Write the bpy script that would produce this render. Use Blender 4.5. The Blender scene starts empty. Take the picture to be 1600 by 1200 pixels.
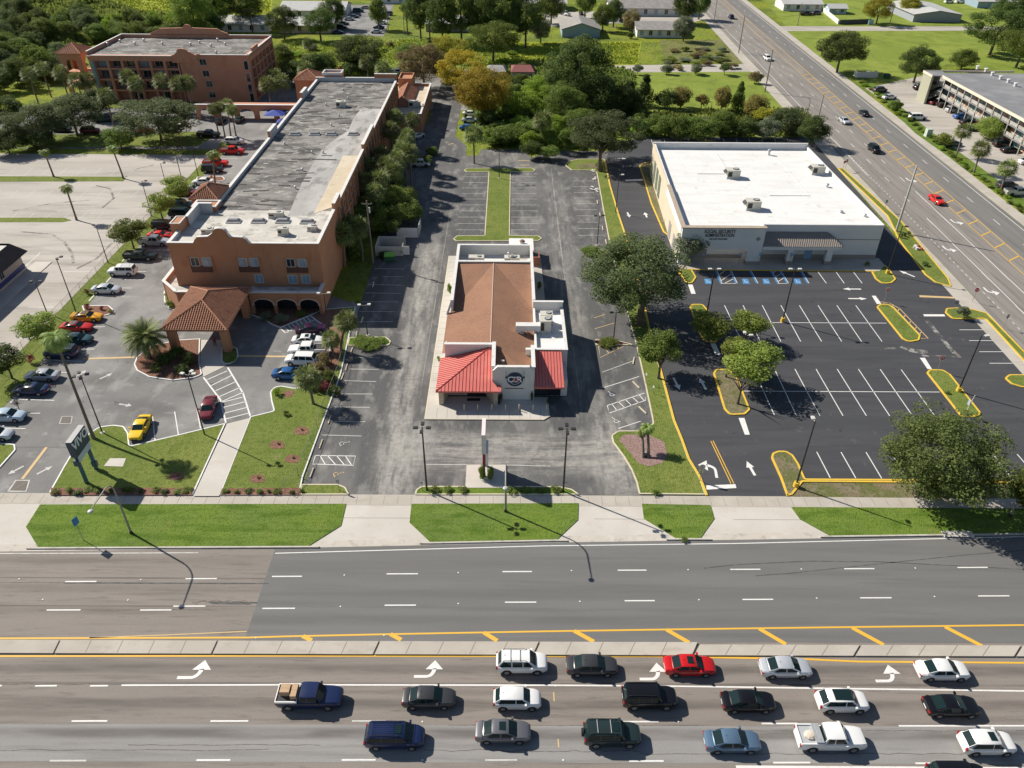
import bpy, math, random
from math import sin, cos, pi, radians as R, sqrt
from mathutils import Vector, Matrix
from mathutils.geometry import tessellate_polygon
random.seed(7)
SC = bpy.context.scene
EXPOSURE = 0.46
COL = SC.collection
# ------------------------------------------------------------------ camera geometry
PITCH, ROLL, YAW, FPX, HCAM = R(35.242), R(0.554), R(0.421), 1195.87, 63.107
_F = Vector((sin(YAW)*cos(PITCH), cos(YAW)*cos(PITCH), -sin(PITCH)))
_r0 = Vector((cos(YAW), -sin(YAW), 0)); _u0 = _r0.cross(_F)
_RT = _r0*cos(ROLL) + _u0*sin(ROLL); _UP = _u0*cos(ROLL) - _r0*sin(ROLL)

def G(px, py, z=0.0):
    """world point at height z on the sight line of photo pixel (px, py)"""
    d = _F + _RT*((px-800)/FPX) - _UP*((py-600)/FPX)
    t = (z-HCAM)/d.z
    return Vector((d.x*t, d.y*t, z))
def GP(pts, z=0.0): return [G(a, b, z) for a, b in pts]
def scale_at(p):
    d = (Vector(p)-Vector((0, 0, HCAM))).dot(_F)
    return d/FPX            # metres per photo pixel
def vert_h(b, t):
    B = G(*b); d = _F + _RT*((t[0]-800)/FPX) - _UP*((t[1]-600)/FPX)
    k = math.hypot(B.x, B.y)/math.hypot(d.x, d.y)
    return HCAM + d.z*k

# ------------------------------------------------------------------ materials
MATS = {}
class NT:
    def __init__(s, name):
        s.m = bpy.data.materials.new(name); s.m.use_nodes = True
        s.t = s.m.node_tree; s.n = s.t.nodes; s.l = s.t.links
        s.b = s.n['Principled BSDF']; s.pos = None
    def node(s, typ, **k):
        n = s.n.new(typ)
        for a, v in k.items(): setattr(n, a, v)
        return n
    def coords(s, kind):
        if kind == 'pos':
            return s.node('ShaderNodeNewGeometry').outputs['Position']
        return s.node('ShaderNodeTexCoord').outputs['Object']
    def noise(s, co, scale, detail=4, rough=.55, off=0.0):
        mp = s.node('ShaderNodeMapping')
        sc3 = scale if isinstance(scale, tuple) else (scale,)*3
        mp.inputs['Scale'].default_value = sc3
        mp.inputs['Location'].default_value = (off*1.7+3.1, off*2.3-1.7, off)
        s.l.new(co, mp.inputs['Vector'])
        n = s.node('ShaderNodeTexNoise'); n.inputs['Scale'].default_value = 1.0
        n.inputs['Detail'].default_value = detail; n.inputs['Roughness'].default_value = rough
        s.l.new(mp.outputs[0], n.inputs['Vector'])
        return n.outputs['Fac']
    def ramp(s, fac, lo, hi, a=0.0, b=1.0):
        m = s.node('ShaderNodeMapRange'); m.clamp = True
        m.interpolation_type = 'SMOOTHSTEP'
        for k, v in ((1, lo), (2, hi), (3, a), (4, b)): m.inputs[k].default_value = v
        s.l.new(fac, m.inputs[0]); return m.outputs[0]
    def mix(s, fac, a, b):
        m = s.node('ShaderNodeMix', data_type='RGBA')
        if isinstance(fac, (int, float)): m.inputs[0].default_value = fac
        else: s.l.new(fac, m.inputs[0])
        for i, c in ((6, a), (7, b)):
            if isinstance(c, tuple): m.inputs[i].default_value = (*c, 1) if len(c) == 3 else c
            else: s.l.new(c, m.inputs[i])
        return m.outputs[2]
    def math(s, op, a, b=0.0):
        m = s.node('ShaderNodeMath', operation=op)
        for i, c in ((0, a), (1, b)):
            if isinstance(c, (int, float)): m.inputs[i].default_value = c
            else: s.l.new(c, m.inputs[i])
        return m.outputs[0]

def mat(name, base, rough=.8, layers=(), coords='pos', metallic=0.0, bump=None, spec=.5, coat=0.0, extra=None):
    """layers: (colour, scale, lo, hi, strength[, detail]) noise-masked patches of another colour"""
    if name in MATS: return MATS[name]
    t = NT(name); b = t.b
    b.inputs['Roughness'].default_value = rough; b.inputs['Metallic'].default_value = metallic
    b.inputs['Specular IOR Level'].default_value = spec
    if coat: b.inputs['Coat Weight'].default_value = coat; b.inputs['Coat Roughness'].default_value = .06
    c = base
    if layers or bump or extra:
        co = t.coords(coords)
        for i, L in enumerate(layers):
            col, sc, lo, hi, st = L[:5]; det = L[5] if len(L) > 5 else 5
            f = t.ramp(t.noise(co, sc, det, off=i*5.3), lo, hi, 0, st)
            c = t.mix(f, c, col)
        if extra: c = extra(t, co, c)
        if bump:
            bp = t.node('ShaderNodeBump'); bp.inputs['Strength'].default_value = bump[1]
            bp.inputs['Distance'].default_value = bump[2] if len(bump) > 2 else .05
            t.l.new(t.noise(co, bump[0], 4, off=77), bp.inputs['Height'])
            t.l.new(bp.outputs[0], b.inputs['Normal'])
    if isinstance(c, tuple): b.inputs['Base Color'].default_value = (*c, 1)
    else: t.l.new(c, b.inputs['Base Color'])
    MATS[name] = t.m
    return t.m

# ------------------------------------------------------------------ mesh builder
class MB:
    def __init__(s): s.v = []; s.f = []; s.mi = []; s.k = 0
    def mat(s, k): s.k = k; return s
    def add(s, vs, fs):
        o = len(s.v); s.v += [tuple(p) for p in vs]
        for f in fs: s.f.append(tuple(o+i for i in f)); s.mi.append(s.k)
        return s
    def box(s, x0, x1, y0, y1, z0, z1):
        return s.add([(x0,y0,z0),(x1,y0,z0),(x1,y1,z0),(x0,y1,z0),(x0,y0,z1),(x1,y0,z1),(x1,y1,z1),(x0,y1,z1)],
                     [(0,3,2,1),(4,5,6,7),(0,1,5,4),(1,2,6,5),(2,3,7,6),(3,0,4,7)])
    def obox(s, c, ax, hx, hy, z0, z1):
        """box about c=(x,y) with its x axis along angle ax"""
        ca, sa = cos(ax), sin(ax); P = []
        for z in (z0, z1):
            for a, b in ((-hx,-hy),(hx,-hy),(hx,hy),(-hx,hy)):
                P.append((c[0]+a*ca-b*sa, c[1]+a*sa+b*ca, z))
        return s.add(P, [(0,3,2,1),(4,5,6,7),(0,1,5,4),(1,2,6,5),(2,3,7,6),(3,0,4,7)])
    def poly(s, pts, z=None):
        P = [(p[0], p[1], p[2] if z is None else z) for p in pts]
        if z is not None and area2(P) < 0: P.reverse()
        return s.add(P, caps_of(P))
    def prism(s, pts, z0, z1, bottom=False):
        P = [(p[0], p[1]) for p in pts]
        if area2(P) < 0: P.reverse()
        n = len(P)
        fs = [tuple(n+i for i in f) for f in caps_of([(x, y, 0) for x, y in P])] + [(i, (i+1) % n, n+(i+1) % n, n+i) for i in range(n)]
        if bottom: fs.append(tuple(reversed(range(n))))
        return s.add([(x, y, z0) for x, y in P]+[(x, y, z1) for x, y in P], fs)
    def extrude(s, pts3, d):
        """closed prism from a planar loop of 3-d points swept by vector d"""
        n = len(pts3); d = Vector(d); A = [Vector(p) for p in pts3]; Bv = [p+d for p in A]
        return s.add([tuple(p) for p in A+Bv], [tuple(reversed(range(n))), tuple(range(n, 2*n))] + [(i, (i+1) % n, n+(i+1) % n, n+i) for i in range(n)])
    def cyl(s, p0, p1, r0, r1=None, n=8, caps=True):
        r1 = r0 if r1 is None else r1
        a, b = Vector(p0), Vector(p1); d = (b-a).normalized()
        u = d.orthogonal().normalized(); w = d.cross(u)
        P = []
        for c, r in ((a, r0), (b, r1)):
            for i in range(n):
                t = 2*pi*i/n; P.append(tuple(c+u*(r*cos(t))+w*(r*sin(t))))
        fs = [(i, (i+1) % n, n+(i+1) % n, n+i) for i in range(n)]
        if caps: fs += [tuple(reversed(range(n))), tuple(range(n, 2*n))]
        return s.add(P, fs)
    def tube(s, path, rs, n=8):
        if not isinstance(rs, (list, tuple)): rs = [rs]*len(path)
        P = []; L = [Vector(p) for p in path]
        d0 = (L[1]-L[0]).normalized(); u = d0.orthogonal().normalized()
        for i, c in enumerate(L):
            d = (L[min(i+1, len(L)-1)]-L[max(i-1, 0)]).normalized()
            u = (u - d*u.dot(d)).normalized(); w = d.cross(u)
            for k in range(n):
                t = 2*pi*k/n; P.append(tuple(c+u*(rs[i]*cos(t))+w*(rs[i]*sin(t))))
        fs = []
        for i in range(len(L)-1):
            for k in range(n):
                fs.append((i*n+k, i*n+(k+1) % n, (i+1)*n+(k+1) % n, (i+1)*n+k))
        fs += [tuple(reversed(range(n))), tuple(range((len(L)-1)*n, len(L)*n))]
        return s.add(P, fs)
    def ball(s, c, rx, ry=None, rz=None, n=8, m=6):
        ry = ry or rx; rz = rz or rx; P = [(c[0], c[1], c[2]-rz)]
        for j in range(1, m):
            a = -pi/2+pi*j/m
            for i in range(n):
                t = 2*pi*i/n; P.append((c[0]+rx*cos(a)*cos(t), c[1]+ry*cos(a)*sin(t), c[2]+rz*sin(a)))
        P.append((c[0], c[1], c[2]+rz)); fs = []
        for i in range(n): fs.append((0, 1+(i+1) % n, 1+i))
        for j in range(m-2):
            for i in range(n):
                a = 1+j*n; fs.append((a+i, a+(i+1) % n, a+n+(i+1) % n, a+n+i))
        a = 1+(m-2)*n
        for i in range(n): fs.append((a+i, a+(i+1) % n, len(P)-1))
        return s.add(P, fs)
    def strip(s, path, w, z):
        """flat ribbon of width w along a 2-d path"""
        L = [Vector((p[0], p[1])) for p in path]; P = []
        for i, c in enumerate(L):
            d = (L[min(i+1, len(L)-1)]-L[max(i-1, 0)]).normalized(); nrm = Vector((-d.y, d.x))
            P.append((*(c+nrm*w/2), z)); P.append((*(c-nrm*w/2), z))
        return s.add(P, [(2*i+1, 2*i+3, 2*i+2, 2*i) for i in range(len(L)-1)])
    def wall(s, path, w, z0, z1):
        """upright band of thickness w along an open 2-d path"""
        L = [Vector((p[0], p[1])) for p in path]; A = []; Bq = []
        for i, c in enumerate(L):
            d = (L[min(i+1, len(L)-1)]-L[max(i-1, 0)]).normalized(); nrm = Vector((-d.y, d.x))
            A.append(c+nrm*w/2); Bq.append(c-nrm*w/2)
        return s.prism(A+Bq[::-1], z0, z1, True)
    def build(s, name, mats, parent=None, smooth=None, loc=None):
        if not s.v: return None
        me = bpy.data.meshes.new(name); me.from_pydata(s.v, [], s.f)
        mats = mats if isinstance(mats, (list, tuple)) else [mats]
        for m in mats: me.materials.append(m)
        if len(mats) > 1: me.polygons.foreach_set('material_index', s.mi)
        if smooth is not None:
            me.polygons.foreach_set('use_smooth', [True]*len(s.f))
            if smooth < 180: me.set_sharp_from_angle(angle=R(smooth))
        me.update()
        return link(name, me, parent, loc)
def link(name, me, parent=None, loc=None):
    o = bpy.data.objects.new(name, me); COL.objects.link(o)
    if parent is not None: o.parent = parent
    if loc is not None: o.location = loc
    return o
def caps_of(P):
    n = len(P)
    if n < 5: return [tuple(range(n))]
    out = []
    for f in tessellate_polygon([[Vector(p) for p in P]]):
        a, b, c = (P[i] for i in f)
        out.append(tuple(f) if (b[0]-a[0])*(c[1]-a[1])-(b[1]-a[1])*(c[0]-a[0]) >= 0 else tuple(reversed(f)))
    return out
def area2(P): return sum(P[i-1][0]*P[i][1]-P[i][0]*P[i-1][1] for i in range(len(P)))

def tag(o, label=None, cat=None, group=None, kind=None):
    if label: o['label'] = label
    if cat: o['category'] = cat
    if group: o['group'] = group
    if kind: o['kind'] = kind
    return o
def thing(name, label, cat, loc=(0, 0, 0), rz=0.0, group=None):
    o = bpy.data.objects.new(name, None); COL.objects.link(o)
    o.location = loc; o.rotation_euler = (0, 0, rz); o.empty_display_size = .3
    return tag(o, label, cat, group)
def struct(o, kind='structure'): o['kind'] = kind; return o
def dup(root, loc, rz, label=None, group=None, scale=None):
    r = root.copy(); COL.objects.link(r); r.location = loc; r.rotation_euler = (0, 0, rz)
    if scale is not None: r.scale = scale if isinstance(scale, tuple) else (scale,)*3
    if label: r['label'] = label
    if group: r['group'] = group
    for ch in list(root.children):
        c = ch.copy(); COL.objects.link(c); c.parent = r
        for g in ch.children:
            d = g.copy(); COL.objects.link(d); d.parent = c
    return r
ORD = ['first','second','third','fourth','fifth','sixth','seventh','eighth','ninth','tenth','eleventh','twelfth','thirteenth','fourteenth','fifteenth','sixteenth','seventeenth','eighteenth','nineteenth','twentieth','twenty-first','twenty-second','twenty-third','twenty-fourth','twenty-fifth','twenty-sixth','twenty-seventh','twenty-eighth','twenty-ninth','thirtieth','thirty-first','thirty-second','thirty-third','thirty-fourth','thirty-fifth','thirty-sixth']

def fillet(pts, rad, n=5):
    """round the corners of a closed 2-d loop; rad a number or one per corner"""
    P = [Vector((p[0], p[1])) for p in pts]; out = []; N = len(P)
    for i in range(N):
        r = (rad[i] if i < len(rad) else .1) if isinstance(rad, (list, tuple)) else rad
        a, b, c = P[i-1], P[i], P[(i+1) % N]
        if r <= 0: out.append(b); continue
        d1 = (a-b); d2 = (c-b); l1, l2 = d1.length, d2.length
        d1 /= l1; d2 /= l2; ang = d1.angle(d2)
        if ang > 3.0: out.append(b); continue
        t = min(r/math.tan(ang/2), l1*.48, l2*.48)
        s0, s1 = b+d1*t, b+d2*t
        for k in range(n+1):
            u = k/n; out.append((1-u)**2*s0 + 2*u*(1-u)*b + u*u*s1)
    return out
def inset(P, w):
    P = [Vector((p[0], p[1])) for p in P]
    if area2(P) < 0: P.reverse()
    out = []; N = len(P)
    for i in range(N):
        e1 = (P[i]-P[i-1]).normalized(); e2 = (P[(i+1) % N]-P[i]).normalized()
        n1 = Vector((-e1.y, e1.x)); n2 = Vector((-e2.y, e2.x)); m = n1+n2
        m = m.normalized() if m.length > 1e-4 else n1
        out.append(P[i]+m*(w/max(.45, m.dot(n1))))
    return P, out
def kerb_ring(mb, pts, w=.2, z0=0.0, z1=.15):
    O, I = inset(pts, w); n = len(O)
    vs = [(p.x,p.y,z0) for p in O]+[(p.x,p.y,z1) for p in O]+[(p.x,p.y,z1) for p in I]+[(p.x,p.y,z0) for p in I]
    fs = []
    for i in range(n):
        j = (i+1) % n
        fs += [(i,j,n+j,n+i),(n+i,n+j,2*n+j,2*n+i),(2*n+i,2*n+j,3*n+j,3*n+i)]
    mb.add(vs, fs); return I

# text as mesh lying in a plane: origin o, right vector ux, up vector uy (both unit), glyph height h
def text_mesh(txt, h, bold=0.0, extrude=.02, align='CENTER', shear=0.0, spacing=1.0):
    cu = bpy.data.curves.new('lettering', 'FONT'); cu.body = txt; cu.size = h/.72
    cu.align_x = align; cu.align_y = 'CENTER'; cu.extrude = extrude; cu.offset = bold; cu.shear = shear
    cu.space_character = spacing; cu.resolution_u = 3
    o = bpy.data.objects.new('lettering', cu); COL.objects.link(o)
    dg = bpy.context.evaluated_depsgraph_get(); me = bpy.data.meshes.new_from_object(o.evaluated_get(dg))
    bpy.data.objects.remove(o); bpy.data.curves.remove(cu)
    return me
def lettering(name, txt, h, o, ux, uy, m, parent=None, **k):
    me = text_mesh(txt, h, **k); me.name = name; me.materials.clear(); me.materials.append(m)
    ux = Vector(ux).normalized(); uy = Vector(uy).normalized(); n = ux.cross(uy)
    me.transform(Matrix(((ux.x, uy.x, n.x, o[0]), (ux.y, uy.y, n.y, o[1]), (ux.z, uy.z, n.z, o[2]), (0, 0, 0, 1))))
    return link(name, me, parent)
# ================================================================== GROUND
GRASS = mat('lawn_grass', (.15, .195, .045), .95, [((.2,.235,.07), (.12,1.6,1), .5, .66, .6), ((.27,.245,.12), (.45,.4,1), .6, .76, .65), ((.21,.235,.06), .09, .35, .65, .8), ((.11,.155,.032), .35, .45, .7, .7), ((.21,.22,.065), .55, .56, .75, .55), ((.07,.11,.018), (2.2,2.2,2.2), .45, .7, .6), ((.2,.25,.05), (5,5,5), .5, .72, .5)], bump=(6., .9, .15), spec=.1)
VERGE = mat('verge_grass', (.128, .188, .042), .95, [((.165,.235,.05), (.1,2.2,1), .46, .64, .7), ((.25,.235,.11), (.35,.5,1), .62, .78, .6), ((.155,.225,.035), .2, .35, .65, .8), ((.06,.12,.012), (.25,.8,1), .45, .68, .7), ((.19,.21,.06), .4, .6, .75, .5), ((.05,.1,.01), (3,3,3), .45, .7, .55), ((.16,.24,.04), (7,7,7), .52, .72, .5)], bump=(7., .9, .12), spec=.1)
LAWN2 = mat('bright_lawn_grass', (.2, .26, .045), .95, [((.26,.31,.06), .05, .38, .62, .85), ((.14,.19,.035), .2, .46, .68, .7), ((.27,.27,.09), .4, .58, .75, .5), ((.11,.16,.03), 1.2, .5, .72, .6)], bump=(4., .9, .2), spec=.1)
MEADOW = mat('meadow_grass', (.19, .24, .035), .95, [((.24,.27,.03), .035, .38, .6, .9), ((.1,.15,.03), .09, .45, .62, .75), ((.2,.2,.06), .2, .5, .68, .6), ((.07,.11,.02), .7, .5, .7, .7)], bump=(1.2, 1., .5), spec=.1)
WEEDS = mat('weed_field', (.19, .2, .065), .95, [((.23,.22,.1), .1, .4, .62, .8), ((.11,.14,.03), .3, .48, .66, .8), ((.07,.1,.02), .9, .5, .7, .7)], bump=(1.5, 1., .6), spec=.1)
YFIELD = mat('yellow_field', (.33, .36, .035), .95, [((.23,.28,.02), .12, .4, .62, .8), ((.12,.17,.02), .4, .52, .7, .8)], bump=(1.5, 1., .4), spec=.1)
DIRT = mat('dry_soil', (.2, .165, .11), .95, [((.13,.14,.05), .35, .42, .6, .9), ((.26,.22,.16), .9, .5, .7, .6), ((.08,.11,.03), 2.2, .5, .66, .8)], bump=(5., .8, .1), spec=.1)
MULCH = mat('red_mulch', (.22, .115, .08), .95, [((.32,.19,.14), 3., .45, .68, .8), ((.1,.06,.045), 5., .5, .68, .7), ((.3,.2,.15), 8., .6, .75, .6)], bump=(8., 1., .1), spec=.1)
PMULCH = mat('pink_mulch', (.3, .2, .18), .95, [((.38,.28,.26), 3., .45, .68, .8), ((.16,.09,.075), 5., .48, .68, .8)], bump=(8., 1., .1), spec=.1)

def lane_wear(cols):
    def fn(t, co, c):
        sx = t.node('ShaderNodeSeparateXYZ'); t.l.new(co, sx.inputs[0])
        for (y0, half, col, st) in cols:           # dark oil bands along lanes
            d = t.math('ABSOLUTE', t.math('SUBTRACT', sx.outputs[1], y0))
            f = t.ramp(d, half*.2, half, st, 0)
            nf = t.ramp(t.noise(co, (.12, .7, 1), 5, off=y0), .3, .65, .35, 1)
            c = t.mix(t.math('MULTIPLY', f, nf), c, col)
        return c
    return fn
OLDROAD = mat('worn_asphalt', (.225, .2, .178), .9, [((.25,.22,.195), (.05,.5,1), .4, .65, .7), ((.15,.13,.115), (.08,1.4,1), .48, .7, .7), ((.12,.105,.095), (.4,3.5,1), .56, .74, .6), ((.3,.27,.245), (9,9,9), .55, .72, .45), ((.12,.11,.1), (14,14,14), .55, .7, .5)],
    bump=(20., .3, .02), extra=lane_wear([(43.05,.8,(.1,.09,.08),.75),(39.5,.75,(.1,.09,.08),.7),(49.6,.9,(.13,.115,.1),.5),(52.4,.8,(.13,.115,.1),.45),(56.2,.8,(.13,.115,.1),.4),(53.75,.16,(.09,.08,.07),.8),(50.15,.12,(.09,.08,.07),.8),(41.5,.2,(.09,.08,.075),.6)]))
NEWROAD = mat('new_asphalt', (.148, .146, .143), .88, [((.172,.17,.166), (.04,.45,1), .4, .65, .7), ((.125,.123,.12), (.06,1.1,1), .48, .7, .7), ((.19,.185,.18), (11,11,11), .57, .72, .45), ((.085,.083,.08), (15,15,15), .55, .7, .45)],
    bump=(20., .3, .02), extra=lane_wear([(48.6,.9,(.115,.113,.11),.6),(51.8,.9,(.125,.122,.12),.5),(55.6,.9,(.125,.122,.12),.5)]))
GREYLANE = mat('grey_asphalt', (.255, .248, .24), .9, [((.3,.293,.283), (.05,.5,1), .4, .65, .7), ((.19,.183,.175), (.1,1.6,1), .48, .7, .7), ((.36,.35,.34), (9,9,9), .55, .72, .45), ((.14,.135,.13), (14,14,14), .56, .7, .5)], bump=(20., .3, .02),
    extra=lane_wear([(36.7,.75,(.115,.105,.1),.85)]))
def lot_tracks(t, co, c):
    # pale worn driving lanes: along x = -13 beside the restaurant, across y = 72 in front, along x = 13
    sx = t.node('ShaderNodeSeparateXYZ'); t.l.new(co, sx.inputs[0])
    N = [t.noise(co, (.9, .13, 1), 8, .68, off=11), t.noise(co, (.11, .75, 1), 8, .68, off=19)]; fine = t.ramp(t.noise(co, (1.3, 1.6, 1), 6, .7, off=23), .35, .62, .45, 1)
    def band(axis, c0, half, lo, hi, st):
        other = 1-axis
        d = t.math('ABSOLUTE', t.math('SUBTRACT', sx.outputs[axis], c0))
        f = t.ramp(d, half*.35, half, st, 0)
        g = t.math('MULTIPLY', t.ramp(sx.outputs[other], lo-5, lo+3, 0, 1), t.ramp(sx.outputs[other], hi-3, hi+5, 1, 0))
        return t.math('MULTIPLY', t.math('MULTIPLY', t.math('MULTIPLY', f, g), t.ramp(N[axis], .36, .6, .12, 1)), fine)
    c = t.mix(band(0, -14.5, 2.6, 66, 135, .85), c, (.36, .345, .315))
    c = t.mix(band(1, 74.3, 5.5, -14, 20, .75), c, (.39, .37, .335))
    c = t.mix(band(0, -12.5, 3.5, 66, 80, .7), c, (.37, .355, .325))
    c = t.mix(band(0, 10.5, 3.2, 85, 170, .55), c, (.3, .29, .27))
    c = t.mix(band(0, 13.5, 3.5, 66, 82, .6), c, (.41, .39, .355))
    c = t.mix(band(0, -12.2, .09, 66, 150, .9), c, (.33, .31, .28))
    c = t.mix(band(0, 10.1, .12, 85, 175, .9), c, (.4, .38, .34))
    return c
LOT = mat('faded_lot_asphalt', (.085, .085, .086), .9, [((.17,.166,.16), (.1,.035,1), .45, .66, .8), ((.27,.26,.24), (.22,.1,1), .56, .74, .75), ((.085,.084,.084), (.12,.05,1), .52, .68, .8), ((.24,.232,.217), (.55,.22,1), .52, .68, .7), ((.06,.06,.06), (.3,.16,1), .54, .68, .7), ((.2,.195,.185), (1.6,.5,1), .55, .75, .5), ((.08,.08,.08), (1.3,1.1,1), .56, .74, .55), ((.045,.044,.043), (.8,.8,1), .66, .74, .75), ((.3,.29,.28), (10,10,10), .56, .72, .4)], bump=(20., .3, .02),
    extra=lambda t, co, c: lot_tracks(t, co, c))
HLOT = mat('hotel_lot_asphalt', (.18, .177, .173), .9, [((.1,.098,.096), (.05,.09,1), .5, .64, .75), ((.3,.293,.283), (.3,.12,1), .54, .68, .7), ((.27,.265,.258), (.08,.1,1), .4, .62, .8), ((.13,.128,.126), (.2,.12,1), .48, .68, .7), ((.34,.33,.32), (.35,.6,1), .58, .75, .6), ((.11,.11,.11), (1.1,1.6,1), .58, .76, .5), ((.06,.059,.058), (.7,.7,1), .66, .74, .75), ((.36,.35,.34), (10,10,10), .56, .72, .4)], bump=(20., .3, .02))
SLOT = mat('fresh_sealed_asphalt', (.05, .052, .059), .82, [((.064,.066,.073), (.06,.4,1), .4, .65, .8), ((.04,.041,.047), (.12,.9,1), .48, .7, .7), ((.2,.195,.185), (.35,.5,1), .66, .84, .5), ((.075,.075,.078), (12,12,12), .57, .72, .5), ((.12,.12,.118), (1.1,.5,1), .62, .78, .45), ((.02,.02,.021), (.9,.9,1), .66, .74, .7)], bump=(22., .25, .02))
PLOT = mat('pale_lot_pavement', (.39, .36, .32), .92, [((.47,.44,.395), (.03,.12,1), .4, .62, .8), ((.29,.265,.235), (.05,.35,1), .5, .68, .75), ((.2,.185,.165), (.12,1.,1), .6, .76, .6), ((.5,.47,.43), (.8,.8,1), .56, .74, .5)], bump=(12., .3, .02))
CONC = mat('pale_concrete', (.51, .48, .43), .9, [((.58,.55,.5), .15, .4, .64, .7), ((.47,.43,.37), (.4,.9,1), .52, .72, .6), ((.4,.36,.31), (2.5,2.5,2.5), .58, .76, .45)], bump=(15., .2, .01))
WALK = mat('sidewalk_concrete', (.42, .385, .335), .9, [((.49,.455,.4), .25, .4, .64, .7), ((.36,.32,.27), (.5,1.1,1), .52, .72, .6), ((.3,.26,.22), (3,3,3), .58, .76, .5)], bump=(15., .2, .01))
KERBC = mat('kerb_concrete', (.5, .465, .41), .9, [((.33,.3,.26), 1.2, .5, .7, .7), ((.6,.57,.51), .6, .5, .7, .6)])
WKERB = mat('white_kerb_paint', (.74, .74, .73), .7, [((.5,.49,.47), 1.5, .55, .75, .6)])
YKERB = mat('yellow_kerb_paint', (.7, .46, .045), .7, [((.4,.33,.2), 2.5, .6, .72, .7), ((.52,.38,.1), 1.2, .52, .74, .7), ((.8,.58,.1), 3., .5, .7, .5)])
CREAMK = mat('cream_kerb_paint', (.62, .55, .4), .8, [((.45,.41,.35), 1.2, .5, .72, .7)])
WPAINT = mat('white_marking', (.73, .72, .7), .7, [((.5,.49,.47), (2,6,1), .52, .72, .7), ((.3,.29,.28), (7,7,1), .6, .74, .6)])
FPAINT = mat('faded_white_marking', (.55, .54, .51), .8, [((.33,.32,.31), (1.5,6,1), .48, .68, .8)])
YPAINT = mat('yellow_marking', (.72, .42, .045), .7, [((.6,.38,.1), (2,5,1), .52, .74, .6)])
FYPAINT = mat('faded_yellow_marking', (.6, .42, .2), .8, [((.42,.33,.22), (2,5,1), .5, .7, .7)])
BPAINT = mat('blue_marking', (.06, .23, .48), .7)
SKID = mat('tyre_mark', (.075, .073, .072), .9, [((.13,.13,.125), (1,3,1), .45, .62, .9)])
CRACK = mat('dark_joint', (.16, .14, .12), .95)  # plain dark brown for joints and drains

def sheet(name, pts, z, m, rad=0, px=True, kind='structure'):
    P = GP(pts, z) if px else [Vector((a, b, z)) for a, b in pts]
    if rad: P = fillet(P, rad)
    mb = MB(); mb.poly(P, z); return struct(mb.build(name, m), kind)
def path_px(pts, z=0): return [tuple(p[:2]) for p in GP(pts, z)]

sheet('ground', [(-1500, -120), (1500, -120), (1500, 2600), (-1500, 2600)], 0, MEADOW, px=False)
# ---- front road
Z = .02
sheet('road', [(-420, 10), (420, 10), (420, 60.9), (60, 60.9), (32, 59.9), (5, 59.2), (-10, 58.7), (-25, 58.2), (-55, 57.5), (-420, 57.5)], Z, OLDROAD, px=False)
a = G(427, 866); b_ = G(385, 992)
sheet('new_road_surface', [(a.x, 58.05), (-10, 58.55), (5, 59.05), (32, 59.75), (60, 60.75), (420, 60.75), (420, 46.1), (b_.x, 46.1)], Z+.006, NEWROAD, px=False)
y1, y2 = G(300, 1128).y, G(300, 1187).y
sheet('grey_lane_surface', [(-420, y1), (420, y1-.5), (420, y2-.4), (-420, y2)], Z+.006, GREYLANE, px=False)
# ---- median
mb = MB(); seams = [-410, 93, 340, 593, 843, 1091, 1342, 1592, 1843, 2100]
jm = MB()
for i in range(len(seams)-1):
    t0, t1 = G(seams[i], 1004).x, G(seams[i+1], 1005).x
    s0, s1 = G(seams[i]-9, 1023).x, G(seams[i+1]-9, 1024).x
    yT = 46.0 if t0 < 15 else 45.75; yB = 44.55
    mb.prism([(s0+.1, yB), (s1-.1, yB), (t1-.1, yT), (t0+.1, yT)], .02, .17)
    for k in range(1, 5):
        u = k/5; jm.strip([(s0+(s1-s0)*u, yB+.03), (t0+(t1-t0)*u, yT-.03)], .05, .174)
struct(mb.build('median', [WALK])); struct(jm.build('median_joints', [CRACK]))
# ---- apron, gutter, sidewalk, verge strips
sheet('driveway_apron', [(-420, 58.3), (-55, 58.3), (-25, 58.9), (-10, 59.4), (5, 59.9), (32, 60.6), (60, 61.5), (420, 61.5), (420, 66.25), (-420, 66.25)], .035, CONC, px=False)
sheet('gutter', [(-420, 57.3), (-55, 57.3), (-25, 57.95), (-10, 58.45), (5, 58.95), (32, 59.65), (60, 60.6), (420, 60.6), (420, 61.5), (60, 61.5), (32, 60.6), (5, 59.9), (-10, 59.4), (-25, 58.9), (-55, 58.3), (-420, 58.3)], .034, KERBC, px=False)
mb = MB(); mb.poly([(-420, 64.75), (420, 64.55), (420, 66.3), (20, 66.45), (-420, 66.3)], .047); struct(mb.build('sidewalk', WALK))
jm = MB()
for i in range(-50, 60): jm.strip([(i*1.6, 64.78), (i*1.6, 66.27)], .03, .052)
for x0, x1 in ((-19, -10), (10, 19), (26, 36)): jm.strip([(x0, 62.6), (x1, 62.6)], .04, .042)
struct(jm.build('sidewalk_joints', CRACK))
GR = [[(63,789),(541,788),(533,822),(482,854),(60,856),(41,824)], [(643,788),(904,787),(903,813),(870,844),(673,848),(640,817)],
      [(1003,788),(1110,790),(1116,811),(1094,842),(1057,842),(1006,811)], [(1236,793),(1800,797),(1800,831),(1297,838),(1250,812)]]
mb = MB(); kb = MB()
for P in GR:
    mb.prism(GP(P), .03, .1)
for P in ((60,856),(482,854)), ((673,848),(870,844)), ((1057,842),(1094,842)), ((1297,838),(1800,831)):
    q0, q1 = G(*P[0]), G(*P[1]); kb.wall([(q0.x-1.2, q0.y-.14), (q0.x, q0.y-.14), (q1.x, q1.y-.14), (q1.x+1.2, q1.y-.14)], .2, .03, .17)
struct(mb.build('verge_grass', VERGE)); struct(kb.build('road_kerb', KERBC))
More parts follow.
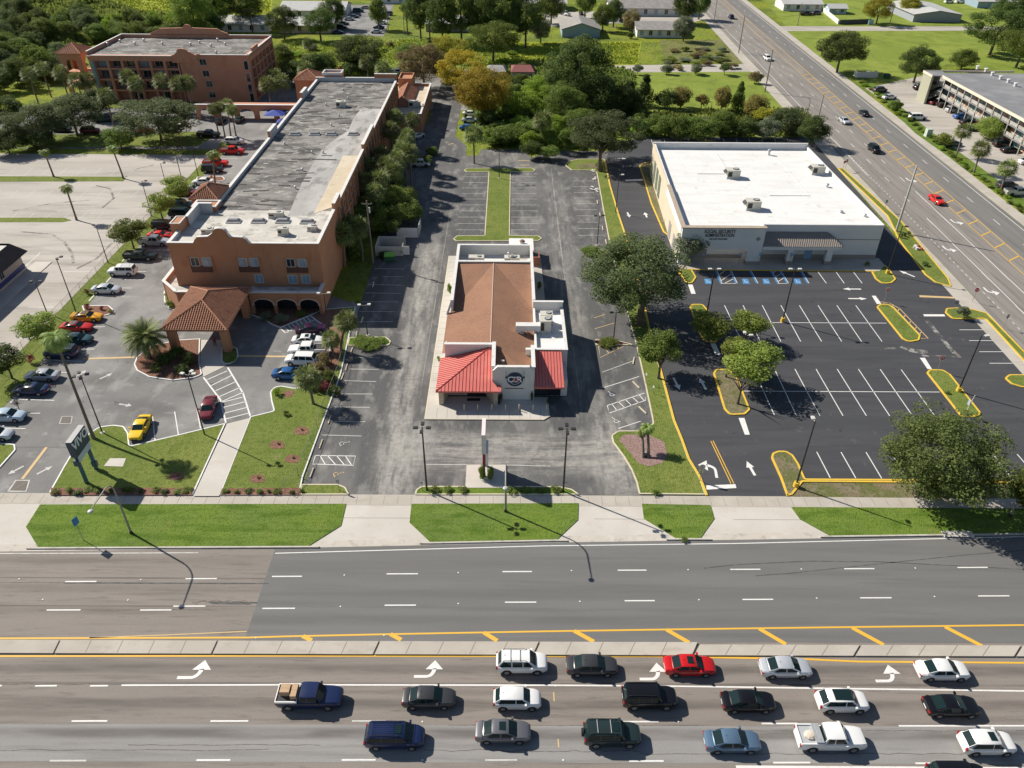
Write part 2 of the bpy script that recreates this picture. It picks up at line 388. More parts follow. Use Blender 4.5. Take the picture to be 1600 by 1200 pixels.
# ---- parking lots
sheet('left_parking_lot', [(-260, 66.3), (-73.5, 66.3), (-73.4, 186), (-260, 186)], .02, PLOT, px=False)
sheet('grass_strip', [(-73.4, 66.3), (-68.2, 66.3), (-68.4, 88), (-69.4, 105), (-70.2, 130), (-70.4, 200), (-73.3, 200)], .04, GRASS, px=False)
sheet('hotel_parking_lot', [(-70.6, 66.32), (-24.6, 66.32), (-24.6, 112), (-36, 118), (-36, 226), (-71, 226)], .03, HLOT, px=False)
sheet('block_parking_lot', [(-140, 190), (-36, 190), (-36, 226), (-140, 226)], .026, HLOT, px=False)
sheet('rear_parking_lot', [(-75, 226), (-12, 226), (-12, 275), (-75, 275)], .022, HLOT, px=False)
sheet('restaurant_parking_lot', [(468.5,774),(592,386),(632,260),(640,200),(668,193),(690,128),(724,128),(720,170),(711,212),(729,228),(728,243),(747,243),(752,233),(824,233),(828,246),(852,240),(866,236),(960,236),(1030,640),(1100,774)], .034, LOT)
SK = [(945,250),(953,290),(966,335),(976,365),(1007,480),(1015,517),(1031,575),(1053,658),(1065,687),(1076,718),(1093,746),(1104,775)]
sheet('office_parking_lot', SK+[(1232,775.5),(1800,790),(1800,560),(1700,548),(1497,455),(1460,441),(1308,263),(1272,214),(1000,214),(958,226)], .038, SLOT)
sheet('office_side_strip', [(1229,776),(1210,715),(1240,712),(1257,749),(1800,752),(1800,781)], .05, DIRT)
# patches of darker asphalt in the restaurant lot
# ---- kerbed islands
def island(name, pts, fill, kerb, rad=.6, z=.15, w=.17, px=True, world=False):
    P = [p for p in (GP(pts) if px else [Vector((a, b, 0)) for a, b in pts])]
    P = fillet(P, rad, 4) if rad else P
    kb = MB(); I = kerb_ring(kb, P, w, .02, z)
    struct(kb.build('kerb', kerb)); mb = MB(); mb.poly([(p.x, p.y) for p in I], z-.02); return struct(mb.build(name, fill))
island('lawn', [(77,771),(100,730),(115,705),(132,684),(155,668),(178,665),(194,667),(201,678),(203,698),(280,680),(353,662),(302,774)], GRASS, WKERB, [.2,0,0,1,1,1,1,1,.4,0,.2,.2])
island('lawn', [(391,652),(428,643),(424,628),(422,613),(430,605),(441,604),(462,608),(490,598),(506,578),(514,549),(516,536),(514,521),(507,510),(497,504),(484,494),(506,484),(556,480),(533,585),(474,745),(468,773),(342,775)], GRASS, WKERB, [.2,.3,1,1,1,1,1,1,1,1,1,1,1,1,.1,.1,.1,0,0,.1,.2])
sheet('mulch_bed', [(486,494),(506,485),(545,482),(528,575),(508,590),(490,603),(470,609),(500,585),(515,549),(517,530),(512,515),(500,504)], .145, MULCH, .4)
sheet('mulch_bed', [(440,612),(462,609),(455,620),(446,622)], .142, MULCH, .5)
island('palm_island', [(313,530),(281,532),(239,540),(214,559),(209.5,570),(214,580),(233,590),(270,595.5),(304,591),(316,586),(312,567)], MULCH, WKERB, [.1,1,1,1,1,1,1,1,1,.5,.2])
island('post_island', [(360,541),(371,545),(373,556),(368,565),(354,571),(346,566),(346,542)], GRASS, WKERB, .7)
island('mulch_island', [(128,478.5),(170,478),(178,485),(172,492.5),(158,495),(133,492)], MULCH, WKERB, [.1,1,1,1,.3,.1])
island('grass_corner', [(-60,735),(-60,690),(24,695),(25,704),(0,732)], GRASS, WKERB, [.1,.1,.6,.6,.1])
island('mulch_island', [(308,277),(348,276.5),(352,281),(346,284),(306,283)], MULCH, WKERB, [.1,.6,.6,.4,.1])
island('front_planting_bed', [(393,493),(411,499),(425,508),(438,513),(484,494),(505,485),(504,480),(392,480)], MULCH, WKERB, [.2,.5,.5,.2,.2,.1,.1,.1])
island('hedge_bed', [(256,456),(257,472),(264,482),(275,488),(285,470),(270,452)], GRASS, WKERB, [.2,.8,.8,.3,.1,.1])
sheet('entrance_walk', [(314,531),(346,531),(346.5,565),(354,571),(318,588.5),(313,570)], .06, CONC)
sheet('garden_path', [(354.5,662),(390.5,653),(342,775),(302,775)], .155, CONC)
sheet('plaza_slab', [(162,728),(172,716),(197,716),(192,729)], .16, CONC)
island('centre_island', [(725,266.5),(730,263.5),(831,263),(836.5,266),(834,269),(798,269),(796.5,368.5),(841,369),(847,373),(841,377),(713,377.5),(708,374),(714,369),(757,368.5),(763.5,269.3),(729,269.5)], GRASS, CREAMK, [.3]*4+[.5]+[.15]*2+[.5]*5+[.15]*2+[.3]*2)
island('dividing_strip', [(883,259),(887,253),(904,249),(944,249),(953,290),(966,335),(976,365),(1007,480),(1015,517),(1031,575),(1053,658),(1065,687),(1076,718),(1093,746),(1103,774),(998.5,773),(994,754),(986,734.5),(974.5,715),(957.5,692),(955,681),(966,674),(1008,674),(1020,662),(1018,650),(1008,602),(994,539.7),(977,479),(953,385),(943.6,335),(932,270),(921,266.5),(893,266.5)],
       GRASS, CREAMK, [.6,.8,.8,.3]+[0]*10+[.2,.2]+[.8]*6+[.4,.3]+[0]*5+[.4,.6,1])
kb = MB(); kb.wall([tuple(p[:2]) for p in GP(SK)], .3, .02, .17); struct(kb.build('yellow_kerb', YKERB))
sheet('mulch_bed', [(966,686),(976,679),(1010,678),(1038,690),(1043,712),(1035,723),(1015,729),(998,724),(985,708)], .15, PMULCH, .8)
sheet('bare_patch', [(900,258),(925,254),(940,262),(905,264)], .14, DIRT, .6)
island('planter', [(911,389),(940,391),(958,399),(920,396)], GRASS, CREAMK, .2)
island('planter', [(926.6,534.5),(931,531),(957,531),(993,540),(932,540)], MULCH, CREAMK, [.4,.4,.1,.1,.4])
island('hedge_island', [(546,528),(603,527),(611,534),(608,541),(542,541)], VERGE, CREAMK, [.1,.5,.8,.8,.1])
island('corner_planting', [(471,757.5),(528,757.5),(540,762),(546,774),(467,774)], GRASS, CREAMK, [.1,.8,1,.1,.1])
island('front_planting', [(648,774),(650,766),(659,760.5),(873,761),(893,765),(906,774)], VERGE, CREAMK, [.1,.8,.8,.8,1,.1])
sheet('sign_pad', [(729,726),(791,726),(791.5,762),(727,762)], .17, CONC)
mb = MB(); mb.prism([(-10.95,80.95),(4.9,80.95),(5.7,81.8),(5.7,86),(-9.4,86),(-9.4,130.4),(-10.95,130.4)], .03, .17); struct(mb.build('restaurant_walk', CONC))
mb = MB(); mb.prism([(4.7,104.5),(6.35,104.5),(6.1,130.4),(4.7,130.4)], .03, .17); struct(mb.build('restaurant_walk', WALK))
kb = MB(); kb.wall([(-11.02,80.9),(-11.02,130.4)], .14, .03, .175); kb.wall([(-11,80.88),(4.9,80.88),(5.75,81.7)], .1, .03, .172); struct(kb.build('painted_walk_edge', CREAMK))
jm = MB()
for k in range(11): jm.strip([(-9.5+k*1.4, 81.05), (-9.5+k*1.4, 83.2)], .03, .176)
for k in range(24): jm.strip([(-10.9, 88+k*1.8), (-9.45, 88+k*1.8)], .03, .176)
struct(jm.build('walk_joints', CRACK))
for P, f, r in (
    ([(1077,480),(1081,476),(1098,476),(1109,489),(1124,528),(1119,535.5),(1104,535.5),(1094,527)], GRASS, .7),
    ([(1114,584),(1118,577.6),(1138,577.6),(1152,590),(1172,641),(1164,648.5),(1140,649.5),(1131,640)], DIRT, .7),
    ([(1357,417),(1367,436),(1378,444.5),(1393,443),(1400,437),(1392,425),(1383,415)], GRASS, [.1,1,1,1,1,.5,.1]),
    ([(1369,480),(1375,476),(1389,476),(1398,483),(1438,525),(1436,532.5),(1420,535.5),(1409,530)], GRASS, .7),
    ([(1447,583),(1452,578),(1473,578.5),(1485,586),(1534,648),(1524,652),(1502,653)], GRASS, .7),
    ([(1569,591.6),(1576,586),(1660,586),(1660,607),(1596,606),(1580,601)], GRASS, .7),
    ([(1058,424),(1078,417),(1088,434),(1082,442.5),(1073,444)], GRASS, .5),
    ([(1229,776),(1219,748),(1204.5,716),(1206,709),(1215,705.5),(1228,705.5),(1239,712),(1248,726),(1258,749),(1800,752),(1800,758),(1254,754),(1238,774)], DIRT, [.1,.3,.8,.8,.8,.8,.8,.5,.2,0,0,.2,.1]),
    ([(1800,690),(1600,566),(1539,499),(1488,499.5),(1476,489),(1478,482.5),(1494,481.5),(1520,484),(1542,490),(1620,570)], GRASS, [0,0,.4,.8,.8,.8,.5,.5,.4,0]),
    ([(1308,263),(1350,303),(1386,338),(1392,350),(1404,376),(1445,430),(1461,442),(1487,449),(1482,436),(1408,346),(1318,264)], GRASS, [.1,0,0,.6,0,.8,.6,.1,.1,0,.1]),
    ([(998.5,260),(1003,256),(1016,252.5),(1031,300),(1050,352),(1046,370),(1036,363),(1016.6,318),(1004,276)], DIRT, [.5,.5,.1,0,.1,.1,.2,0,0])):
    island('office_island', P, f, YKERB, r, w=.26)
mb = MB(); mb.prism([(31.2,125.6),(67.5,125.3),(69.4,127.6),(69.4,130.6),(31.2,130.6)], .03, .17); struct(mb.build('office_walk', WALK))
kb = MB(); kb.wall([(32.5,125.5),(66.8,125.2)], .22, .03, .18); struct(kb.build('yellow_kerb', YKERB))
sheet('side_walk_ramp', [(1040,360),(1046,356),(1062,402),(1057,410)], .1, CONC)
# ---- strips of grass in the left lot
sheet('grass_strip', [(-60,275),(190,276),(197,279),(192,283),(-60,284)], .05, GRASS)
sheet('grass_strip', [(-60,340),(100,340),(112,344),(98,347),(-60,347)], .05, GRASS)
sheet('grass_strip', [(-60,213),(330,205),(335,212),(310,228),(-60,232)], .05, GRASS)
# ---- far fields, side roads
sheet('lawn', [(967,113),(1188,110),(1250,190),(1270,216),(1000,216),(960,160)], .03, LAWN2)
sheet('lawn', [(1225,48),(1700,46),(1700,132),(1480,100),(1420,128),(1337,128),(1300,110)], .03, LAWN2)
sheet('lawn', [(1160,-40),(1800,-40),(1800,40),(1228,41)], .03, LAWN2)
sheet('yellow_meadow', [(800,66),(1003,65),(996,101),(800,101)], .03, YFIELD)
sheet('yellow_meadow', [(440,62),(640,60),(800,68),(790,110),(620,100),(560,130),(450,110)], .03, LAWN2)
sheet('yellow_meadow', [(20,-20),(300,-20),(430,-30),(420,50),(330,60),(200,20),(30,18)], .03, YFIELD)
sheet('weed_field', [(1030,62),(1148,62),(1166,99),(1040,99)], .03, WEEDS)
sheet('side_road', [(960,102),(1170,100),(1196,112),(966,113)], .035, PLOT)
sheet('side_road', [(1215,41),(1700,41.5),(1700,47.5),(1225,48.5)], .04, PLOT)
sheet('far_parking_lot', [(533,8),(616,6),(600,57),(524,54)], .035, HLOT)
sheet('housing_drive', [(845,20),(1085,14),(1110,28),(1070,38),(960,36),(860,42)], .035, PLOT)
sheet('motel_parking_lot', [(1398,128),(1470,112),(1700,240),(1700,330),(1600,312),(1445,205),(1352,138)], .035, PLOT)
sheet('pond', [(1016,186),(1080,178),(1100,186),(1050,196)], .03, mat('pond_water', (.04, .05, .05), .08, spec=.8))
# ---- the far road (runs away on the right), offsets in metres at y = 200
def rx(off, y): return off + .037*(y-200)
YY = [60, 120, 160, 200, 260, 340, 500, 900]
def rstrip(name, o0, o1, z, m, y0=60, y1=900):
    ys = [y for y in YY if y0 < y < y1]; ys = [y0]+ys+[y1]
    P = [(rx(o0, y), y) for y in ys]+[(rx(o1, y), y) for y in reversed(ys)]
    mb = MB(); mb.poly(P, z); return struct(mb.build(name, m))
FROAD = mat('far_road_asphalt', (.225, .205, .185), .9, [((.28,.26,.235), (.6,.04,1), .4, .65, .7), ((.15,.14,.13), (1.2,.06,1), .48, .7, .7), ((.12,.11,.105), (3,.2,1), .56, .74, .6)], bump=(20., .3, .02))
FROAD2 = mat('far_road_new_asphalt', (.17, .163, .155), .9, [((.2,.193,.185), (.6,.04,1), .4, .65, .7), ((.13,.125,.12), (1.2,.06,1), .48, .7, .7)], bump=(20., .3, .02))
rstrip('far_road', 83.2, 107.2, .045, FROAD, 61, 900)
rstrip('far_road_new_lanes', 99.5, 107.0, .05, FROAD2, 61, 900)
rstrip('sidewalk', 79.6, 83.1, .06, WALK, 61, 900)
rstrip('sidewalk', 107.3, 110.2, .06, WALK, 61, 900)
# ================================================================== PAINTED MARKINGS
ZM = .036
class Marks:
    def __init__(s): s.d = {}
    def mb(s, m): return s.d.setdefault(m.name, (m, MB()))[1]
    def line(s, pts, w, m, z): s.mb(m).strip(path_px(pts), w, z)
    def quad(s, pts, m, z): s.mb(m).poly(GP(pts), z)
    def build(s, name):
        for m, mb in s.d.values(): struct(mb.build(name, m))
def arrow(mb, c, ang, z, L=2.4, W=1.0, shaft=.16, head=.9):
    ca, sa = cos(ang), sin(ang)
    T = lambda a, b: (c[0]+a*ca-b*sa, c[1]+a*sa+b*ca, z)
    mb.add([T(-L/2,-shaft), T(L/2-head,-shaft), T(L/2-head,shaft), T(-L/2,shaft)], [(0,1,2,3)])
    mb.add([T(L/2-head,-W/2), T(L/2,0), T(L/2-head,W/2)], [(0,1,2)])
def turn_arrow(mb, c, ang, z, s=1.0, mirror=1):
    ca, sa = cos(ang), sin(ang)
    T = lambda a, b: (c[0]+s*(a*ca-mirror*b*sa), c[1]+s*(a*sa+mirror*b*ca), z)
    L, Rr = [], []
    for k in range(7):
        t = pi/2*k/6; L.append((-.2+.55*sin(t), .75-.75*cos(t)-.55)); Rr.append((-.2+1.0*sin(t), .75-1.15*cos(t)-.4))
    L = [(-1.5, -.55)]+L; Rr = [(-1.5, -.88)]+[(x, y-.07) for x, y in Rr]
    vs = [T(*p) for p in L]+[T(*p) for p in Rr]; n = len(L)
    fs = [(n+i, n+i+1, i+1, i) if mirror > 0 else (i, i+1, n+i+1, n+i) for i in range(n-1)]
    mb.add(vs, fs); tri = [T(-.35,.15), T(1.5,.15), T(.58,1.25)]
    mb.add(tri, [(0,1,2)] if mirror > 0 else [(0,2,1)])
M1 = Marks()
for segs, y in (([(102,151,909),(290,339,904.5),(425,472,901),(604,653,897),(785,831,893.5),(965,1010,891.3),(1141,1188,890),(1319,1366,889),(1496,1543,887),(1673,1720,885.5)], 0),
             ([(73,126,953.5),(219,268,953.5),(271,321,947.5),(410,461,951),(601,650,946),(789,838,941.3),(976,1023,939),(1160,1208,937),(1344,1393,934.5),(1528,1577,931.5),(1710,1760,929)], 0),
             ([(-60,3,1072),(55,89,1072),(141,169,1072)], 0),
             ([(112,168,1127),(329,388,1127),(974,1029,1128),(1190,1246,1131),(1404,1640,1134.5)], 0),
             ([(307,360,1188),(534,587,1187.7),(983,1037,1189.5),(1208,1266,1192),(1430,1490,1193)], 0)):
    for x0, x1, y in segs: M1.line([(x0, y), (x1, y-.2)], .15, WPAINT, ZM)
for x0, x1, y in ((550,603,1127),(78,135,1189),(758,808,1188)): M1.line([(x0, y), (x1, y-.2)], .15, FPAINT, ZM)
M1.line([(190,1071),(450,1070.3),(850,1071),(1020,1072),(1340,1076.6),(1600,1080),(1800,1083)], .16, WPAINT, ZM)
M1.line([(1150,1199),(1800,1203)], .3, WPAINT, ZM)
M1.line([(430,864.8),(640,859),(850,853.2),(1150,849.5),(1600,838.8),(1800,834)], .12, WPAINT, ZM)
M1.line([(-300,866),(90,865),(310,864)], .14, FPAINT, ZM)
M1.line([(-300,998),(0,997.8),(150,997.3),(386,996.5),(450,994.6),(620,991),(850,986.8),(1070,983.5),(1340,980),(1600,977),(1800,975)], .2, YPAINT, ZM)
M1.line([(140,996.8),(260,992.5),(386,986.8)], .12, FYPAINT, ZM)
M1.line([(-300,1026),(0,1025.6),(450,1025),(800,1025.4),(1020,1025.8),(1255,1030),(1340,1034),(1600,1036),(1800,1038)], .2, YPAINT, ZM)
for a, b in (((473,994),(487,1001)),((610,991),(627,1000)),((756,988.5),(777,1001.5)),((897,986),(928,1003)),((1041,984),(1077,1004.5)),((1186,982.5),(1228,1007)),((1331,981),(1381,1008)),((1476,979.5),(1535,1010)),((1620,978),(1690,1012))):
    M1.line([a, b], .44, YPAINT, ZM+.001)
for c, ang, s in (((305,1049),.32,.95),((670,1048),.3,.88),((1020,1052),.3,.88),((1386,1055),.3,.88)):
    turn_arrow(M1.mb(WPAINT), G(*c), ang*0, ZM, s)
for P in ([(1100,888),(1150,882.5),(1263,877),(1375,878),(1488,884),(1700,895)], [(1180,900),(1234,896),(1375,881),(1502,868),(1600,860)]):
    M1.line(P, .12, SKID, ZM-.004)
for x0, x1, y in ((325,402,941),(330,392,943),(100,420,911)): M1.line([(x0, y), (x1, y+1)], .16, SKID, ZM-.006)
for a, b in (((865,1082),(866,1096)),((872,1155),(873,1168))): M1.line([a, b], .12, FYPAINT, ZM)
dm = M1.mb(WPAINT)
for px, py in [(538,899),(716,895),(893,892),(1075,890.5),(1252,889.5),(1430,888),(532,948),(716,943.5),(906,940),(1092,937.5),(1276,935),(1460,932.5),(30,905),(67,937),(200,938),(220,906),(600,993),(400,997),(868,1072),(1060,1128),(1312,1132),(660,1128),(660,1188),(880,1188)]: dm.obox(G(px, py).xy, .3, .07, .07, ZM, ZM+.02)
CRK = mat('dark_crack', (.12,.11,.1), .95, [((.2,.18,.16), (2,2,1), .45, .6, .95)])
r_ = random.Random(2)
def crack(x0, x1, y, n=26, amp=1.6, w=.06):
    M1.line([(x0+(x1-x0)*k/n, y+r_.uniform(-amp,amp)) for k in range(n+1)], w, CRK, ZM-.005)
for a in ((0,420,1172,20,1.2),(660,1000,1173,30,2.2),(200,500,1164,16,1),(1000,1600,1178,34,1.4),(0,200,1069,10,.8),(300,385,942,14,3),(300,390,940,14,3),(0,260,910.5,12,.6),(60,340,953,16,.7),(700,1100,1134,18,.9),(1150,1600,1142,20,1.1)): crack(*a)
M1.build('road_markings')
# ---- hotel lot
M2 = Marks(); z2 = .048
for a, b in (((318,590),(344.6,625)),((344.6,625),(353,661)),((356,574.6),(380,615)),((380,615),(391,650))): M2.line([a, b], .22, WPAINT, z2)
for a, b in (((323,594),(355,580)),((330,603),(362,587)),((337,611),(368,597)),((343,620),(375,606)),((346,628),(381,613)),((347,629),(379,621)),((349,637),(384,628)),((351,646),(386,637)),((353,655),(388,646))): M2.line([a, b], .16, WPAINT, z2)
for a, b in (((438,513),(446,520.5)),((446,520.5),(492,500)),((437,513),(484,494)),((444,511),(452,518)),((450,508),(457,515.5)),((456,506),(463,513)),((462,503),(469,510)),((468,501),(474,508)),((474,498),(480,505)),((480,496),(486,503))): M2.line([a, b], .16, WPAINT, z2)
M2.line([(130,561),(210,558.5)], .42, FYPAINT, z2); M2.line([(373.5,556.5),(450,557.5)], .42, FYPAINT, z2)
M2.line([(73,699),(35,749)], .38, FYPAINT, z2)
for a, b in (((238.5,651),(242.5,689)),((273,643.5),(279,680)),((307,635),(313.5,670)),((70,562.5),(128,565)),((92,582),(106,582.5)),((20,624),(85,626)),((0,669),(40,670)),((48,646),(63,646)),((128,546),(148,546)),((142,511),(164,511)),((150,463),(196,463)),((160,450),(206,450.5)),((195,437),(225,437.5)),((200,424),(229,424.5)),((225,391),(265,391)),
             ((232,369),(262,369)),((505,527),(516,528)),((240,360),(270,360)),((310,285),(345,285)),((322,271),(362,271)),((330,262),(366,262)),((340,248),(372,248)),((345,240),(378,240))): M2.line([a, b], .13, WPAINT, z2)
for x, y in ((70,562),(48,592),(20,626),(0,652),(143,466),(152,456),(170,437),(195,404)):
    M2.line([(x-4, y+4.5), (x+4, y-4.5)], .2, WPAINT, z2)
for c, a in (((166,588),.9),((127,584),1.2),((196,633),-.2),((25,735),-2.2),((70,735),.9),((158,448),-2.0)): arrow(M2.mb(FPAINT), G(*c), a, z2, 1.9, .8, .13, .7)
M2.line([(93,662),(111,662),(113,651),(97,651),(93,662)], .12, FPAINT, z2); M2.line([(13,769),(46,751)], .02, FPAINT, z2)
M2.line([(13,768),(41,768),(46,751),(25,751),(13,768)], .2, FPAINT, z2)
M2.quad([(95,661),(109,661),(111,652),(98,652)], CRACK, z2-.003); M2.quad([(16,766.5),(39,766.5),(43.5,752.5),(27,752.5)], CRACK, z2-.003)
M2.line([(0,699),(112,699)], .05, CRACK, z2)
# stall lines of the pale left lot
for y0, n, dx in ((262,14,0),(297,14,4),(333,14,2)):
    for k in range(n):
        x = -150+k*27+dx; yy = y0
        M2.line([(x, yy+11), (x+13, yy)], .12, FPAINT, .03)
for k in range(9): M2.line([(157-k*16.5, 423+k*16.6), (182-k*17+12, 423+k*16.6)], .12, WPAINT, .03)
for a, b in (((24,406),(36,394)),((40,416),(63,395)),((100,424),(148,424)),((44,480),(85,480))): M2.line([a, b], .13, WPAINT, .03)
TYRE = mat('tyre_polish_mark', (.17, .155, .14), .9, [((.39,.36,.32), (.5,.5,1), .45, .6, .9)])
for P in ([(115,412),(112,395),(100,378),(80,366),(30,362)], [(190,282),(210,265),(240,258)], [(160,325),(178,310),(172,295),(150,290)], [(20,330),(80,318),(140,313)], [(120,420),(150,405),(175,380)]): M2.line(P, .5, TYRE, .027)
M2.build('hotel_lot_markings')
# ---- restaurant lot
M3 = Marks(); z3 = .05
for a, b in (((538,595),(588,596.6)),((532,616),(582.5,616)),((521,636),(578,637)),((514,658.5),(571,659.2)),((503,680),(565,681.7)),((555,559),(594,559.5)),((546,577),(592,577.5)),((585,420),(632,420.5)),((600,432.5),(631,432.5)),((575,445),(629,446)),((570,458),(627,459)),((566,472),(623,472)),((562,487),(618,487.5)),((558,503),(614,503)),((666,726),(729,726.3)),((792,727),(859.5,728.7)),
             ((943.5,606),(998.5,588.7)),((966,670),(1001,658.5)),((941,582),(991,563.6))): M3.line([a, b], .12, FPAINT if a[0] < 940 or a[0] == 941 else WPAINT, z3)
for i, y in enumerate((276.5,285.5,294,302.5,311.3,320.5,329.8,339.5,349.5,359.5)):
    xl = 725-12*(y-276)/84; M3.line([(xl, y), (763-6*(y-269)/100-1, y)], .11, FPAINT, z3)
    M3.line([(798.5, y), (837.5+3*(y-276)/84, y)], .11, FPAINT, z3)
for i, y in enumerate((283,292,301,309.5,318.5,328,337.5,347.5,357.5,368)):
    M3.line([(894+10*i/9, y), (924+16*i/9, y)], .11, FPAINT, z3)
for loop in ([(493,712),(555.5,713),(552,727.5),(488.7,725.5),(493,712)], [(949,634),(1007,614.5),(1008.5,626),(952,646),(949,634)], [(935,541),(974,541.5),(938,559),(935,541)]):
    M3.line(loop, .13, WPAINT if loop[0][0] < 950 and loop[0][1] > 600 else FYPAINT, z3)
for a, b in (((500,712),(508,725.5)),((512,712.3),(524,726)),((526,712.5),(538,726.6)),((540,713),(549,726.5)),((956,631.5),(964,642)),((966,628),(976,637.5)),((977,624.5),(987,634)),((988,621),(998,630)),((999,617.5),(1006,626))): M3.line([a, b], .12, WPAINT, z3)
for a, b in (((944,541.5),(951,552)),((954,541.5),(960,548)),((964,541.5),(967,545)),((928,497),(945,491.8)),((929.6,514),(960,505))): M3.line([a, b], .12, FYPAINT, z3)
BADGE = mat('dark_blue_badge', (.05, .055, .07), .8)
M3.quad([(947,617),(955,611),(963,615),(955,622)], BADGE, z3)
def wheelchair(mb, c, ang, z, s=1.0):
    ca, sa = cos(ang), sin(ang); T = lambda a, b: (c[0]+s*(a*ca-b*sa), c[1]+s*(a*sa+b*ca), z)
    ring = [T(.35*cos(t*pi/6)*1.0, -.25+.35*sin(t*pi/6)) for t in range(5, 14)]
    mb.strip(ring, .1*s, z); mb.strip([T(-.15,.55), T(-.08,.0), T(.3,.0), T(.45,-.5), T(.6,-.47)], .1*s, z)
    mb.add([T(-.2+.11*cos(k*pi/3), .75+.11*sin(k*pi/3)) for k in range(6)], [tuple(range(6))])
wheelchair(M3.mb(WPAINT), G(955,616), .3, z3+.003, .8); wheelchair(M3.mb(WPAINT), G(962,657), .3, z3, .9)
wheelchair(M3.mb(FPAINT), G(537,693), -1.4, z3, .9); wheelchair(M3.mb(FYPAINT), G(528,741), -1.4, z3, .9)
for a, b in (((810,251),(828,251.5)),((812,258),(827,258.3)),((700,226),(709,224)),((776,372),(795,374))): M3.line([a, b], .3, FYPAINT, z3)
SEAL = mat('sealed_crack', (.07,.07,.07), .8, [((.12,.12,.118), (1.5,1.5,1), .5, .62, .9)])
for a in ([(860,300),(870,380),(884,450),(888,520)], [(640,420),(632,470),(612,560)], [(720,262),(640,300),(600,390)]):
    P = [G(*q) for q in a]; Q = []
    for A_, B_ in zip(P, P[1:]): Q += [(A_.lerp(B_, k/8).x+r_.uniform(-.25,.25), A_.lerp(B_, k/8).y+r_.uniform(-.25,.25)) for k in range(8)]
    M3.mb(SEAL).strip(Q, .06, z3-.006)
M3.build('restaurant_lot_markings')
# ---- office lot
M4 = Marks(); z4 = .054
for t, b in (((1132,477.5),(1157,530)),((1161,477.5),(1188,534)),((1191,477.5),(1220,534)),((1220,477.5),(1251,534)),((1249,477.5),(1283.6,534)),((1278,477.5),(1315,534)),((1307.5,477.5),(1346,534)),((1337,477.5),(1378,534)),
             ((1177,577),(1210,649)),((1210,577),(1244,649.5)),((1242,577),(1281,650)),((1275,577),(1317,650)),((1308,577),(1353.5,650)),((1341,577),(1390,650.3)),((1375,577.3),(1426,650.6)),((1408,578),(1461,651)),
             ((1185,504.3),(1385,505.3)),((1160,611.5),(1468,613)),((1276,706.5),(1297,747)),((1314,707),(1337,747.5)),((1353,707),(1377.5,748)),((1392,707.5),(1418,748)),((1431,708),(1459,749)),((1470,708.5),(1500,749.5)),((1512,709),(1541,750.5)),((1551,709.5),(1583,751)),((1589,710),(1625,752)),
             ((1499,515.7),(1548,515.7)),((1514,532.6),(1564,532.6)),((1530,550),(1581,550)),((1546,568),(1598,568)),((1600,627),(1650,627)),
             ((1275,421),(1291,443)),((1303,421),(1319,443)),((1330,421),(1347,443))): M4.line([t, b], .13, WPAINT, z4)
for t, b in (((1117,420),(1126,443)),((1139,420),(1150,443)),((1170,421),(1182.5,443)),((1202,420),(1215,443)),((1216,420),(1230,443)),((1249,421),(1262,443))):
    M4.line([t, b], .3, BPAINT, z4); M4.line([(t[0]+2, t[1]), (b[0]+2, b[1])], .1, WPAINT, z4+.003)
for a, b in (((1122,431),(1136,421)),((1125,440),(1143,428)),((1132,443),(1148,435)),((1206,428),(1216,421)),((1209,435),(1220,428)),((1213,442),(1224,435)),((1126,443.3),(1150,443.3)),((1215,443.3),(1230,443.3))): M4.line([a, b], .12, WPAINT, z4)
for x in (1100,1159,1191,1240):
    M4.quad([(x,436),(x+9.5,436),(x+12.5,444),(x+2,444)], BPAINT, z4); wheelchair(M4.mb(WPAINT), G(x+6,440), 0, z4+.004, .75)
for c, a, L in (((1331,452),pi,3.2),((1340,467),0,3.2),((1057,600),-1.45,3.0),((1098,600),1.68,2.9),((1173,732),1.7,2.7),((982,336),-1.5,2.6),((1009,336),1.6,2.6),((1417,428),2.2,3.0)):
    arrow(M4.mb(WPAINT), G(*c), a, z4, L, 1.0, .17, 1.2)
turn_arrow(M4.mb(WPAINT), G(1108,733), pi/2-.1, z4, 1.05, 1)
M4.line([(1110.5,689.5),(1142,756)], .12, YPAINT, z4); M4.line([(1114,689),(1146.5,756)], .12, YPAINT, z4)
for q in ([(1103,759),(1149,757),(1150.5,763),(1104,765.5)], [(1153.9,653.5),(1163,653.5),(1171.5,679.6),(1163.6,679.6)], [(1110,537),(1118,537),(1126,555),(1118,555.5)], [(1075,445),(1082,445),(1087,459.5),(1080,459.5)], [(1362,462.5),(1368,462.5),(1377,475),(1370,475.5)], [(1437,559.5),(1445,559.5),(1456,577),(1449,577)],
          [(1442,491.5),(1475,491.5),(1477,494.7),(1444,494.7)], [(1494,465),(1501,465.5),(1511,480),(1504,480.5)]): M4.quad(q, WPAINT, z4)
M4.quad([(1436,461.7),(1496,464.5),(1497,467),(1437,464.7)], FYPAINT, z4)
M4.line([(1376,472),(1390,474),(1406,483),(1425,503),(1450,529),(1436,529)], .16, FYPAINT, z4); M4.line([(1380,474.5),(1396,480),(1438,524)], .16, FYPAINT, z4)
for a, b in (((1393,482),(1396,476)),((1401,488),(1406,482)),((1410,497),(1416,492)),((1418,506),(1425,502)),((1427,515),(1434,511)),((1434,523),(1441,519))): M4.line([a, b], .16, FYPAINT, z4)
M4.quad([(1490,552),(1496,552),(1503,559.5),(1497,559.5)], CRACK, z4)
DUST = mat('pale_dust_stain', (.3, .29, .27), .95, [((.06,.06,.065), (.5,.5,1), .42, .58, .95), ((.05,.05,.055), (1.6,1.6,1), .5, .62, .9)])
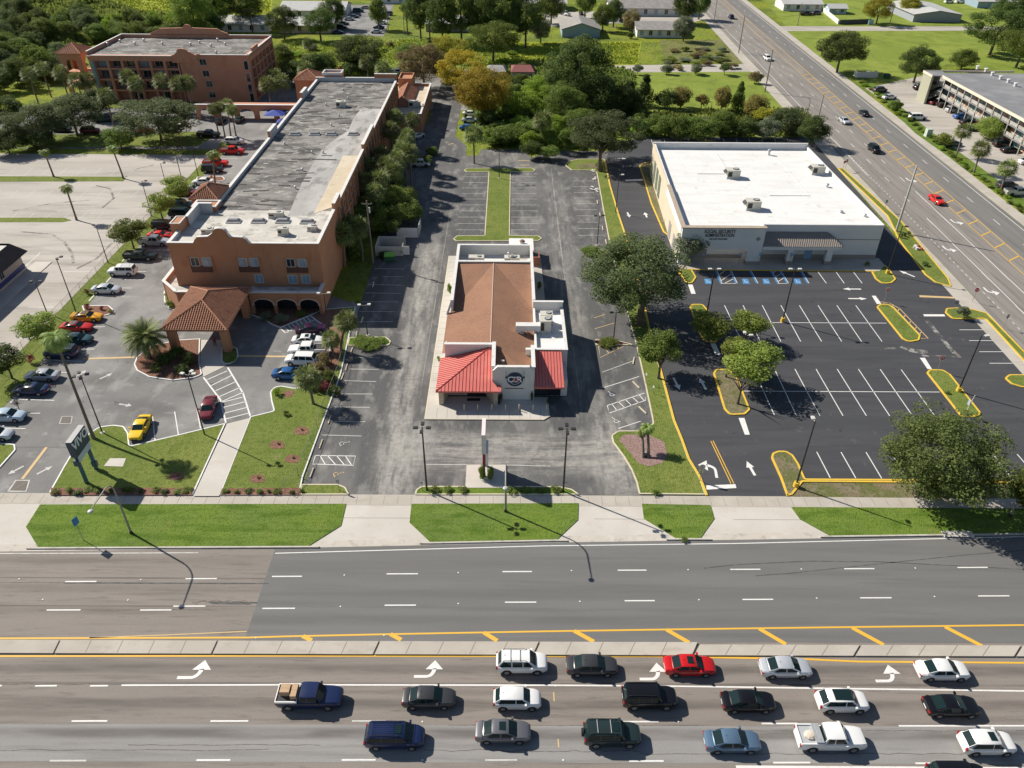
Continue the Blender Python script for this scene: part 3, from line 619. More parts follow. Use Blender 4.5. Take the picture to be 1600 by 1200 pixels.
for P, w in (([(1447,500),(1468,525),(1492,553)], .7), ([(1408,541),(1425,548),(1450,551)], 1.2), ([(1440,556),(1492,558)], .5), ([(1218,548),(1240,553)], .8), ([(1380,545),(1400,545)], .5)): M4.line(P, w, DUST, z4-.008)
x0 = 1017
for i, x in enumerate((1017,1037,1056,1075,1130,1150,1170,1190,1210,1230)): M4.line([(x, 216.5), (x+4, 229)], .13, WPAINT, z4)
M4.quad([(977,281),(1004,280),(1005,282.5),(978,283.5)], WPAINT, z4)
for c, a in (((970,248),0),): arrow(M4.mb(WPAINT), G(*c), a, z4, 2.8, 1., .16, 1.1)
M4.build('office_lot_markings')
# ---- far road
M5 = Marks(); z5 = .062
def rline(off, m, w, y0, y1, z=z5):
    mb = M5.mb(m); mb.strip([(rx(off, y0), y0), (rx(off, y1), y1)], w, z)
rline(85.3, WPAINT, .15, 175, 700); rline(106.2, WPAINT, .15, 62, 700)
for o in (96.2, 99.3): rline(o, YPAINT, .15, 62, 700)
for o in (88.9, 92.5, 102.7):
    y = 110
    while y < 640: rline(o, WPAINT, .14, y, y+3); y += 12.2
rline(92.6, WPAINT, .15, 62, 165); rline(89.0, WPAINT, .14, 62, 150)
for k in range(60):
    y = 100+k*1.7; rline(85.6, WPAINT, .12, y, y+.7)
for k in range(28):
    y = 130+k*5.6
    if y < 275: M5.mb(YPAINT).strip([(rx(96.2, y), y), (rx(99.3, y+2.2), y+2.2)], .28, z5)
for (o, y) in ((87.2,118),(87.2,135),(94.4,148),(94.4,172)): turn_arrow(M5.mb(WPAINT), (rx(o, y), y), -pi/2, z5, .95, 1)
M5.build('far_road_markings')
# ================================================================== BUILDINGS
def GY(px, py, y):
    d = _F + _RT*((px-800)/FPX) - _UP*((py-600)/FPX); t = y/d.y
    return Vector((d.x*t, y, HCAM+d.z*t))
STUCCO = mat('terracotta_stucco', (.42, .2, .108), .9, [((.47,.23,.13), .3, .4, .65, .7), ((.38,.14,.06), (.8,.8,.25), .52, .72, .6), ((.3,.11,.05), (2,2,.5), .6, .78, .4)], bump=(9., .25, .02))
PINK = mat('salmon_stucco', (.5, .24, .15), .9, [((.55,.28,.18), .3, .4, .65, .7), ((.4,.18,.11), (.8,.8,.25), .52, .72, .6)], bump=(9., .25, .02))
CAP = mat('white_coping', (.66, .65, .63), .8, [((.45,.44,.42), (1.2,1.2,3), .52, .74, .7)])
def flecks(t, co, c):
    b = t.node('ShaderNodeTexBrick'); t.l.new(co, b.inputs['Vector']); b.inputs['Color1'].default_value = (0,0,0,1); b.inputs['Color2'].default_value = (1,1,1,1)
    for k, v in (('Scale',1.0),('Mortar Size',.0),('Bias',-.05),('Brick Width',1.1),('Row Height',.62)): b.inputs[k].default_value = v
    sx = t.node('ShaderNodeSeparateColor'); t.l.new(b.outputs['Color'], sx.inputs[0])
    f = t.math('MULTIPLY', t.ramp(sx.outputs[0], .72, .9, 0, .8), t.ramp(t.noise(co, .25, 4, off=3), .4, .6, .1, 1)); g = t.ramp(sx.outputs[0], .05, .2, .35, 0)
    return t.mix(g, t.mix(f, c, (.42,.41,.385)), (.1,.095,.09))
GREYROOF = mat('weathered_gravel_roof', (.18, .17, .158), .95, [((.26,.247,.228), (.1,.06,1), .45, .6, .8), ((.085,.081,.078), (.16,.3,1), .45, .6, .9), ((.42,.41,.39), (.55,1.3,1), .6, .68, .8), ((.07,.068,.066), (.9,1.6,1), .58, .72, .75), ((.36,.345,.33), (2.2,3.5,1), .6, .68, .6)], bump=(4., .5, .05), extra=flecks)
PALEROOF = mat('pale_roof_membrane', (.5, .475, .43), .9, [((.62,.6,.55), (.2,.2,1), .42, .62, .8), ((.3,.28,.25), (.35,.5,1), .48, .66, .85), ((.15,.14,.13), (.9,1.2,1), .58, .72, .75)], bump=(4., .4, .04))
TANROOF = mat('tan_roof_membrane', (.55, .46, .33), .9, [((.62,.55,.43), (.3,.3,1), .42, .62, .7), ((.4,.32,.22), (.8,.8,1), .56, .74, .6)])
TILE = mat('clay_roof_tile', (.33, .155, .09), .8, [((.44,.2,.11), (2.5,2.5,2.5), .45, .65, .8), ((.2,.085,.05), (1.2,1.2,1.2), .52, .7, .7), ((.5,.27,.16), (6,6,6), .58, .74, .6)])
TILEO = mat('orange_roof_tile', (.42, .19, .11), .8, [((.5,.25,.15), (2.5,2.5,2.5), .45, .65, .8), ((.36,.13,.06), (1.2,1.2,1.2), .52, .7, .7)])
GLASS = mat('dark_window_glass', (.025, .032, .04), .08, spec=.8)
BGLASS = mat('curtained_blue_glass', (.2, .29, .36), .15, [((.32,.42,.5), (1.3,1.3,.4), .45, .6, .8)], spec=.7)
FRAME = mat('pale_window_frame', (.5, .5, .5), .6)
DARKIN = mat('dark_interior', (.03, .028, .027), .9)
WHITEST = mat('white_painted_stucco', (.72, .70, .66), .85, [((.6,.58,.54), (.5,.5,.3), .5, .7, .6), ((.5,.47,.42), (2,2,.6), .62, .78, .5)], bump=(9., .2, .02))
WHITEROOF = mat('white_membrane_roof', (.74, .735, .72), .7, [((.68,.67,.65), (.12,.5,1), .45, .62, .9), ((.56,.545,.515), (.5,.5,1), .58, .72, .7), ((.64,.62,.58), (2.,.3,1), .6, .7, .6)])
BEIGE = mat('beige_stucco', (.62, .53, .4), .88, [((.55,.46,.34), (.3,.3,.2), .45, .65, .6), ((.68,.6,.48), 1.2, .52, .7, .5)], bump=(9., .2, .02))
LGREY = mat('light_grey_stucco', (.74, .73, .7), .88, [((.68,.67,.64), (.3,.3,.3), .45, .65, .6), ((.7,.685,.65), 1.2, .52, .7, .5)], bump=(9., .2, .02))
TAUPE = mat('taupe_band', (.33, .28, .24), .85, [((.27,.23,.2), 1., .5, .7, .6)])
METAL = mat('galvanised_metal', (.55, .56, .56), .45, [((.42,.43,.43), 1.5, .5, .7, .6)], metallic=.5)
ACPAINT = mat('beige_enamel', (.56, .54, .47), .5, [((.42,.4,.34), 1.5, .55, .74, .6)])
BLACKM = mat('black_metal', (.02, .02, .021), .5)
SHINGLE = mat('brown_shingle', (.235, .118, .07), .9, [((.34,.185,.12), (5,5,5), .45, .62, .8), ((.17,.085,.052), (9,9,9), .5, .66, .8), ((.3,.155,.09), (.25,.25,.25), .4, .65, .7), ((.4,.24,.16), (16,16,16), .58, .7, .6)], bump=(14., .7, .03))
REDMETAL = mat('red_metal_roof', (.6, .155, .13), .6, [((.64,.2,.17), (.4,.4,.4), .42, .64, .7), ((.5,.11,.095), (1.2,1.2,1.2), .55, .74, .5)], spec=.4)
REDSEAM = mat('red_metal_seam', (.4, .07, .06), .5)
STONE = mat('tan_stone_cladding', (.48, .39, .28), .9, [((.6,.52,.4), (3,3,5), .45, .6, .85), ((.3,.23,.16), (4,4,6), .52, .66, .8)], bump=(8., .8, .04))
DKSHING = mat('charcoal_shingle', (.05, .048, .052), .9, [((.08,.076,.08), (5,5,5), .45, .65, .8)])
GYSHING = mat('grey_shingle', (.27, .255, .24), .9, [((.35,.335,.315), (.5,.5,.5), .42, .64, .8), ((.17,.16,.15), (2,2,2), .54, .72, .7)])
BLUEWALL = mat('slate_blue_siding', (.27, .36, .43), .85, [((.22,.3,.37), (.4,.4,4), .45, .65, .7)])
NAVY = mat('navy_paint', (.03, .05, .2), .6)
TEAL = mat('teal_paint', (.08, .3, .32), .6)
ARCHT = mat('pale_arch_trim', (.58, .42, .33), .85)

def roof_ribs(mb, a, b, c, d, pitch, w, h, lift=.0):
    """ribs running upslope on the face with eave a-b and top edge d-c"""
    a, b, c, d = map(Vector, (a, b, c, d)); u = (b-a).normalized(); W = (b-a).length
    n = u.cross(d-a).normalized() if (d-a).length > 1e-6 else u.cross(c-a).normalized()
    if n.z < 0: n = -n
    v = n.cross(u); 
    if v.z < 0: v = -v
    H = max((c-a).dot(v), (d-a).dot(v)); u1 = (d-a).dot(u); u2 = (c-a).dot(u)
    k = 0
    x = pitch*.5
    while x < W:
        vm = H
        if x < u1: vm = H*x/u1
        elif x > u2: vm = H*(W-x)/max(1e-6, W-u2)
        if vm > .15:
            p = a+u*x; q = p+v*vm; up = n*(h+lift)
            lo = n*lift
            mb.add([p-u*w/2+lo, p-u*w*.22+up, p+u*w*.22+up, p+u*w/2+lo, q-u*w/2+lo, q-u*w*.22+up, q+u*w*.22+up, q+u*w/2+lo],
                   [(0,1,5,4),(1,2,6,5),(2,3,7,6),(0,3,2,1)])
        x += pitch
def tile_rows(mb, a, b, c, d, step=.42, proud=.05):
    """shallow lips across the slope: the courses of a tile or shingle roof"""
    a, b, c, d = map(Vector, (a, b, c, d)); n = (b-a).cross(d-a if (d-a).length > .01 else c-a).normalized()
    if n.z < 0: n = -n
    L = (d-a).length; k = 1; N = int(L/step)
    for k in range(1, N):
        t = k/N; p = a.lerp(d, t); q = b.lerp(c, t); e = (a-d).normalized()*.06
        mb.add([p+e+n*proud, q+e+n*proud, q+n*.005, p+n*.005], [(0,1,2,3)])
def hip_roof(name, x0, x1, y0, y1, z, rise, m, parent, axis='y', inset_=None, ribs=.34, trim=None):
    """hip roof over a rectangle, thickness .18, with barrel-tile ribs"""
    mb = MB(); mx, my = (x0+x1)/2, (y0+y1)/2
    if axis == 'y':
        ins = inset_ if inset_ is not None else min((x1-x0)/2, (y1-y0)/2)
        r0, r1 = (mx, y0+ins, z+rise), (mx, y1-ins, z+rise)
    else:
        ins = inset_ if inset_ is not None else min((y1-y0)/2, (x1-x0)/2)
        r0, r1 = (x0+ins, my, z+rise), (x1-ins, my, z+rise)
    A, B, C, D = (x0,y0,z), (x1,y0,z), (x1,y1,z), (x0,y1,z)
    faces = [(A,B,r0,r0),(B,C,r1,r0),(C,D,r1,r1),(D,A,r0,r1)] if axis == 'y' else [(A,B,r1,r0),(B,C,r1,r1),(C,D,r0,r1),(D,A,r0,r0)]
    for f in faces:
        q = [f[0], f[1], f[2]] + ([f[3]] if f[3] != f[2] else [])
        mb.add(q, [tuple(range(len(q)))])
        if ribs: roof_ribs(mb, *f, ribs, ribs*.72, .085); tile_rows(mb, *f, .46, .105)
    lo = z-.2
    mb.add([A,B,C,D,(x0,y0,lo),(x1,y0,lo),(x1,y1,lo),(x0,y1,lo)], [(0,4,5,1),(1,5,6,2),(2,6,7,3),(3,7,4,0),(4,7,6,5)])
    rm = MB()
    for p, q in ((A,r0),(B,r0 if axis == 'y' else r1),(C,r1),(D,r1 if axis == 'y' else r0),(r0,r1)):
        if Vector(p) != Vector(q): rm.cyl(Vector(p)+Vector((0,0,.05)), Vector(q)+Vector((0,0,.06)), .13, .13, 6)
    o = mb.build('roof', m, parent)
    if ribs: rm.build('ridge_cap', trim or m, o)
    return o
def window(parent, x0, x1, z0, z1, y, m=None, face='-y', mull=1, name='window', fw=.09, proud=.05):
    """window on an axis-aligned wall: frame part with a pane child. face: which way it looks; y is the wall plane coordinate"""
    m = m or GLASS
    def P(a, c, out):
        if face == '-y': return (a, y-out, c)
        if face == '+y': return (a, y+out, c)
        if face == '+x': return (y+out, a, c)
        return (y-out, a, c)
    def bx(mb, a0, a1, c0, c1, o0, o1):
        A, B = P(a0, c0, o0), P(a1, c1, o1)
        mb.box(min(A[0],B[0]), max(A[0],B[0]), min(A[1],B[1]), max(A[1],B[1]), min(A[2],B[2]), max(A[2],B[2]))
    f = MB(); bx(f, x0, x1, z0-fw, z0, -.05, proud+.06); bx(f, x0, x1, z1, z1+fw, -.05, proud)
    bx(f, x0-fw, x0, z0-fw, z1+fw, -.05, proud+.003); bx(f, x1, x1+fw, z0-fw, z1+fw, -.05, proud+.003)
    for k in range(1, mull+1):
        c = x0+(x1-x0)*k/(mull+1); bx(f, c-.03, c+.03, z0, z1, -.03, proud-.006)
    o = f.build(name, FRAME, parent); g = MB(); bx(g, x0+.005, x1-.005, z0+.005, z1-.005, -.04, .015); g.build('pane', m, o); return o
def arch_wall(mb, x0, x1, z0, z1, y0, y1, ops, along='x'):
    """wall slab pierced by round-headed openings ops = [(a, b, springing z, rise)]"""
    out = [(x0, z0)]
    for a, b, zs, r in ops:
        out += [(a, z0), (a, zs)]
        for k in range(1, 8):
            t = pi-pi*k/8; out.append(((a+b)/2+(b-a)/2*cos(t), zs+r*sin(t)))
        out += [(b, zs), (b, z0)]
    out += [(x1, z0), (x1, z1), (x0, z1)]
    if along == 'x': mb.extrude([(a, y0, c) for a, c in out][::-1], (0, y1-y0, 0))
    else: mb.extrude([(y0, a, c) for a, c in out], (y1-y0, 0, 0))
def ring_parapet(mb, x0, x1, y0, y1, z0, z1, w=.3):
    mb.box(x0, x1, y0, y0+w, z0, z1); mb.box(x0, x1, y1-w, y1, z0, z1)
    mb.box(x0, x0+w, y0+w, y1-w, z0, z1); mb.box(x1-w, x1, y0+w, y1-w, z0, z1)

# ------------------------------------------------------------------ the long hotel
H = thing('hotel_building', 'long three storey terracotta hotel with a stepped front gable and tiled entrance canopy', 'hotel', (-42, 160, 0))
HL = lambda mb, name, m, par=None, **k: mb.build(name, m, par or H, loc=None if par else (42, -160, 0), **k)
class Sub(MB): pass
def hpart(mb, name, m, **k):
    o = mb.build(name, m, H, **k); o.location = (42, -160, 0); return o
W = MB()
W.box(-54, -30.1, 111.9, 126, .05, 10.45); W.box(-51.6, -30.2, 126.01, 215, .05, 10.43)
wall_o = hpart(W, 'wall', STUCCO)
# roof decks and parapets
rd = MB(); rd.box(-51.3, -30.5, 126.2, 214.7, 10.44, 10.5); roof_o = hpart(rd, 'roof', GREYROOF)
rp = MB(); rp.poly([(-53.6,112.3),(-30.5,112.3),(-30.5,126.4),(-50.9,126.4),(-53.6,125.6)], 10.52)
a = [G(*p, 10.5) for p in ((395,200),(420,180),(454,180),(440,290),(360,345),(300,340),(312,322),(345,318))]
rp.build('roof_patch', PALEROOF, roof_o)
rp = MB(); rp.poly([tuple(G(*p, 10.5))[:2] for p in ((372,322),(428,236),(516,236),(500,250),(535,247),(572,242),(560,232),(562,218),(590,220),(602,174),(568,172),(556,205),(545,218),(500,235))][0:0] or [tuple(G(*q, 10.53))[:2] for q in ((563.5,170),(597,170),(586,199),(577,220),(566,243),(520,290),(492,337),(450,337),(472,285),(495,246),(505,231),(520,220),(544,204),(552,186))], 10.53)
rp.build('roof_patch', mat('grey_white_membrane', (.36,.35,.335), .9, [((.46,.45,.43), (.2,.1,1), .45, .62, .8), ((.2,.19,.18), (.5,.25,1), .5, .66, .8), ((.14,.135,.13), (1.2,1.2,1), .6, .74, .6)]), roof_o)
rp = MB(); rp.poly([tuple(G(*q, 10.56))[:2] for q in ((536,243),(566.5,243),(548,278),(527,321),(490,334))], 10.56); rp.build('roof_patch', TANROOF, roof_o)
par = MB()
def cap_run(path, w=.42, z0=10.4, z1=11.0): par.wall(path, w, z0, z1)
# front parapet with the stepped, curved gable
prof = [(-54.05,10.45)]
gx = lambda px: GY(px, 370, 112).x
cx_ = GY(344, 365, 112).x
top = [(gx(300),11.0),(gx(304),11.6),(gx(308),12.0),(gx(325),12.1),(gx(331),12.5)]
for k in range(9):
    t = pi-pi*k/8; top.append((cx_+1.15*cos(t), 12.75+.75*sin(t)))
top += [(gx(357),12.5),(gx(360),12.1),(gx(379),12.0),(gx(384),11.7),(gx(388),11.0)]
prof = [(-54.05,10.4),(-54.05,11.0)]+top+[(-30.05,11.0),(-30.05,10.4)]
fm = MB(); fm.extrude([(x, 111.86, z) for x, z in prof][::-1], (0, .4, 0)); hpart(fm, 'gable', STUCCO)
cm = MB()
pts = [(-54.1,11.02)]+[(x, z+.02) for x, z in top]+[(-30,11.02)]
for (xa, za), (xb, zb) in zip(pts, pts[1:]):
    cm.extrude([(xa,111.8,za),(xb,111.8,zb),(xb,111.8,zb+.1),(xa,111.8,za+.1)], (0,.55,0))
par.box(-30.5, -30.06, 112.3, 215, 10.4, 11.0); par.box(-51.7, -30.06, 214.6, 215.05, 10.4, 11.5)
par.box(-51.66, -51.2, 128.7, 214.6, 10.4, 11.0); par.box(-54.05, -53.6, 112.3, 117, 10.4, 11.0); par.box(-53.55, -53.1, 119.5, 125.5, 10.4, 12.2); par.box(-53.1, -51, 125.1, 125.5, 10.4, 12.2)
for y in (165, 196): par.box(-51.72, -51.1, y, y+5.5, 11.0, 12.3)
par.box(-30.56, -30.0, 158, 172, 11.0, 11.9); par.box(-30.56, -30.0, 126, 131, 11.0, 12.0); par.box(-36, -30.0, 214.55, 215.1, 11.5, 12.5)
hpart(par, 'parapet', STUCCO); pl = MB(); pl.box(-51.2, -51.12, 128.8, 214.5, 10.5, 11.0); pl.box(-51.12, -30.5, 214.5, 214.6, 10.5, 11.5); pl.box(-53.6, -53.5, 112.4, 117, 10.5, 11); pl.box(-53.1, -53.03, 119.6, 125, 10.5, 12.2); pl.box(-53.03, -51, 125.0, 125.1, 10.5, 12.2)
for y in (165, 196): pl.box(-51.1, -51.02, y, y+5.5, 11.0, 12.3)
hpart(pl, 'parapet_lining', mat('pale_parapet_lining', (.5,.51,.52), .85, [((.36,.36,.36), (1,1,2), .5, .7, .6)]))
for (x0,x1,y0,y1,z) in ((-30.55,-30.0,112.35,126,11.0),(-30.62,-29.95,126,131,12.0),(-30.55,-30,131,158,11.0),(-30.62,-29.95,158,172,11.9),(-30.55,-30,172,214.5,11.0),(-51.75,-36,214.5,215.1,11.5),(-36,-29.95,214.5,215.15,12.5),(-51.72,-51.14,128.7,165,11.0),(-51.78,-51.05,165,170.5,12.3),(-51.72,-51.14,170.5,196,11.0),(-51.78,-51.05,196,201.5,12.3),(-51.72,-51.14,201.5,214.5,11.0),(-54.1,-53.55,112.35,117,11.0),(-53.6,-53.05,119.5,125.6,12.2),(-53.05,-50.95,125.05,125.6,12.2)):
    cm.box(x0, x1, y0, y1, z, z+.1)
hpart(cm, 'coping', CAP)
# windows of the front
for (xa, xb, ya, yb, kinds) in ((295,335,402,425,(GLASS,BGLASS)),(370,408,403,425,(BGLASS,BGLASS)),(445,483,404,426,(GLASS,BGLASS))):
    p0, p1 = GY(xa, ya, 111.9), GY(xb, yb, 111.9); zt, zb = p0.z, p1.z; w = p1.x-p0.x
    rc = MB(); rc.box(p0.x, p1.x, 111.8, 111.92, zb, zb+(zt-zb)*.42); o = hpart(rc, 'balcony_panel', mat('dark_brown_rail', (.1,.045,.03), .7))
    for k in (0, 1):
        o = window(H, p0.x+w*(.06+k*.53), p0.x+w*(.41+k*.53), zb+(zt-zb)*.44, zt-.1, 111.9, kinds[k]); o.location = (42, -160, 0)
    fr = MB(); fr.box(p0.x-.2, p0.x, 111.72, 111.91, zb-.15, zt+.1); fr.box(p1.x, p1.x+.2, 111.72, 111.91, zb-.15, zt+.1); fr.box(p0.x, p1.x, 111.7, 111.91, zb-.15, zb); hpart(fr, 'window_surround', STUCCO)
for (xa, xb, ya, yb) in ((398,412,429,441),(450,465,430,442),(471,485,430,442)):
    p0, p1 = GY(xa, ya, 111.9), GY(xb, yb, 111.9)
    o = window(H, p0.x, p1.x, p1.z, p0.z, 111.9, BGLASS); o.location = (42, -160, 0)
# right flank: pilasters, three floors of recessed windows
pm = MB()
for k in range(24):
    y = 128+k*3.7; pm.box(-30.25, -29.75, y, y+.5, .05, 10.4)
for z in (3.6, 7.0): pm.box(-30.25, -29.85, 126.5, 214.5, z, z+.35)
hpart(pm, 'pilaster', STUCCO)
for k in range(23):
    for z in (.9, 4.4, 7.8):
        if z < 4 and k % 2: continue
        o = window(H, 129.1+k*3.7, 131.2+k*3.7, z, z+1.6, -30.2, GLASS, '+x'); o.location = (42, -160, 0)
# podium with arcade
pd = MB()
ox = [-41.0, -37.35, -33.7]
arch_wall(pd, -41.6, -30.05, .05, 4.0, 108.6, 109.1, [(-41.1,-37.9,1.9,.95),(-37.4,-34.2,1.9,.95),(-33.7,-30.6,1.9,.95)])
pd.box(-30.5, -30.05, 109.1, 111.9, .05, 4.0)
hpart(pd, 'arcade', STUCCO); pd = MB()
arch_wall(pd, -53.2, -49.5, .05, 4.0, 108.7, 109.1, [(-52.6,-50.2,2.0,1.0)])
pd.extrude([(-53.2,108.7,.05),(-56.6,112.4,.05),(-56.6,112.4,4.0),(-53.2,108.7,4.0)], (.25,.25,0)); pd.box(-56.7, -56.3, 112.4, 125, .05, 4.0)
hpart(pd, 'arcade', STUCCO)
am = MB()
for a0, b0 in ((-41.1,-37.9),(-37.4,-34.2),(-33.7,-30.6)):
    c0 = (a0+b0)/2; r = (b0-a0)/2
    path = [(c0+(r+.08)*cos(pi-pi*k/12), 108.55, 1.9+(1.03)*sin(pi-pi*k/12)) for k in range(13)]; am.tube(path, .11, 6)
    am.box(a0-.3, a0+.06, 108.52, 108.6, 1.75, 1.95); am.box(b0-.06, b0+.3, 108.52, 108.6, 1.75, 1.95)
hpart(am, 'arch_trim', ARCHT)
pr = MB(); pr.poly([(-56.4,125),(-56.4,112.6),(-53.1,109.1),(-30.4,109.1),(-30.4,111.85),(-54.05,111.85),(-54.05,125)], 3.4); hpart(pr, 'podium_roof', PALEROOF)
pc = MB(); pc.box(-53.2, -30.0, 108.5, 109.15, 4.0, 4.12); pc.box(-30.55, -30.0, 109.15, 111.85, 4.0, 4.12); pc.wall([(-53.2,108.8),(-56.5,112.4),(-56.5,125)], .55, 4.0, 4.12); hpart(pc, 'coping', CAP)
pi_ = MB(); pi_.box(-53, -30.6, 110.4, 110.5, .05, 3.3); hpart(pi_, 'entrance_glazing', GLASS)
r_ = random.Random(5); rs = MB()
for k in range(60):
    y = 128+85*r_.random(); x = r_.uniform(-50,-37); a_ = r_.uniform(-.2,.2); rs.obox((x, y), a_, r_.uniform(.4,2.6), r_.uniform(.1,.35), 10.5, 10.566)
rs.build('roof_stain', mat('dark_roof_stain', (.085,.082,.08), .95), roof_o)
# skylights and roof boxes
SKY = mat('grey_skylight_dome', (.3, .29, .29), .35)
def skylight(x, y, s=1.0):
    m = MB(); m.box(x-1.2*s, x+1.2*s, y-.7, y+.7, 10.5, 10.75); f = hpart(m, 'skylight', CAP)
    d = MB(); P0 = [(x-1.1*s,y-.6,10.76),(x+1.1*s,y-.6,10.76),(x+1.1*s,y+.6,10.76),(x-1.1*s,y+.6,10.76)]; P1 = [(x-.8*s,y-.35,11.1),(x+.8*s,y-.35,11.1),(x+.8*s,y+.35,11.1),(x-.8*s,y+.35,11.1)]
    d.add(P0+P1, [(4,5,6,7),(0,1,5,4),(1,2,6,5),(2,3,7,6),(3,0,4,7)]); d.build('dome', SKY, f)
for px, py in ((365,346),(404,346),(442,346),(480,347),(461,210),(492,210),(518,210),(552,210)):
    p = G(px, py, 10.6); skylight(p.x, p.y)
# roof-top stair turret with tiled cap, and two small boxes
tm = MB(); tm.box(-56.1, -51.7, 129.6, 135.4, .05, 11.2); tm.box(-54.7, -50.6, 125.7, 128.6, 8, 11.3); tm.box(-55, -53.4, 116.6, 119.6, 8, 12.2); hpart(tm, 'stair_turret', STUCCO)
hr = hip_roof('roof', -56.5, -51.3, 129.2, 135.8, 11.35, 1.5, TILE, H); hr.location = (42, -160, 0); hr.name = 'turret_roof'
c2 = MB(); ring_parapet(c2, -54.8, -50.5, 125.6, 128.7, 11.3, 11.5, .35); ring_parapet(c2, -55.05, -53.35, 116.55, 119.65, 12.2, 12.3, .2); hpart(c2, 'coping', CAP)
# rear tower with arched openings
tw = MB()
arch_wall(tw, -57.6, -51.4, .05, 10.6, 215.1, 215.6, [(-55.9,-53.1,7.4,1.3)])
arch_wall(tw, 215.6, 221.5, .05, 10.6, -57.6, -57.1, [(217.2,220,7.4,1.3)], 'y'); tw.box(-51.9, -51.4, 215.6, 221.5, .05, 10.6); tw.box(-57.6, -51.4, 221.5, 222, .05, 10.6)
hpart(tw, 'rear_tower', STUCCO)
hr = hip_roof('roof', -58, -51, 214.7, 222.4, 10.75, 1.9, TILEO, H); hr.location = (42, -160, 0); hr.name = 'tower_roof'
bx = MB(); bx.box(-50, -45, 215.2, 219, .05, 12.0); hpart(bx, 'roof_box', STUCCO); c3 = MB(); ring_parapet(c3, -50.1, -44.9, 215.15, 219.1, 12, 12.6, .3); hpart(c3, 'coping', CAP)
# small pipes and vents on the roof
vm = MB()
for px, py in ((536,142),(544,155),(535,168),(530,182),(518,197),(488,240),(473,267),(462,295),(510,165),(445,226),(505,240)):
    p = G(px, py, 10.5); vm.cyl(p, p+Vector((0,0,.5)), .2, .16, 8); vm.ball(p+Vector((0,0,.5)), .26, .26, .14)
hpart(vm, 'roof_vent', METAL)
# entrance canopy
cn = MB()
for x in (-50.0, -42.2):
    for y in (97.0, 107.2): cn = MB(); cn.box(x-.55, x+.55, y, y+1.1, .05, 4.2); hpart(cn, 'canopy_post', STUCCO)
hr = hip_roof('roof', -51.0, -41.2, 96.3, 109.6, 4.45, 2.1, TILE, H, 'y', 5.2, ribs=.36); hr.location = (42, -160, 0); hr.name = 'canopy_roof'
fb = MB(); ring_parapet(fb, -50.7, -41.5, 96.6, 109.3, 4.0, 4.27, .35); hpart(fb, 'canopy_beam', mat('brown_trim', (.16,.07,.045), .8))
# rear wing with tiles and flat roof
rw = MB(); rw.box(-35, -22.9, 203.5, 234.5, .05, 4.6); ring_parapet(rw, -35, -22.9, 203.5, 234.5, 4.6, 5.3, .35); hpart(rw, 'rear_wing', STUCCO)
c4 = MB(); ring_parapet(c4, -35.1, -22.8, 203.4, 234.6, 5.3, 5.4, .5); hpart(c4, 'coping', CAP)
rf = MB(); rf.poly([(-34.6,203.9),(-23.3,203.9),(-23.3,234.1),(-34.6,234.1)], 4.63); hpart(rf, 'wing_roof', TANROOF)
hr = hip_roof('roof', -31.5, -26.3, 212, 231, 5.0, 1.9, TILEO, H); hr.location = (42, -160, 0); hr.name = 'wing_tile_roof'
bx = MB(); bx.box(-32, -28, 231, 238, .05, 7.0); ring_parapet(bx, -32, -28, 231, 238, 7, 7.5, .3); hpart(bx, 'wing_box', STUCCO)

# ------------------------------------------------------------------ four storey block behind
B4 = thing('hotel_block', 'four storey salmon hotel block with loggias and a curved gable behind the oaks', 'hotel', (-98, 245, 0))
def bpart(mb, name, m, **k):
    o = mb.build(name, m, B4, **k); o.location = (98, -245, 0); return o
X0, X1, Y0, Y1, ZT = -121.5, -74.5, 232.6, 259, 12.7
w = MB(); w.box(X0+.2, -94.8, 234.4, Y1, .05, ZT-.3); w.box(-94.8, -76.3, Y0, Y1, .05, ZT-.3); bpart(w, 'wall', PINK)
lg = MB(); cols = [-119.2+k*4.05 for k in range(7)]
for x in cols: lg.box(x-.35, x+.35, Y0, 234.4, .05, ZT-.3)
for z in (0.05, 2.9, 5.9, 8.9): lg.box(cols[0], cols[-1], Y0+.1, 234.4, z+.001, z+.45)
lg.box(cols[0]-.35, -94.8, Y0-.02, 234.4, 11.3, ZT)
bpart(lg, 'loggia', PINK); lg = MB()
for k in range(7):
    y = Y0+1.5+k*4.1; lg.box(-76.3, -74.5, y-.35, y+.35, .05, ZT-.3)
for z in (0.05, 2.9, 5.9, 8.9): lg.box(-76.3, -74.6, Y0+1.5, Y1-.3, z+.001, z+.45)
lg.box(-76.3, -74.48, Y0, Y1, 11.3, ZT); lg.box(-76.3, -74.5, Y0, Y0+1.1, .05, 11.3)
bpart(lg, 'loggia', PINK)
for k in range(6):
    for j, z in enumerate((.6, 3.5, 6.5, 9.5)):
        if j == 0 and k % 2: continue
        o = window(B4, cols[k]+.7, cols[k]+3.3, z, z+1.8, 234.4, BGLASS if (k+j) % 3 == 0 else GLASS); o.location = (98, -245, 0)
for k in range(6):
    for z in (.6, 3.5, 6.5, 9.5):
        y = Y0+1.5+k*4.1; o = window(B4, y+.7, y+3.3, z, z+1.8, -76.3, GLASS, '+x'); o.location = (98, -245, 0)
for px, py in ((317,97),(322,115),(327,131),(332,148)):
    p = GY(px, py, Y0); o = window(B4, p.x-.9, p.x+.9, p.z-.8, p.z+.8, Y0, GLASS); o.location = (98, -245, 0)
for px, py in ((384.5,102),(388,121),(391,138),(394,152)):
    p = GY(px, py, Y0); o = window(B4, p.x-.55, p.x+.55, p.z-1.2, p.z+1.1, Y0, GLASS, mull=0, name='arched_window'); o.location = (98, -245, 0)
g = MB(); gxx = lambda px: GY(px, 80, Y0).x
gp = [(gxx(266),11.0),(gxx(266),12.9),(gxx(272),13.3),(gxx(277),14.0)]
cc = gxx(284)
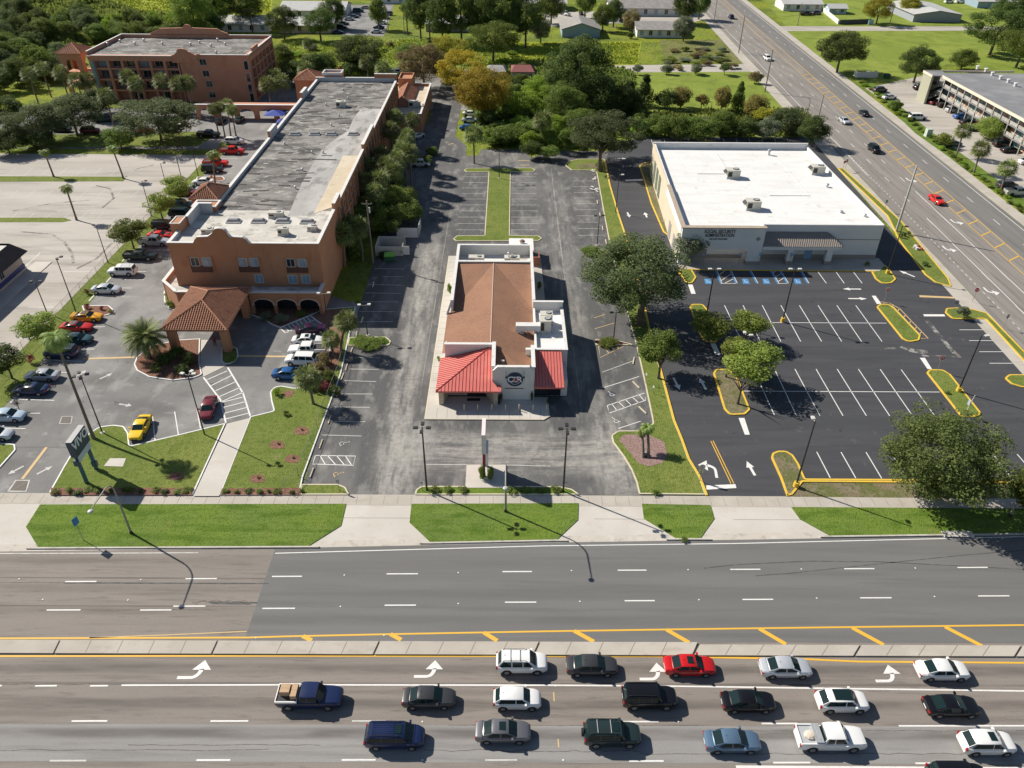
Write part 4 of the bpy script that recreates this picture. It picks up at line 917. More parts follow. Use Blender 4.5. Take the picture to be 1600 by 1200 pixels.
gp += [(cc+1.5*cos(pi-pi*k/6), 14.1+.7*sin(pi-pi*k/6)) for k in range(7)]
gp += [(gxx(296),13.9),(gxx(302),13.3),(gxx(306),12.9),(gxx(306),11.0)]
g.extrude([(x, Y0-.35, z) for x, z in gp][::-1], (0, .6, 0))
g.box(gxx(306), gxx(310), Y0-.3, Y0+.3, 12.3, 13.4)
pz = MB(); 
g.box(X0, X1, Y1-.4, Y1, 12.3, 13.4)
bp = [(-112,12.3),(-112,13.9),(-110,14.6),(-109,15.2),(-102,15.4)]+[(-100.3+1.3*cos(pi-pi*k/6), 15.5+.9*sin(pi-pi*k/6)) for k in range(7)]+[(-98,15.4),(-91,15.2),(-90,14.6),(-88,13.9),(-88,12.3)]
g.extrude([(x, Y1-.5, z) for x, z in bp][::-1], (0, .6, 0))
g.box(X0, X0+.35, Y0+1.8, Y1-.4, 12.3, 13.4); g.box(X1-.35, X1+.02, Y0, Y1-.4, 12.6, 13.2); g.box(X1-.4, X1+.08, 237, 243, 13.2, 14.2); g.box(-94.8, X1, Y0-.02, Y0+.35, 12.4, 13.1)
bpart(g, 'gable', PINK)
c = MB(); c.box(X0-.1, X1+.1, Y1-.5, Y1+.1, 13.4, 13.5); c.box(-94.8, X1+.1, Y0-.1, Y0+.4, 13.1, 13.2); c.box(cols[0]-.4, -94.9, Y0-.1, Y0+.4, ZT, ZT+.1); c.box(X1-.4, X1+.12, Y0+.4, Y1-.5, 13.2, 13.28); c.box(X0-.1, X0+.4, Y0+1.8, Y1-.5, 13.4, 13.5); bpart(c, 'coping', CAP)
r = MB(); r.poly([(X0+.35,Y0+.3),(X1-.35,Y0+.3),(X1-.35,Y1-.4),(X0+.35,Y1-.4)], 12.45); bpart(r, 'roof', GREYROOF)
v = MB()
for px, py in ((168,71),(211,70),(254,70),(298,71),(352,71),(338,84),(330,73),(312,68),(225,65),(188,66),(340,64)):
    p = G(px, py, 12.5); v.cyl(p, p+Vector((0,0,.7)), .3, .28, 7); v.ball(p+Vector((.1,0,.7)), .4, .4, .2)
bpart(v, 'roof_vent', METAL)
t = MB(); arch_wall(t, -133, -126.5, .05, 11.4, 240.5, 241.1, [(-131.6,-127.9,8.4,1.5)]); arch_wall(t, 241.1, 247, .05, 11.4, -127.1, -126.5, [(242.3,245.8,8.4,1.5)], 'y')
arch_wall(t, 241.1, 247, .05, 11.4, -133, -132.4, [(242.3,245.8,8.4,1.5)], 'y'); arch_wall(t, -133, -126.5, .05, 11.4, 247, 247.5, [(-131.6,-127.9,8.4,1.5)])
for z in (2.8, 5.8): t.box(-132.4, -121.5, 241.2, 246.9, z, z+.3)
bpart(t, 'stair_tower', PINK)
tp = MB(); tp.box(-119.9, -119.1, 232.2, 232.6, .05, 11.2); bpart(tp, 'teal_downpipe', mat('pale_teal_panel', (.16,.3,.32), .7))
hr = hip_roof('roof', -133.6, -126, 239.9, 248, 11.6, 2.1, TILEO, B4, ribs=.5); hr.location = (98, -245, 0); hr.name = 'tower_roof'
# arcade link between the two
AL = thing('arcade', 'low salmon arcade with white coping joining the two hotel buildings', 'arcade', (-71.5, 216, 0))
a_ = MB(); arch_wall(a_, -86, -57.7, .05, 4.0, 215.2, 215.8, [(-85+k*5.4, -81+k*5.4, 1.7, 1.3) for k in range(5)]); a_.box(-86, -57.7, 215.8, 219, 3.5, 3.7)
o = a_.build('arch_wall', PINK, AL); o.location = (71.5, -216, 0)
c = MB(); c.box(-86.1, -57.6, 215.1, 215.9, 4.0, 4.12); o = c.build('coping', CAP, AL); o.location = (71.5, -216, 0)
AW = mat('royal_blue_canvas', (.008, .04, .3), .7)
for (px, py, s, lab) in ((430,176,2.6,'large royal blue shade awning in front of the hotel arcade'),(441,189,1.5,'small royal blue patio parasol beside the large blue awning')):
    p = G(px, py, 2.6); um = thing('shade_awning', lab, 'awning', (p.x, p.y, 0))
    m = MB(); m.add([(-s,-s,2.4),(s,-s,2.4),(s,s,2.5),(-s,s,2.5),(0,0,3.3)], [(0,1,4),(1,2,4),(2,3,4),(3,0,4)]); m.build('canvas', AW, um)
    m = MB(); m.cyl((0,0,0), (0,0,3.2), .06); m.build('pole', METAL, um)

# ------------------------------------------------------------------ restaurant
CB = thing('restaurant_building', 'white restaurant with brown shingle roof, red metal porch roofs and a round wall sign', 'restaurant', (-2.4, 105, 0))
def cpart(mb, name, m, parent=None, **k):
    o = mb.build(name, m, parent or CB, **k)
    if parent is None: o.location = (2.4, -105, 0)
    return o
w = MB(); w.box(-8.6, 3.9, 91.9, 124.4, .1, 3.35); w.box(-1.85, 3.5, 85.6, 91.9, .1, 3.3); cpart(w, 'wall', WHITEST)
# shingled roof: ridge x = -2.4
RX, EZ, RZ = -2.4, 3.3, 5.15
r = MB()
r.add([(-9.4,92.2,EZ-.05),(RX,92.2,RZ),(RX,117.6,RZ),(-8.55,117.6,EZ+1.75),(-8.55,104.3,EZ+.1),(-9.4,103.6,EZ-.05)], [(0,1,2),(0,2,4,5),(2,3,4)])
r.add([(4.35,92.0,EZ-.02),(RX,92.2,RZ),(RX,117.6,RZ),(3.95,117.6,EZ+1.75),(3.95,105,EZ+.1),(4.35,104.3,EZ-.02)], [(2,1,0),(5,4,2,0),(4,3,2)])
r.add([(-1.75,86.1,3.4),(3.45,86.1,3.4),(3.45,92.2,3.5),(RX+.2,92.2,RZ-.05),(-1.75,91.2,4.6)], [(0,1,2,3,4)])
r.add([(-9.4,92.2,EZ-.05),(-9.4,103.6,EZ-.05),(-9.4,103.6,EZ-.3),(-9.4,92.2,EZ-.3)], [(0,1,2,3)])
ro = cpart(r, 'roof', SHINGLE)
rr = MB(); rr.extrude([(RX-.1,92.2,RZ-.01),(RX,92.2,RZ+.06),(RX+.1,92.2,RZ-.01)], (0,25.4,0)); cpart(rr, 'ridge_cap', mat('pale_brown_ridge', (.4,.29,.23), .85), ro)
hatch = MB(); hatch.box(.1, 3.8, 117.9, 124, 3.36, 3.42); cpart(hatch, 'service_roof', PALEROOF)
p = MB()
p.box(-8.85, -8.5, 104.2, 124.5, .1, 5.2); p.box(3.85, 4.2, 104.5, 124.5, .1, 5.2); p.box(-8.5, 3.85, 117.6, 117.95, 3.3, 5.25); p.box(-8.5, 3.85, 124.2, 124.5, .1, 5.2)
p.extrude([(-8.85,104.2,5.2),(-8.5,104.2,5.2),(-9.3,103.3,3.2),(-9.6,103.3,3.2)], (0,.35,-.2))
# cross walls in front of the shingles
p.box(-8.9, -2.0, 91.6, 91.95, .1, 5.15); p.box(-2.1, -1.75, 85.7, 91.95, .1, 5.3); p.box(3.35, 3.7, 85.7, 91.4, .1, 5.2)
p.box(2.6, 8.5, 91.2, 91.5, .1, 4.6); p.box(8.15, 8.5, 91.5, 104, .1, 4.35); p.box(3.9, 8.5, 103.7, 104.05, .1, 5.3); p.box(3.9, 4.2, 91.5, 104.5, .1, 4.3)
# sign wall with cut corners
p.extrude([(-1.95,85.35,.15),(3.65,85.35,.15),(3.65,85.35,4.85),(3.0,85.35,5.5),(-1.35,85.35,5.5),(-1.95,85.35,4.85)], (0,.34,0))
p.extrude([(-9.0,92.5,3.3),(-9.0,95.5,3.3),(-9.0,92.2,4.9)], (.12,0,0))
cpart(p, 'parapet', WHITEST)
c = MB()
for b in ((-8.92,-8.43,104.2,124.6,5.2,5.32),(3.78,4.27,104.5,124.6,5.2,5.32),(-8.43,3.78,117.5,118.05,5.25,5.37),(-8.43,3.78,124.1,124.6,5.2,5.32),(-8.97,-2.1,91.5,92.05,5.15,5.27),(-2.2,-1.65,85.8,92.05,5.3,5.42),(3.25,3.8,85.8,91.4,5.2,5.32),(2.55,8.55,91.1,91.6,4.6,4.72),(8.08,8.57,91.6,103.7,4.35,4.47),(3.85,8.57,103.6,104.12,5.3,5.42)): c.box(*b)
for (xa,za),(xb,zb) in (((-2.0,4.87),(-1.35,5.52)),((-1.35,5.52),(3.0,5.52)),((3.0,5.52),(3.7,4.87))): c.extrude([(xa,85.27,za),(xb,85.27,zb),(xb,85.27,zb+.12),(xa,85.27,za+.12)], (0,.5,0))
cpart(c, 'coping', CAP)
a = MB(); a.box(4.2, 8.15, 91.5, 103.7, .1, 3.75); ao = cpart(a, 'annex', WHITEROOF)
# red metal roofs
m = MB(); m.mat(0)
A, Bq, T, C, D = (-9.65,83.5,2.85), (-.85,83.5,2.85), (-2.6,91.55,4.75), (-9.65,91.55,2.85), (-2.05,91.55,4.75)
S1, S2 = (-2.0,85.3,3.3), (-.85,83.5,2.85)
m.add([A, (-2.05,83.5,2.85), D, T], [(0,1,2,3)]); m.add([A, T, C], [(0,1,2)]); m.add([(-2.05,83.5,2.85), Bq, (-2.05,85.32,3.29)], [(0,1,2)])
m.add([A, Bq, (-.85,83.5,2.6), (-9.65,83.5,2.6)], [(0,3,2,1)]); m.add([A, C, (-9.65,91.55,2.6), (-9.65,83.5,2.6)], [(0,1,2,3)])
m.add([(-9.65,83.5,2.6),(-.85,83.5,2.6),(-.85,85.3,2.6),(-2,91.5,2.6),(-9.65,91.5,2.6)], [(0,1,2,3,4)])
po = cpart(m, 'porch_roof', REDMETAL)
s = MB(); roof_ribs(s, A, (-2.05,83.5,2.85), D, T, .47, .06, .06); roof_ribs(s, C, A, T, T, .47, .06, .06)
s.cyl(Vector(A)+Vector((0,0,.03)), Vector(T)+Vector((0,0,.03)), .06, .06, 5); cpart(s, 'seam', REDSEAM, po)
m = MB(); q = [(3.72,84.5,2.85),(7.75,84.5,2.85),(7.6,91.15,4.55),(3.72,91.15,4.55)]; m.add(q, [(0,1,2,3)]); m.add([(3.72,84.5,2.85),(7.75,84.5,2.85),(7.75,84.5,2.6),(3.72,84.5,2.6)], [(0,3,2,1)]); m.add([(7.75,84.5,2.85),(7.6,91.15,4.55),(7.6,91.15,2.6),(7.75,84.5,2.6)], [(0,3,2,1)])
po2 = cpart(m, 'porch_roof', REDMETAL); s = MB(); roof_ribs(s, q[1], q[2], q[3], q[0], .0 or .42, .05, .05) if 0 else roof_ribs(s, *q, .42, .05, .05); cpart(s, 'seam', REDSEAM, po2)
st = MB(); st.box(-9.35, -5.6, 86.4, 86.8, .1, 2.6); st.extrude([(-9.35,84.1,.17),(-8.7,84.1,.17),(-8.2,86.4,.17),(-9.35,86.4,.17)], (0,0,2.43)); cpart(st, 'stone_wall', STONE); st = MB(); st.extrude([(-1.9,84.1,.17),(-1.3,84.1,.17),(-1.3,85.3,.17),(-2.6,86.4,.17),(-3.0,86.4,.17)], (0,0,2.43)); cpart(st, 'stone_wall', STONE)
d = MB(); d.box(-5.6, -2.2, 86.5, 86.6, .17, 2.5); do = cpart(d, 'entrance_door', GLASS)
fr = MB()
for x in (-5.55,-4.75,-3.95,-3.1,-2.3): fr.box(x-.05, x+.05, 86.42, 86.5, .17, 2.5)
fr.box(-5.6, -2.2, 86.43, 86.49, 2.05, 2.13); cpart(fr, 'door_frame', mat('dark_red_frame', (.12,.02,.02), .5), do)
g = MB(); g.box(3.75, 7.4, 86.3, 86.4, .2, 2.6); go = cpart(g, 'front_window', GLASS); fr = MB()
for k in range(6): fr.box(3.75+k*.7, 3.82+k*.7, 86.22, 86.3, .2, 2.6)
fr.box(3.75, 7.4, 86.23, 86.29, 1.2, 1.28); cpart(fr, 'window_frame', BLACKM, go)
wl = MB(); wl.box(3.75, 8.3, 86.4, 91.2, .1, 2.7); cpart(wl, 'wall', WHITEST)
# wall sign
sg = MB(); cx, cz = 1.02, 3.62
NAVYS = mat('sign_navy', (.012, .025, .06), .5); WLET = mat('sign_white', (.8, .82, .84), .5); RLET = mat('sign_red', (.5, .05, .06), .5)
disc = [(cx+1.12*cos(2*pi*k/32), 85.22, cz+1.12*sin(2*pi*k/32)) for k in range(32)]
sg.extrude(disc[::-1] if 0 else disc, (0,.12,0)); so = cpart(sg, 'wall_sign', NAVYS)
ring = MB(); ring.tube([(cx+1.02*cos(2*pi*k/32), 85.2, cz+1.02*sin(2*pi*k/32)) for k in range(33)], .035, 5); cpart(ring, 'sign_ring', mat('sign_blue_ring', (.08,.14,.22), .5), so)
lettering('letter', 'C', .92, (cx-.6, 85.2, cz), (1,0,0), (0,0,1), WLET, so, bold=.03)
lettering('letter', 'R', .92, (cx+.6, 85.2, cz), (1,0,0), (0,0,1), WLET, so, bold=.03)
lettering('letter', 'Z', .86, (cx-.08, 85.19, cz), (1,0,0), (0,0,1), WLET, so, bold=.03)
lettering('letter', 'A', .74, (cx+.12, 85.16, cz-.03), (1,0,0), (0,0,1), RLET, so, bold=.015)
sm = MB(); sm.tube([(cx+.78*cos(pi+pi*(.18+.64*k/10)), 85.19, cz+.1+.85*sin(pi+pi*(.18+.64*k/10))) for k in range(11)], .03, 5); cpart(sm, 'sign_underline', WLET, so)
lt = MB()
for x in (-.18, 2.22): lt.tube([(x,85.3,4.95),(x,84.8,5.0),(x,84.6,4.7),(x,84.65,4.5)], .03, 5); lt.cyl((x,84.65,4.55), (x,84.68,4.3), .08, .16, 8)
cpart(lt, 'gooseneck_lamp', BLACKM)
bar = MB(); bar.box(-.35, 2.25, 85.28, 85.34, 2.05, 2.13); cpart(bar, 'name_rail', mat('dark_maroon', (.1,.02,.03), .5))
# cold store behind
cs = thing('cold_store', 'white flat roofed cold store box behind the restaurant', 'cold store', (2.4, 130, 0))
m = MB(); m.box(-2.1, 2.1, -2.3, 2.6, .03, 2.6); m.build('body', WHITEST, cs); m = MB(); m.box(-2.25, 2.25, -2.45, 2.75, 2.6, 2.72); m.build('roof', WHITEROOF, cs)
m = MB(); m.box(-1.9, -.1, -3.1, -2.31, .9, 2.0); m.cyl((-1.3,-3.12,1.45), (-1.3,-3.16,1.45), .4, .4, 10); m.build('cooler_unit', METAL, cs)
bw = thing('brick_screen', 'low orange brick screen wall beside the cold store', 'wall', (5.0, 127, 0)); m = MB(); m.box(-.8, .7, -.6, -.4, 0, 1.9); m.box(.5, .7, -.4, 2.2, 0, 1.9); m.build('brickwork', mat('orange_brick', (.42,.16,.09), .9, [((.3,.1,.06), 5., .5, .7, .8)]), bw)

# ------------------------------------------------------------------ office (Social Security)
SB = thing('office_building', 'wide beige and grey single storey office with a white flat roof and black wall lettering', 'office', (50, 150, 0))
def spart(mb, name, m, parent=None, **k):
    o = mb.build(name, m, parent or SB, **k)
    if parent is None: o.location = (-50, -150, 0)
    return o
lx = lambda y: 31.15+(y-128)*.042
w = MB(); w.prism([(31.4,130.4),(68.4,130.4),(68.4,174.6),(lx(174.6)+.25,174.6)], .05, 6.1); w.box(46.3, 68.45, 130.25, 130.4, .05, 6.88); spart(w, 'wall', LGREY)
lw = MB(); lw.prism([(lx(130.4)-.05,130.4),(lx(130.4)+.25,130.4),(lx(174.8)+.25,174.8),(lx(174.8)-.05,174.8)], .05, 7.3); spart(lw, 'side_wall', BEIGE)
for y in (133.5, 139.5):
    n = MB(); n.box(lx(y)-.16, lx(y)+.05, y-1.1, y+1.1, .05, 3.2); spart(n, 'side_recess', mat('grey_recess_panel', (.3,.29,.28), .85))
for y in (158.5, 163, 167.5):
    n = MB(); n.box(lx(y)-.16, lx(y)+.05, y-1.2, y+1.2, .8, 5.4); spart(n, 'wall_trellis', mat('grey_green_trellis', (.16,.2,.15), .9, [((.06,.08,.05), (3,3,3), .45, .6, .9)]))
bd = MB(); bd.box(46.3, 68.56, 130.19, 130.3, .05, 1.0); bd.box(46.3, 68.55, 130.18, 130.28, 4.0, 4.12); spart(bd, 'base_band', TAUPE)
r = MB(); r.prism([(31.5,130.5),(68.4,130.5),(68.4,174.4),(lx(174.4)+.3,174.4)], 6.1, 6.18); ro_ = spart(r, 'roof', WHITEROOF)
r = MB()
for k in range(12): r.box(35+k*2.9, 35.06+k*2.9, 131, 174, 6.18, 6.187)
for x, y in ((38,150),(47,162),(60,141),(55,171)): r.cyl((x,y,6.18), (x,y,6.2), .35, .35, 10)
r.build('roof_seam', mat('grey_roof_seam', (.62,.615,.6), .7), ro_); r = MB()
for P in (((40,158),(47,158),(47,171)), ((52,146),(60,146),(60,166))): r.tube([(a,b,6.26) for a,b in P], .05, 6)
r.build('conduit', METAL, ro_)
p = MB(); p.box(lx(174.8)-.05, 68.5, 174.4, 174.8, .05, 7.6); p.prism([(lx(148.5)+.25,148.5),(lx(148.5)+.5,148.5),(lx(174.4)+.5,174.4),(lx(174.4)+.25,174.4)], 6.1, 7.3); p.box(68.2, 68.52, 130.42, 174.4, 6.1, 6.9); p.box(46.3, 68.2, 130.41, 130.7, 6.1, 6.9); spart(p, 'parapet', WHITEROOF)
# left front portal
q = MB(); zl = 3.15
out = [(31.2,.05),(32.6,.05),(32.6,2.4)]+[(32.6+.75*(1-cos(pi/2*k/5)), 2.4+.75*sin(pi/2*k/5)) for k in range(1, 6)]
out += [(43.6-.75+.75*sin(pi/2*k/5), 3.15-.75*(1-cos(pi/2*k/5))) for k in range(0, 6)] + [(43.6,.05),(46.2,.05),(46.2,7.2),(31.2,7.2)]
q.extrude([(x, 127.7, z) for x, z in out][::-1] if 0 else [(x, 127.7, z) for x, z in out], (0, .8, 0)); q.prism([(31.1,128.5),(31.75,128.5),(lx(148.5)+.5,148.5),(lx(148.5)-.1,148.5)], 5.4, 7.2, True); q.box(45.9, 46.2, 128.5, 130.4, 3.4, 7.2); q.box(31.2, 31.5, 128.5, 130.4, .05, 5.4)
spart(q, 'portal', LGREY)
c = MB(); c.box(31.0, 46.35, 127.55, 128.6, 7.2, 7.36); c.prism([(31.0,128.6),(31.85,128.6),(lx(148.6)+.6,148.6),(lx(148.6)-.2,148.6)], 7.2, 7.36, True); spart(c, 'coping', mat('brown_coping', (.4,.33,.26), .85, [((.28,.22,.17), 1.5, .5, .7, .7)]))
st = MB(); st.box(31.8, 46.0, 130.36, 130.44, .05, 5); spart(st, 'portal_back_wall', LGREY)
wn = window(SB, 39.0, 43.3, 2.2, 3.1, 130.36, GLASS, mull=2); wn.location = (-50, -150, 0)
dd = MB(); dd.box(33.6, 36.9, 130.3, 130.37, .1, 3.0); spart(dd, 'recessed_entry', mat('grey_entry', (.3,.28,.27), .8))  # entry panel in one flat warm grey
pb = MB(); pb.box(43.55, 46.25, 127.62, 128.55, .05, .75); pb.box(37, 43.5, 130.28, 130.36, .05, .9); spart(pb, 'base_band', TAUPE)
# canopy
cv = MB(); cv.box(46.3, 60.6, 127.6, 130.3, 3.1, 3.75); spart(cv, 'canopy', LGREY)
cr = MB(); e0, e1, t1, t0 = (46.3,127.45,3.8), (60.8,127.45,3.8), (58.4,130.2,5.5), (46.3,130.2,5.5)
cr.add([e0,e1,t1,t0], [(0,1,2,3)]); cr.add([e1,(60.8,130.2,3.8),t1], [(0,1,2)]); roof_ribs(cr, e0, e1, t1, t0, .34, .25, .09); roof_ribs(cr, e1, (60.8,130.2,3.8), t1, t1, .34, .25, .09); spart(cr, 'canopy_roof', mat('grey_brown_tile', (.27,.235,.21), .85, [((.36,.32,.28), (3,3,3), .48, .68, .8)]))
cc = MB()
for x in (51.6, 58.7): cc.box(x-.55, x+.55, 127.7, 128.6, .17, 3.1)
spart(cc, 'canopy_column', LGREY)
cb = MB()
for x in (51.6, 58.7): cb.box(x-.6, x+.6, 127.65, 128.65, .17, .85)
spart(cb, 'column_base', TAUPE)
bdor = MB(); bdor.box(55.1, 56.5, 130.14, 130.25, .17, 2.5); spart(bdor, 'blue_door', mat('pale_blue_door', (.25,.42,.58), .5))
em = MB(); em.add([(45.1,127.68,4.75),(45.55,127.68,5.2),(45.1,127.68,5.65),(44.65,127.68,5.2)], [(0,1,2,3)]); em.extrude([(45.1,127.62,4.75),(45.55,127.62,5.2),(45.1,127.62,5.65),(44.65,127.62,5.2)], (0,.1,0)); spart(em, 'diamond_ornament', TAUPE)
BLK = mat('black_lettering', (.012, .013, .02), .5)
lo, hi = GY(1101, 362, 127.6), GY(1150, 362, 127.6)
def fit_text(name, txt, pxa, pxb, py, h, **k):
    A_, B_ = GY(pxa, py, 127.6), GY(pxb, py, 127.6); me = text_mesh(txt, h, **k); xs = [v.co.x for v in me.vertices]; s_ = (B_.x-A_.x)/(max(xs)-min(xs))
    me.transform(Matrix.Scale(s_, 4, (1,0,0))); xs = [v.co.x for v in me.vertices]
    me.materials.clear(); me.materials.append(BLK); mid = A_.x-min(xs)
    me.transform(Matrix(((1,0,0,mid-50),(0,0,-1,127.66-150),(0,1,0,A_.z),(0,0,0,1)))); o = link(name, me, SB); return o
fit_text('lettering', 'SOCIAL SECURITY', 1101, 1150, 362, .66, bold=.01)
fit_text('lettering', 'ADMINISTRATION', 1101.5, 1147.5, 368, .66, bold=.01)
fit_text('lettering', '4290 WEST VINE STREET', 1108, 1137, 373.8, .26, bold=.008)

# ------------------------------------------------------------------ motel on the right
MT = thing('motel_building', 'three storey motel with open walkways and a flat grey roof on the right edge', 'motel', (140, 210, 0))
def mpart(mb, name, m):
    o = mb.build(name, m, MT); o.location = (-140, -210, 0); return o
CREAM = mat('cream_motel_wall', (.55, .47, .37), .85, [((.45,.37,.28), (1,.8,1), .5, .68, .7)])
OLIVE = mat('olive_grey_stucco', (.36, .36, .27), .9)
w = MB(); w.box(130, 152, 150, 238, .05, 8.0); mpart(w, 'wall', CREAM)
r = MB(); r.box(127.6, 153, 149.5, 239, 8.0, 8.3); r.box(124.6, 130, 236, 242, 8.0, 8.25); mpart(r, 'roof', mat('grey_roof_membrane', (.2,.205,.215), .9, [((.26,.265,.275), (.2,.2,1), .42, .64, .8), ((.14,.14,.15), (.5,.8,1), .55, .72, .6)]))
f = MB(); f.box(127.45, 127.6, 149.5, 236, 7.7, 8.42); f.box(124.5, 124.65, 236, 242, 7.7, 8.4); f.box(124.6, 152, 241.9, 242.1, 7.9, 8.4); mpart(f, 'fascia', mat('pale_fascia', (.66,.58,.47), .7))
s = MB()
for z in (2.6, 5.3): s.box(127.7, 130, 150, 238, z, z+.25)
mpart(s, 'walkway', mat('grey_walkway', (.2,.2,.2), .85))
rl = MB()
for z in (2.85, 5.55):
    for b in range(22): rl.box(127.72, 127.8, 150.4+b*4.0, 153.6+b*4.0, z+.1, z+.95)
mpart(rl, 'railing', mat('grey_railing_panel', (.3,.29,.27), .7, [((.45,.43,.4), (.1,3,.1), .45, .55, .8)]))
ps = MB()
for b in range(23): ps.box(127.68, 127.84, 150.05+b*4.0, 150.3+b*4.0, .05, 7.9)
mpart(ps, 'walkway_post', mat('grey_beige_post', (.36,.35,.31), .8))
for b in range(22):
    for z in (.3, 2.95, 5.65):
        y = 150.6+b*4
        if y < 178: continue
        o = window(MT, y+1.5, y+3.2, z+.7, z+2.0, 130, BGLASS if b % 3 else GLASS, '-x'); o.location = (-140, -210, 0)
        dm = MB(); dm.box(129.93, 130.02, y+.25, y+1.15, z, z+2.05); mpart(dm, 'room_door', TEAL if (b+int(z)) % 2 else mat('orange_door', (.45,.2,.12), .6))
tw = MB(); tw.box(124.7, 125.3, 236.4, 241.9, .05, 8.0); tw.box(125.3, 130, 241.4, 241.9, .05, 8.0); mpart(tw, 'stair_tower', OLIVE)
sr = MB()
for z in (2.4, 5.1): sr.box(125.3, 130, 238.5, 241.4, z, z+.2)
for k in range(2): sr.extrude([(125.6,236.6,.1+k*2.7),(129.6,236.6,2.4+k*2.7),(129.6,236.6,2.7+k*2.7),(125.6,236.6,.4+k*2.7)], (0,1.4,0))
mpart(sr, 'staircase', BLACKM)
# ------------------------------------------------------------------ shop at the left edge
SH = thing('shop_building', 'pale shop with charcoal mansard roof and navy base band at the left edge', 'shop', (-95, 112, 0))
def lpart(mb, name, m):
    o = mb.build(name, m, SH); o.location = (95, -112, 0); return o
w = MB(); w.box(-110, -86.4, 96, 124, .3, 3.4); lpart(w, 'wall', mat('grey_beige_wall', (.42,.38,.35), .85))
n = MB(); n.box(-110.1, -86.3, 95.9, 124.1, .55, 1.25); lpart(n, 'navy_band', NAVY)
b = MB(); b.box(-110.1, -86.2, 95.8, 124.15, .03, .5); lpart(b, 'base', KERBC)
md = MB(); md.add([(-111,95,3.2),(-85.4,95,3.2),(-85.4,125,3.2),(-111,125,3.2),(-109.5,96.5,5.4),(-87,96.5,5.4),(-87,123.3,5.4),(-109.5,123.3,5.4)], [(0,1,5,4),(1,2,6,5),(2,3,7,6),(3,0,4,7),(3,2,1,0)]); lpart(md, 'mansard_roof', DKSHING)
rt = MB(); rt.box(-109.5, -87.05, 96.6, 123.2, 5.0, 5.1); lpart(rt, 'flat_roof', PALEROOF)
for y in (100, 103.5, 112.5, 115, 117.5): o = window(SH, y-.6, y+.6, 1.6, 2.9, -86.4, GLASS, '+x'); o.location = (95, -112, 0)
SW = MB(); SW.box(-86.2, -83.2, 96, 127, .03, .12); struct(SW.build('shop_walk', CONC))
# ------------------------------------------------------------------ sheds and houses far behind
def house(label, x0, x1, y0, y1, h, rise, wallm, roofm, axis='x', oh=.6, wins=4, cat='house', name='house', group=None, hip=0):
    t = thing(name, label, cat, ((x0+x1)/2, (y0+y1)/2, 0), 0, group); L = (-(x0+x1)/2, -(y0+y1)/2, 0)
    w = MB(); w.box(x0, x1, y0, y1, .02, h)
    if axis == 'x' and not hip:
        for x in (x0, x1): w.add([(x,y0,h),(x,y1,h),(x,(y0+y1)/2,h+rise)], [(0,1,2)])
    elif not hip:
        for y in (y0, y1): w.add([(x0,y,h),(x1,y,h),((x0+x1)/2,y,h+rise)], [(0,1,2)])
    o = w.build('wall', wallm, t); o.location = L
    r = MB(); X0, X1, Y0, Y1 = x0-oh, x1+oh, y0-oh, y1+oh; z = h-.02
    if axis == 'x':
        i = hip; m = (Y0+Y1)/2; P = [(X0,Y0,z),(X1,Y0,z),(X1,Y1,z),(X0,Y1,z),(X0+i,m,h+rise+.15),(X1-i,m,h+rise+.15)]
        r.add(P, [(0,1,5,4),(2,3,4,5),(1,2,5),(3,0,4)] if hip else [(0,1,5,4),(2,3,4,5)])
        r.add([(a,b,c-.15) for a,b,c in P], [(4,5,1,0),(5,4,3,2)])
    else:
        i = hip; m = (X0+X1)/2; P = [(X0,Y0,z),(X1,Y0,z),(X1,Y1,z),(X0,Y1,z),(m,Y0+i,h+rise+.15),(m,Y1-i,h+rise+.15)]
        r.add(P, [(1,2,5,4),(3,0,4,5),(0,1,4),(2,3,5)] if hip else [(1,2,5,4),(3,0,4,5)])
        r.add([(a,b,c-.15) for a,b,c in P], [(4,5,2,1),(5,4,0,3)])
    o = r.build('roof', roofm, t); o.location = L
    for k in range(wins):
        a = x0+(x1-x0)*(k+.5)/wins; o = window(t, a-.7, a+.7, .9, h-.5, y0, GLASS if k % 2 else BGLASS); o.location = L
    if wins:
        d = MB(); a = x0+(x1-x0)*(1.0)/wins; d.box(a-.5, a+.5, y0-.06, y0, .05, 2.1); o = d.build('door', WHITEST, t); o.location = L
    return t
PALEM = mat('pale_metal_roof', (.5,.5,.48), .6, [((.38,.38,.36), (.6,.6,1), .5, .7, .6)])
house('long house with pale grey metal roof behind the four storey block', -119, -97, 334, 349, 3, 2.0, LGREY, PALEM, wins=5)
house('farther long house with pale roof beyond dark round trees', -100, -72, 366, 384, 3, 2.2, WHITEST, PALEM, wins=5)
house('house with pale roof half hidden between two dark trees', -92, -71, 333, 347, 3, 1.8, BEIGE, PALEM, wins=4)
house('slate blue gable ended house with pale grey shingle roof beside the yellow field', 21, 36, 329, 346, 3.1, 2.2, BLUEWALL, GYSHING, 'y', wins=0)
house('row of low cottages with grey shingle roof and white doors by the mown strip', 51, 69, 330, 343, 3.0, 1.8, LGREY, GYSHING, wins=5)
house('long terrace with grey roof behind the driveway at the top edge', 45, 82, 377, 392, 3.2, 2.4, LGREY, GYSHING, wins=8)
house('white house seen between trees above the slate blue house', 6, 26, 388, 402, 3.2, 2.2, WHITEST, PALEM, wins=4)
house('grey walled long building in the shade of the tall pines', -34, -14, 338, 352, 3.2, 1.8, mat('grey_shade_wall', (.3,.3,.32), .9), PALEM, wins=3)  # walls in one even grey
house('white bungalow with pale roof beside the far road at the top edge', 128, 146, 393, 407, 3.0, 1.8, WHITEST, PALEM, wins=4)
house('small pale blue garden shed behind the white fence', 147, 155, 386, 393, 2.4, 1.3, mat('pale_blue_siding', (.45,.58,.64), .8), PALEM, wins=2, name='garden_shed', cat='shed')
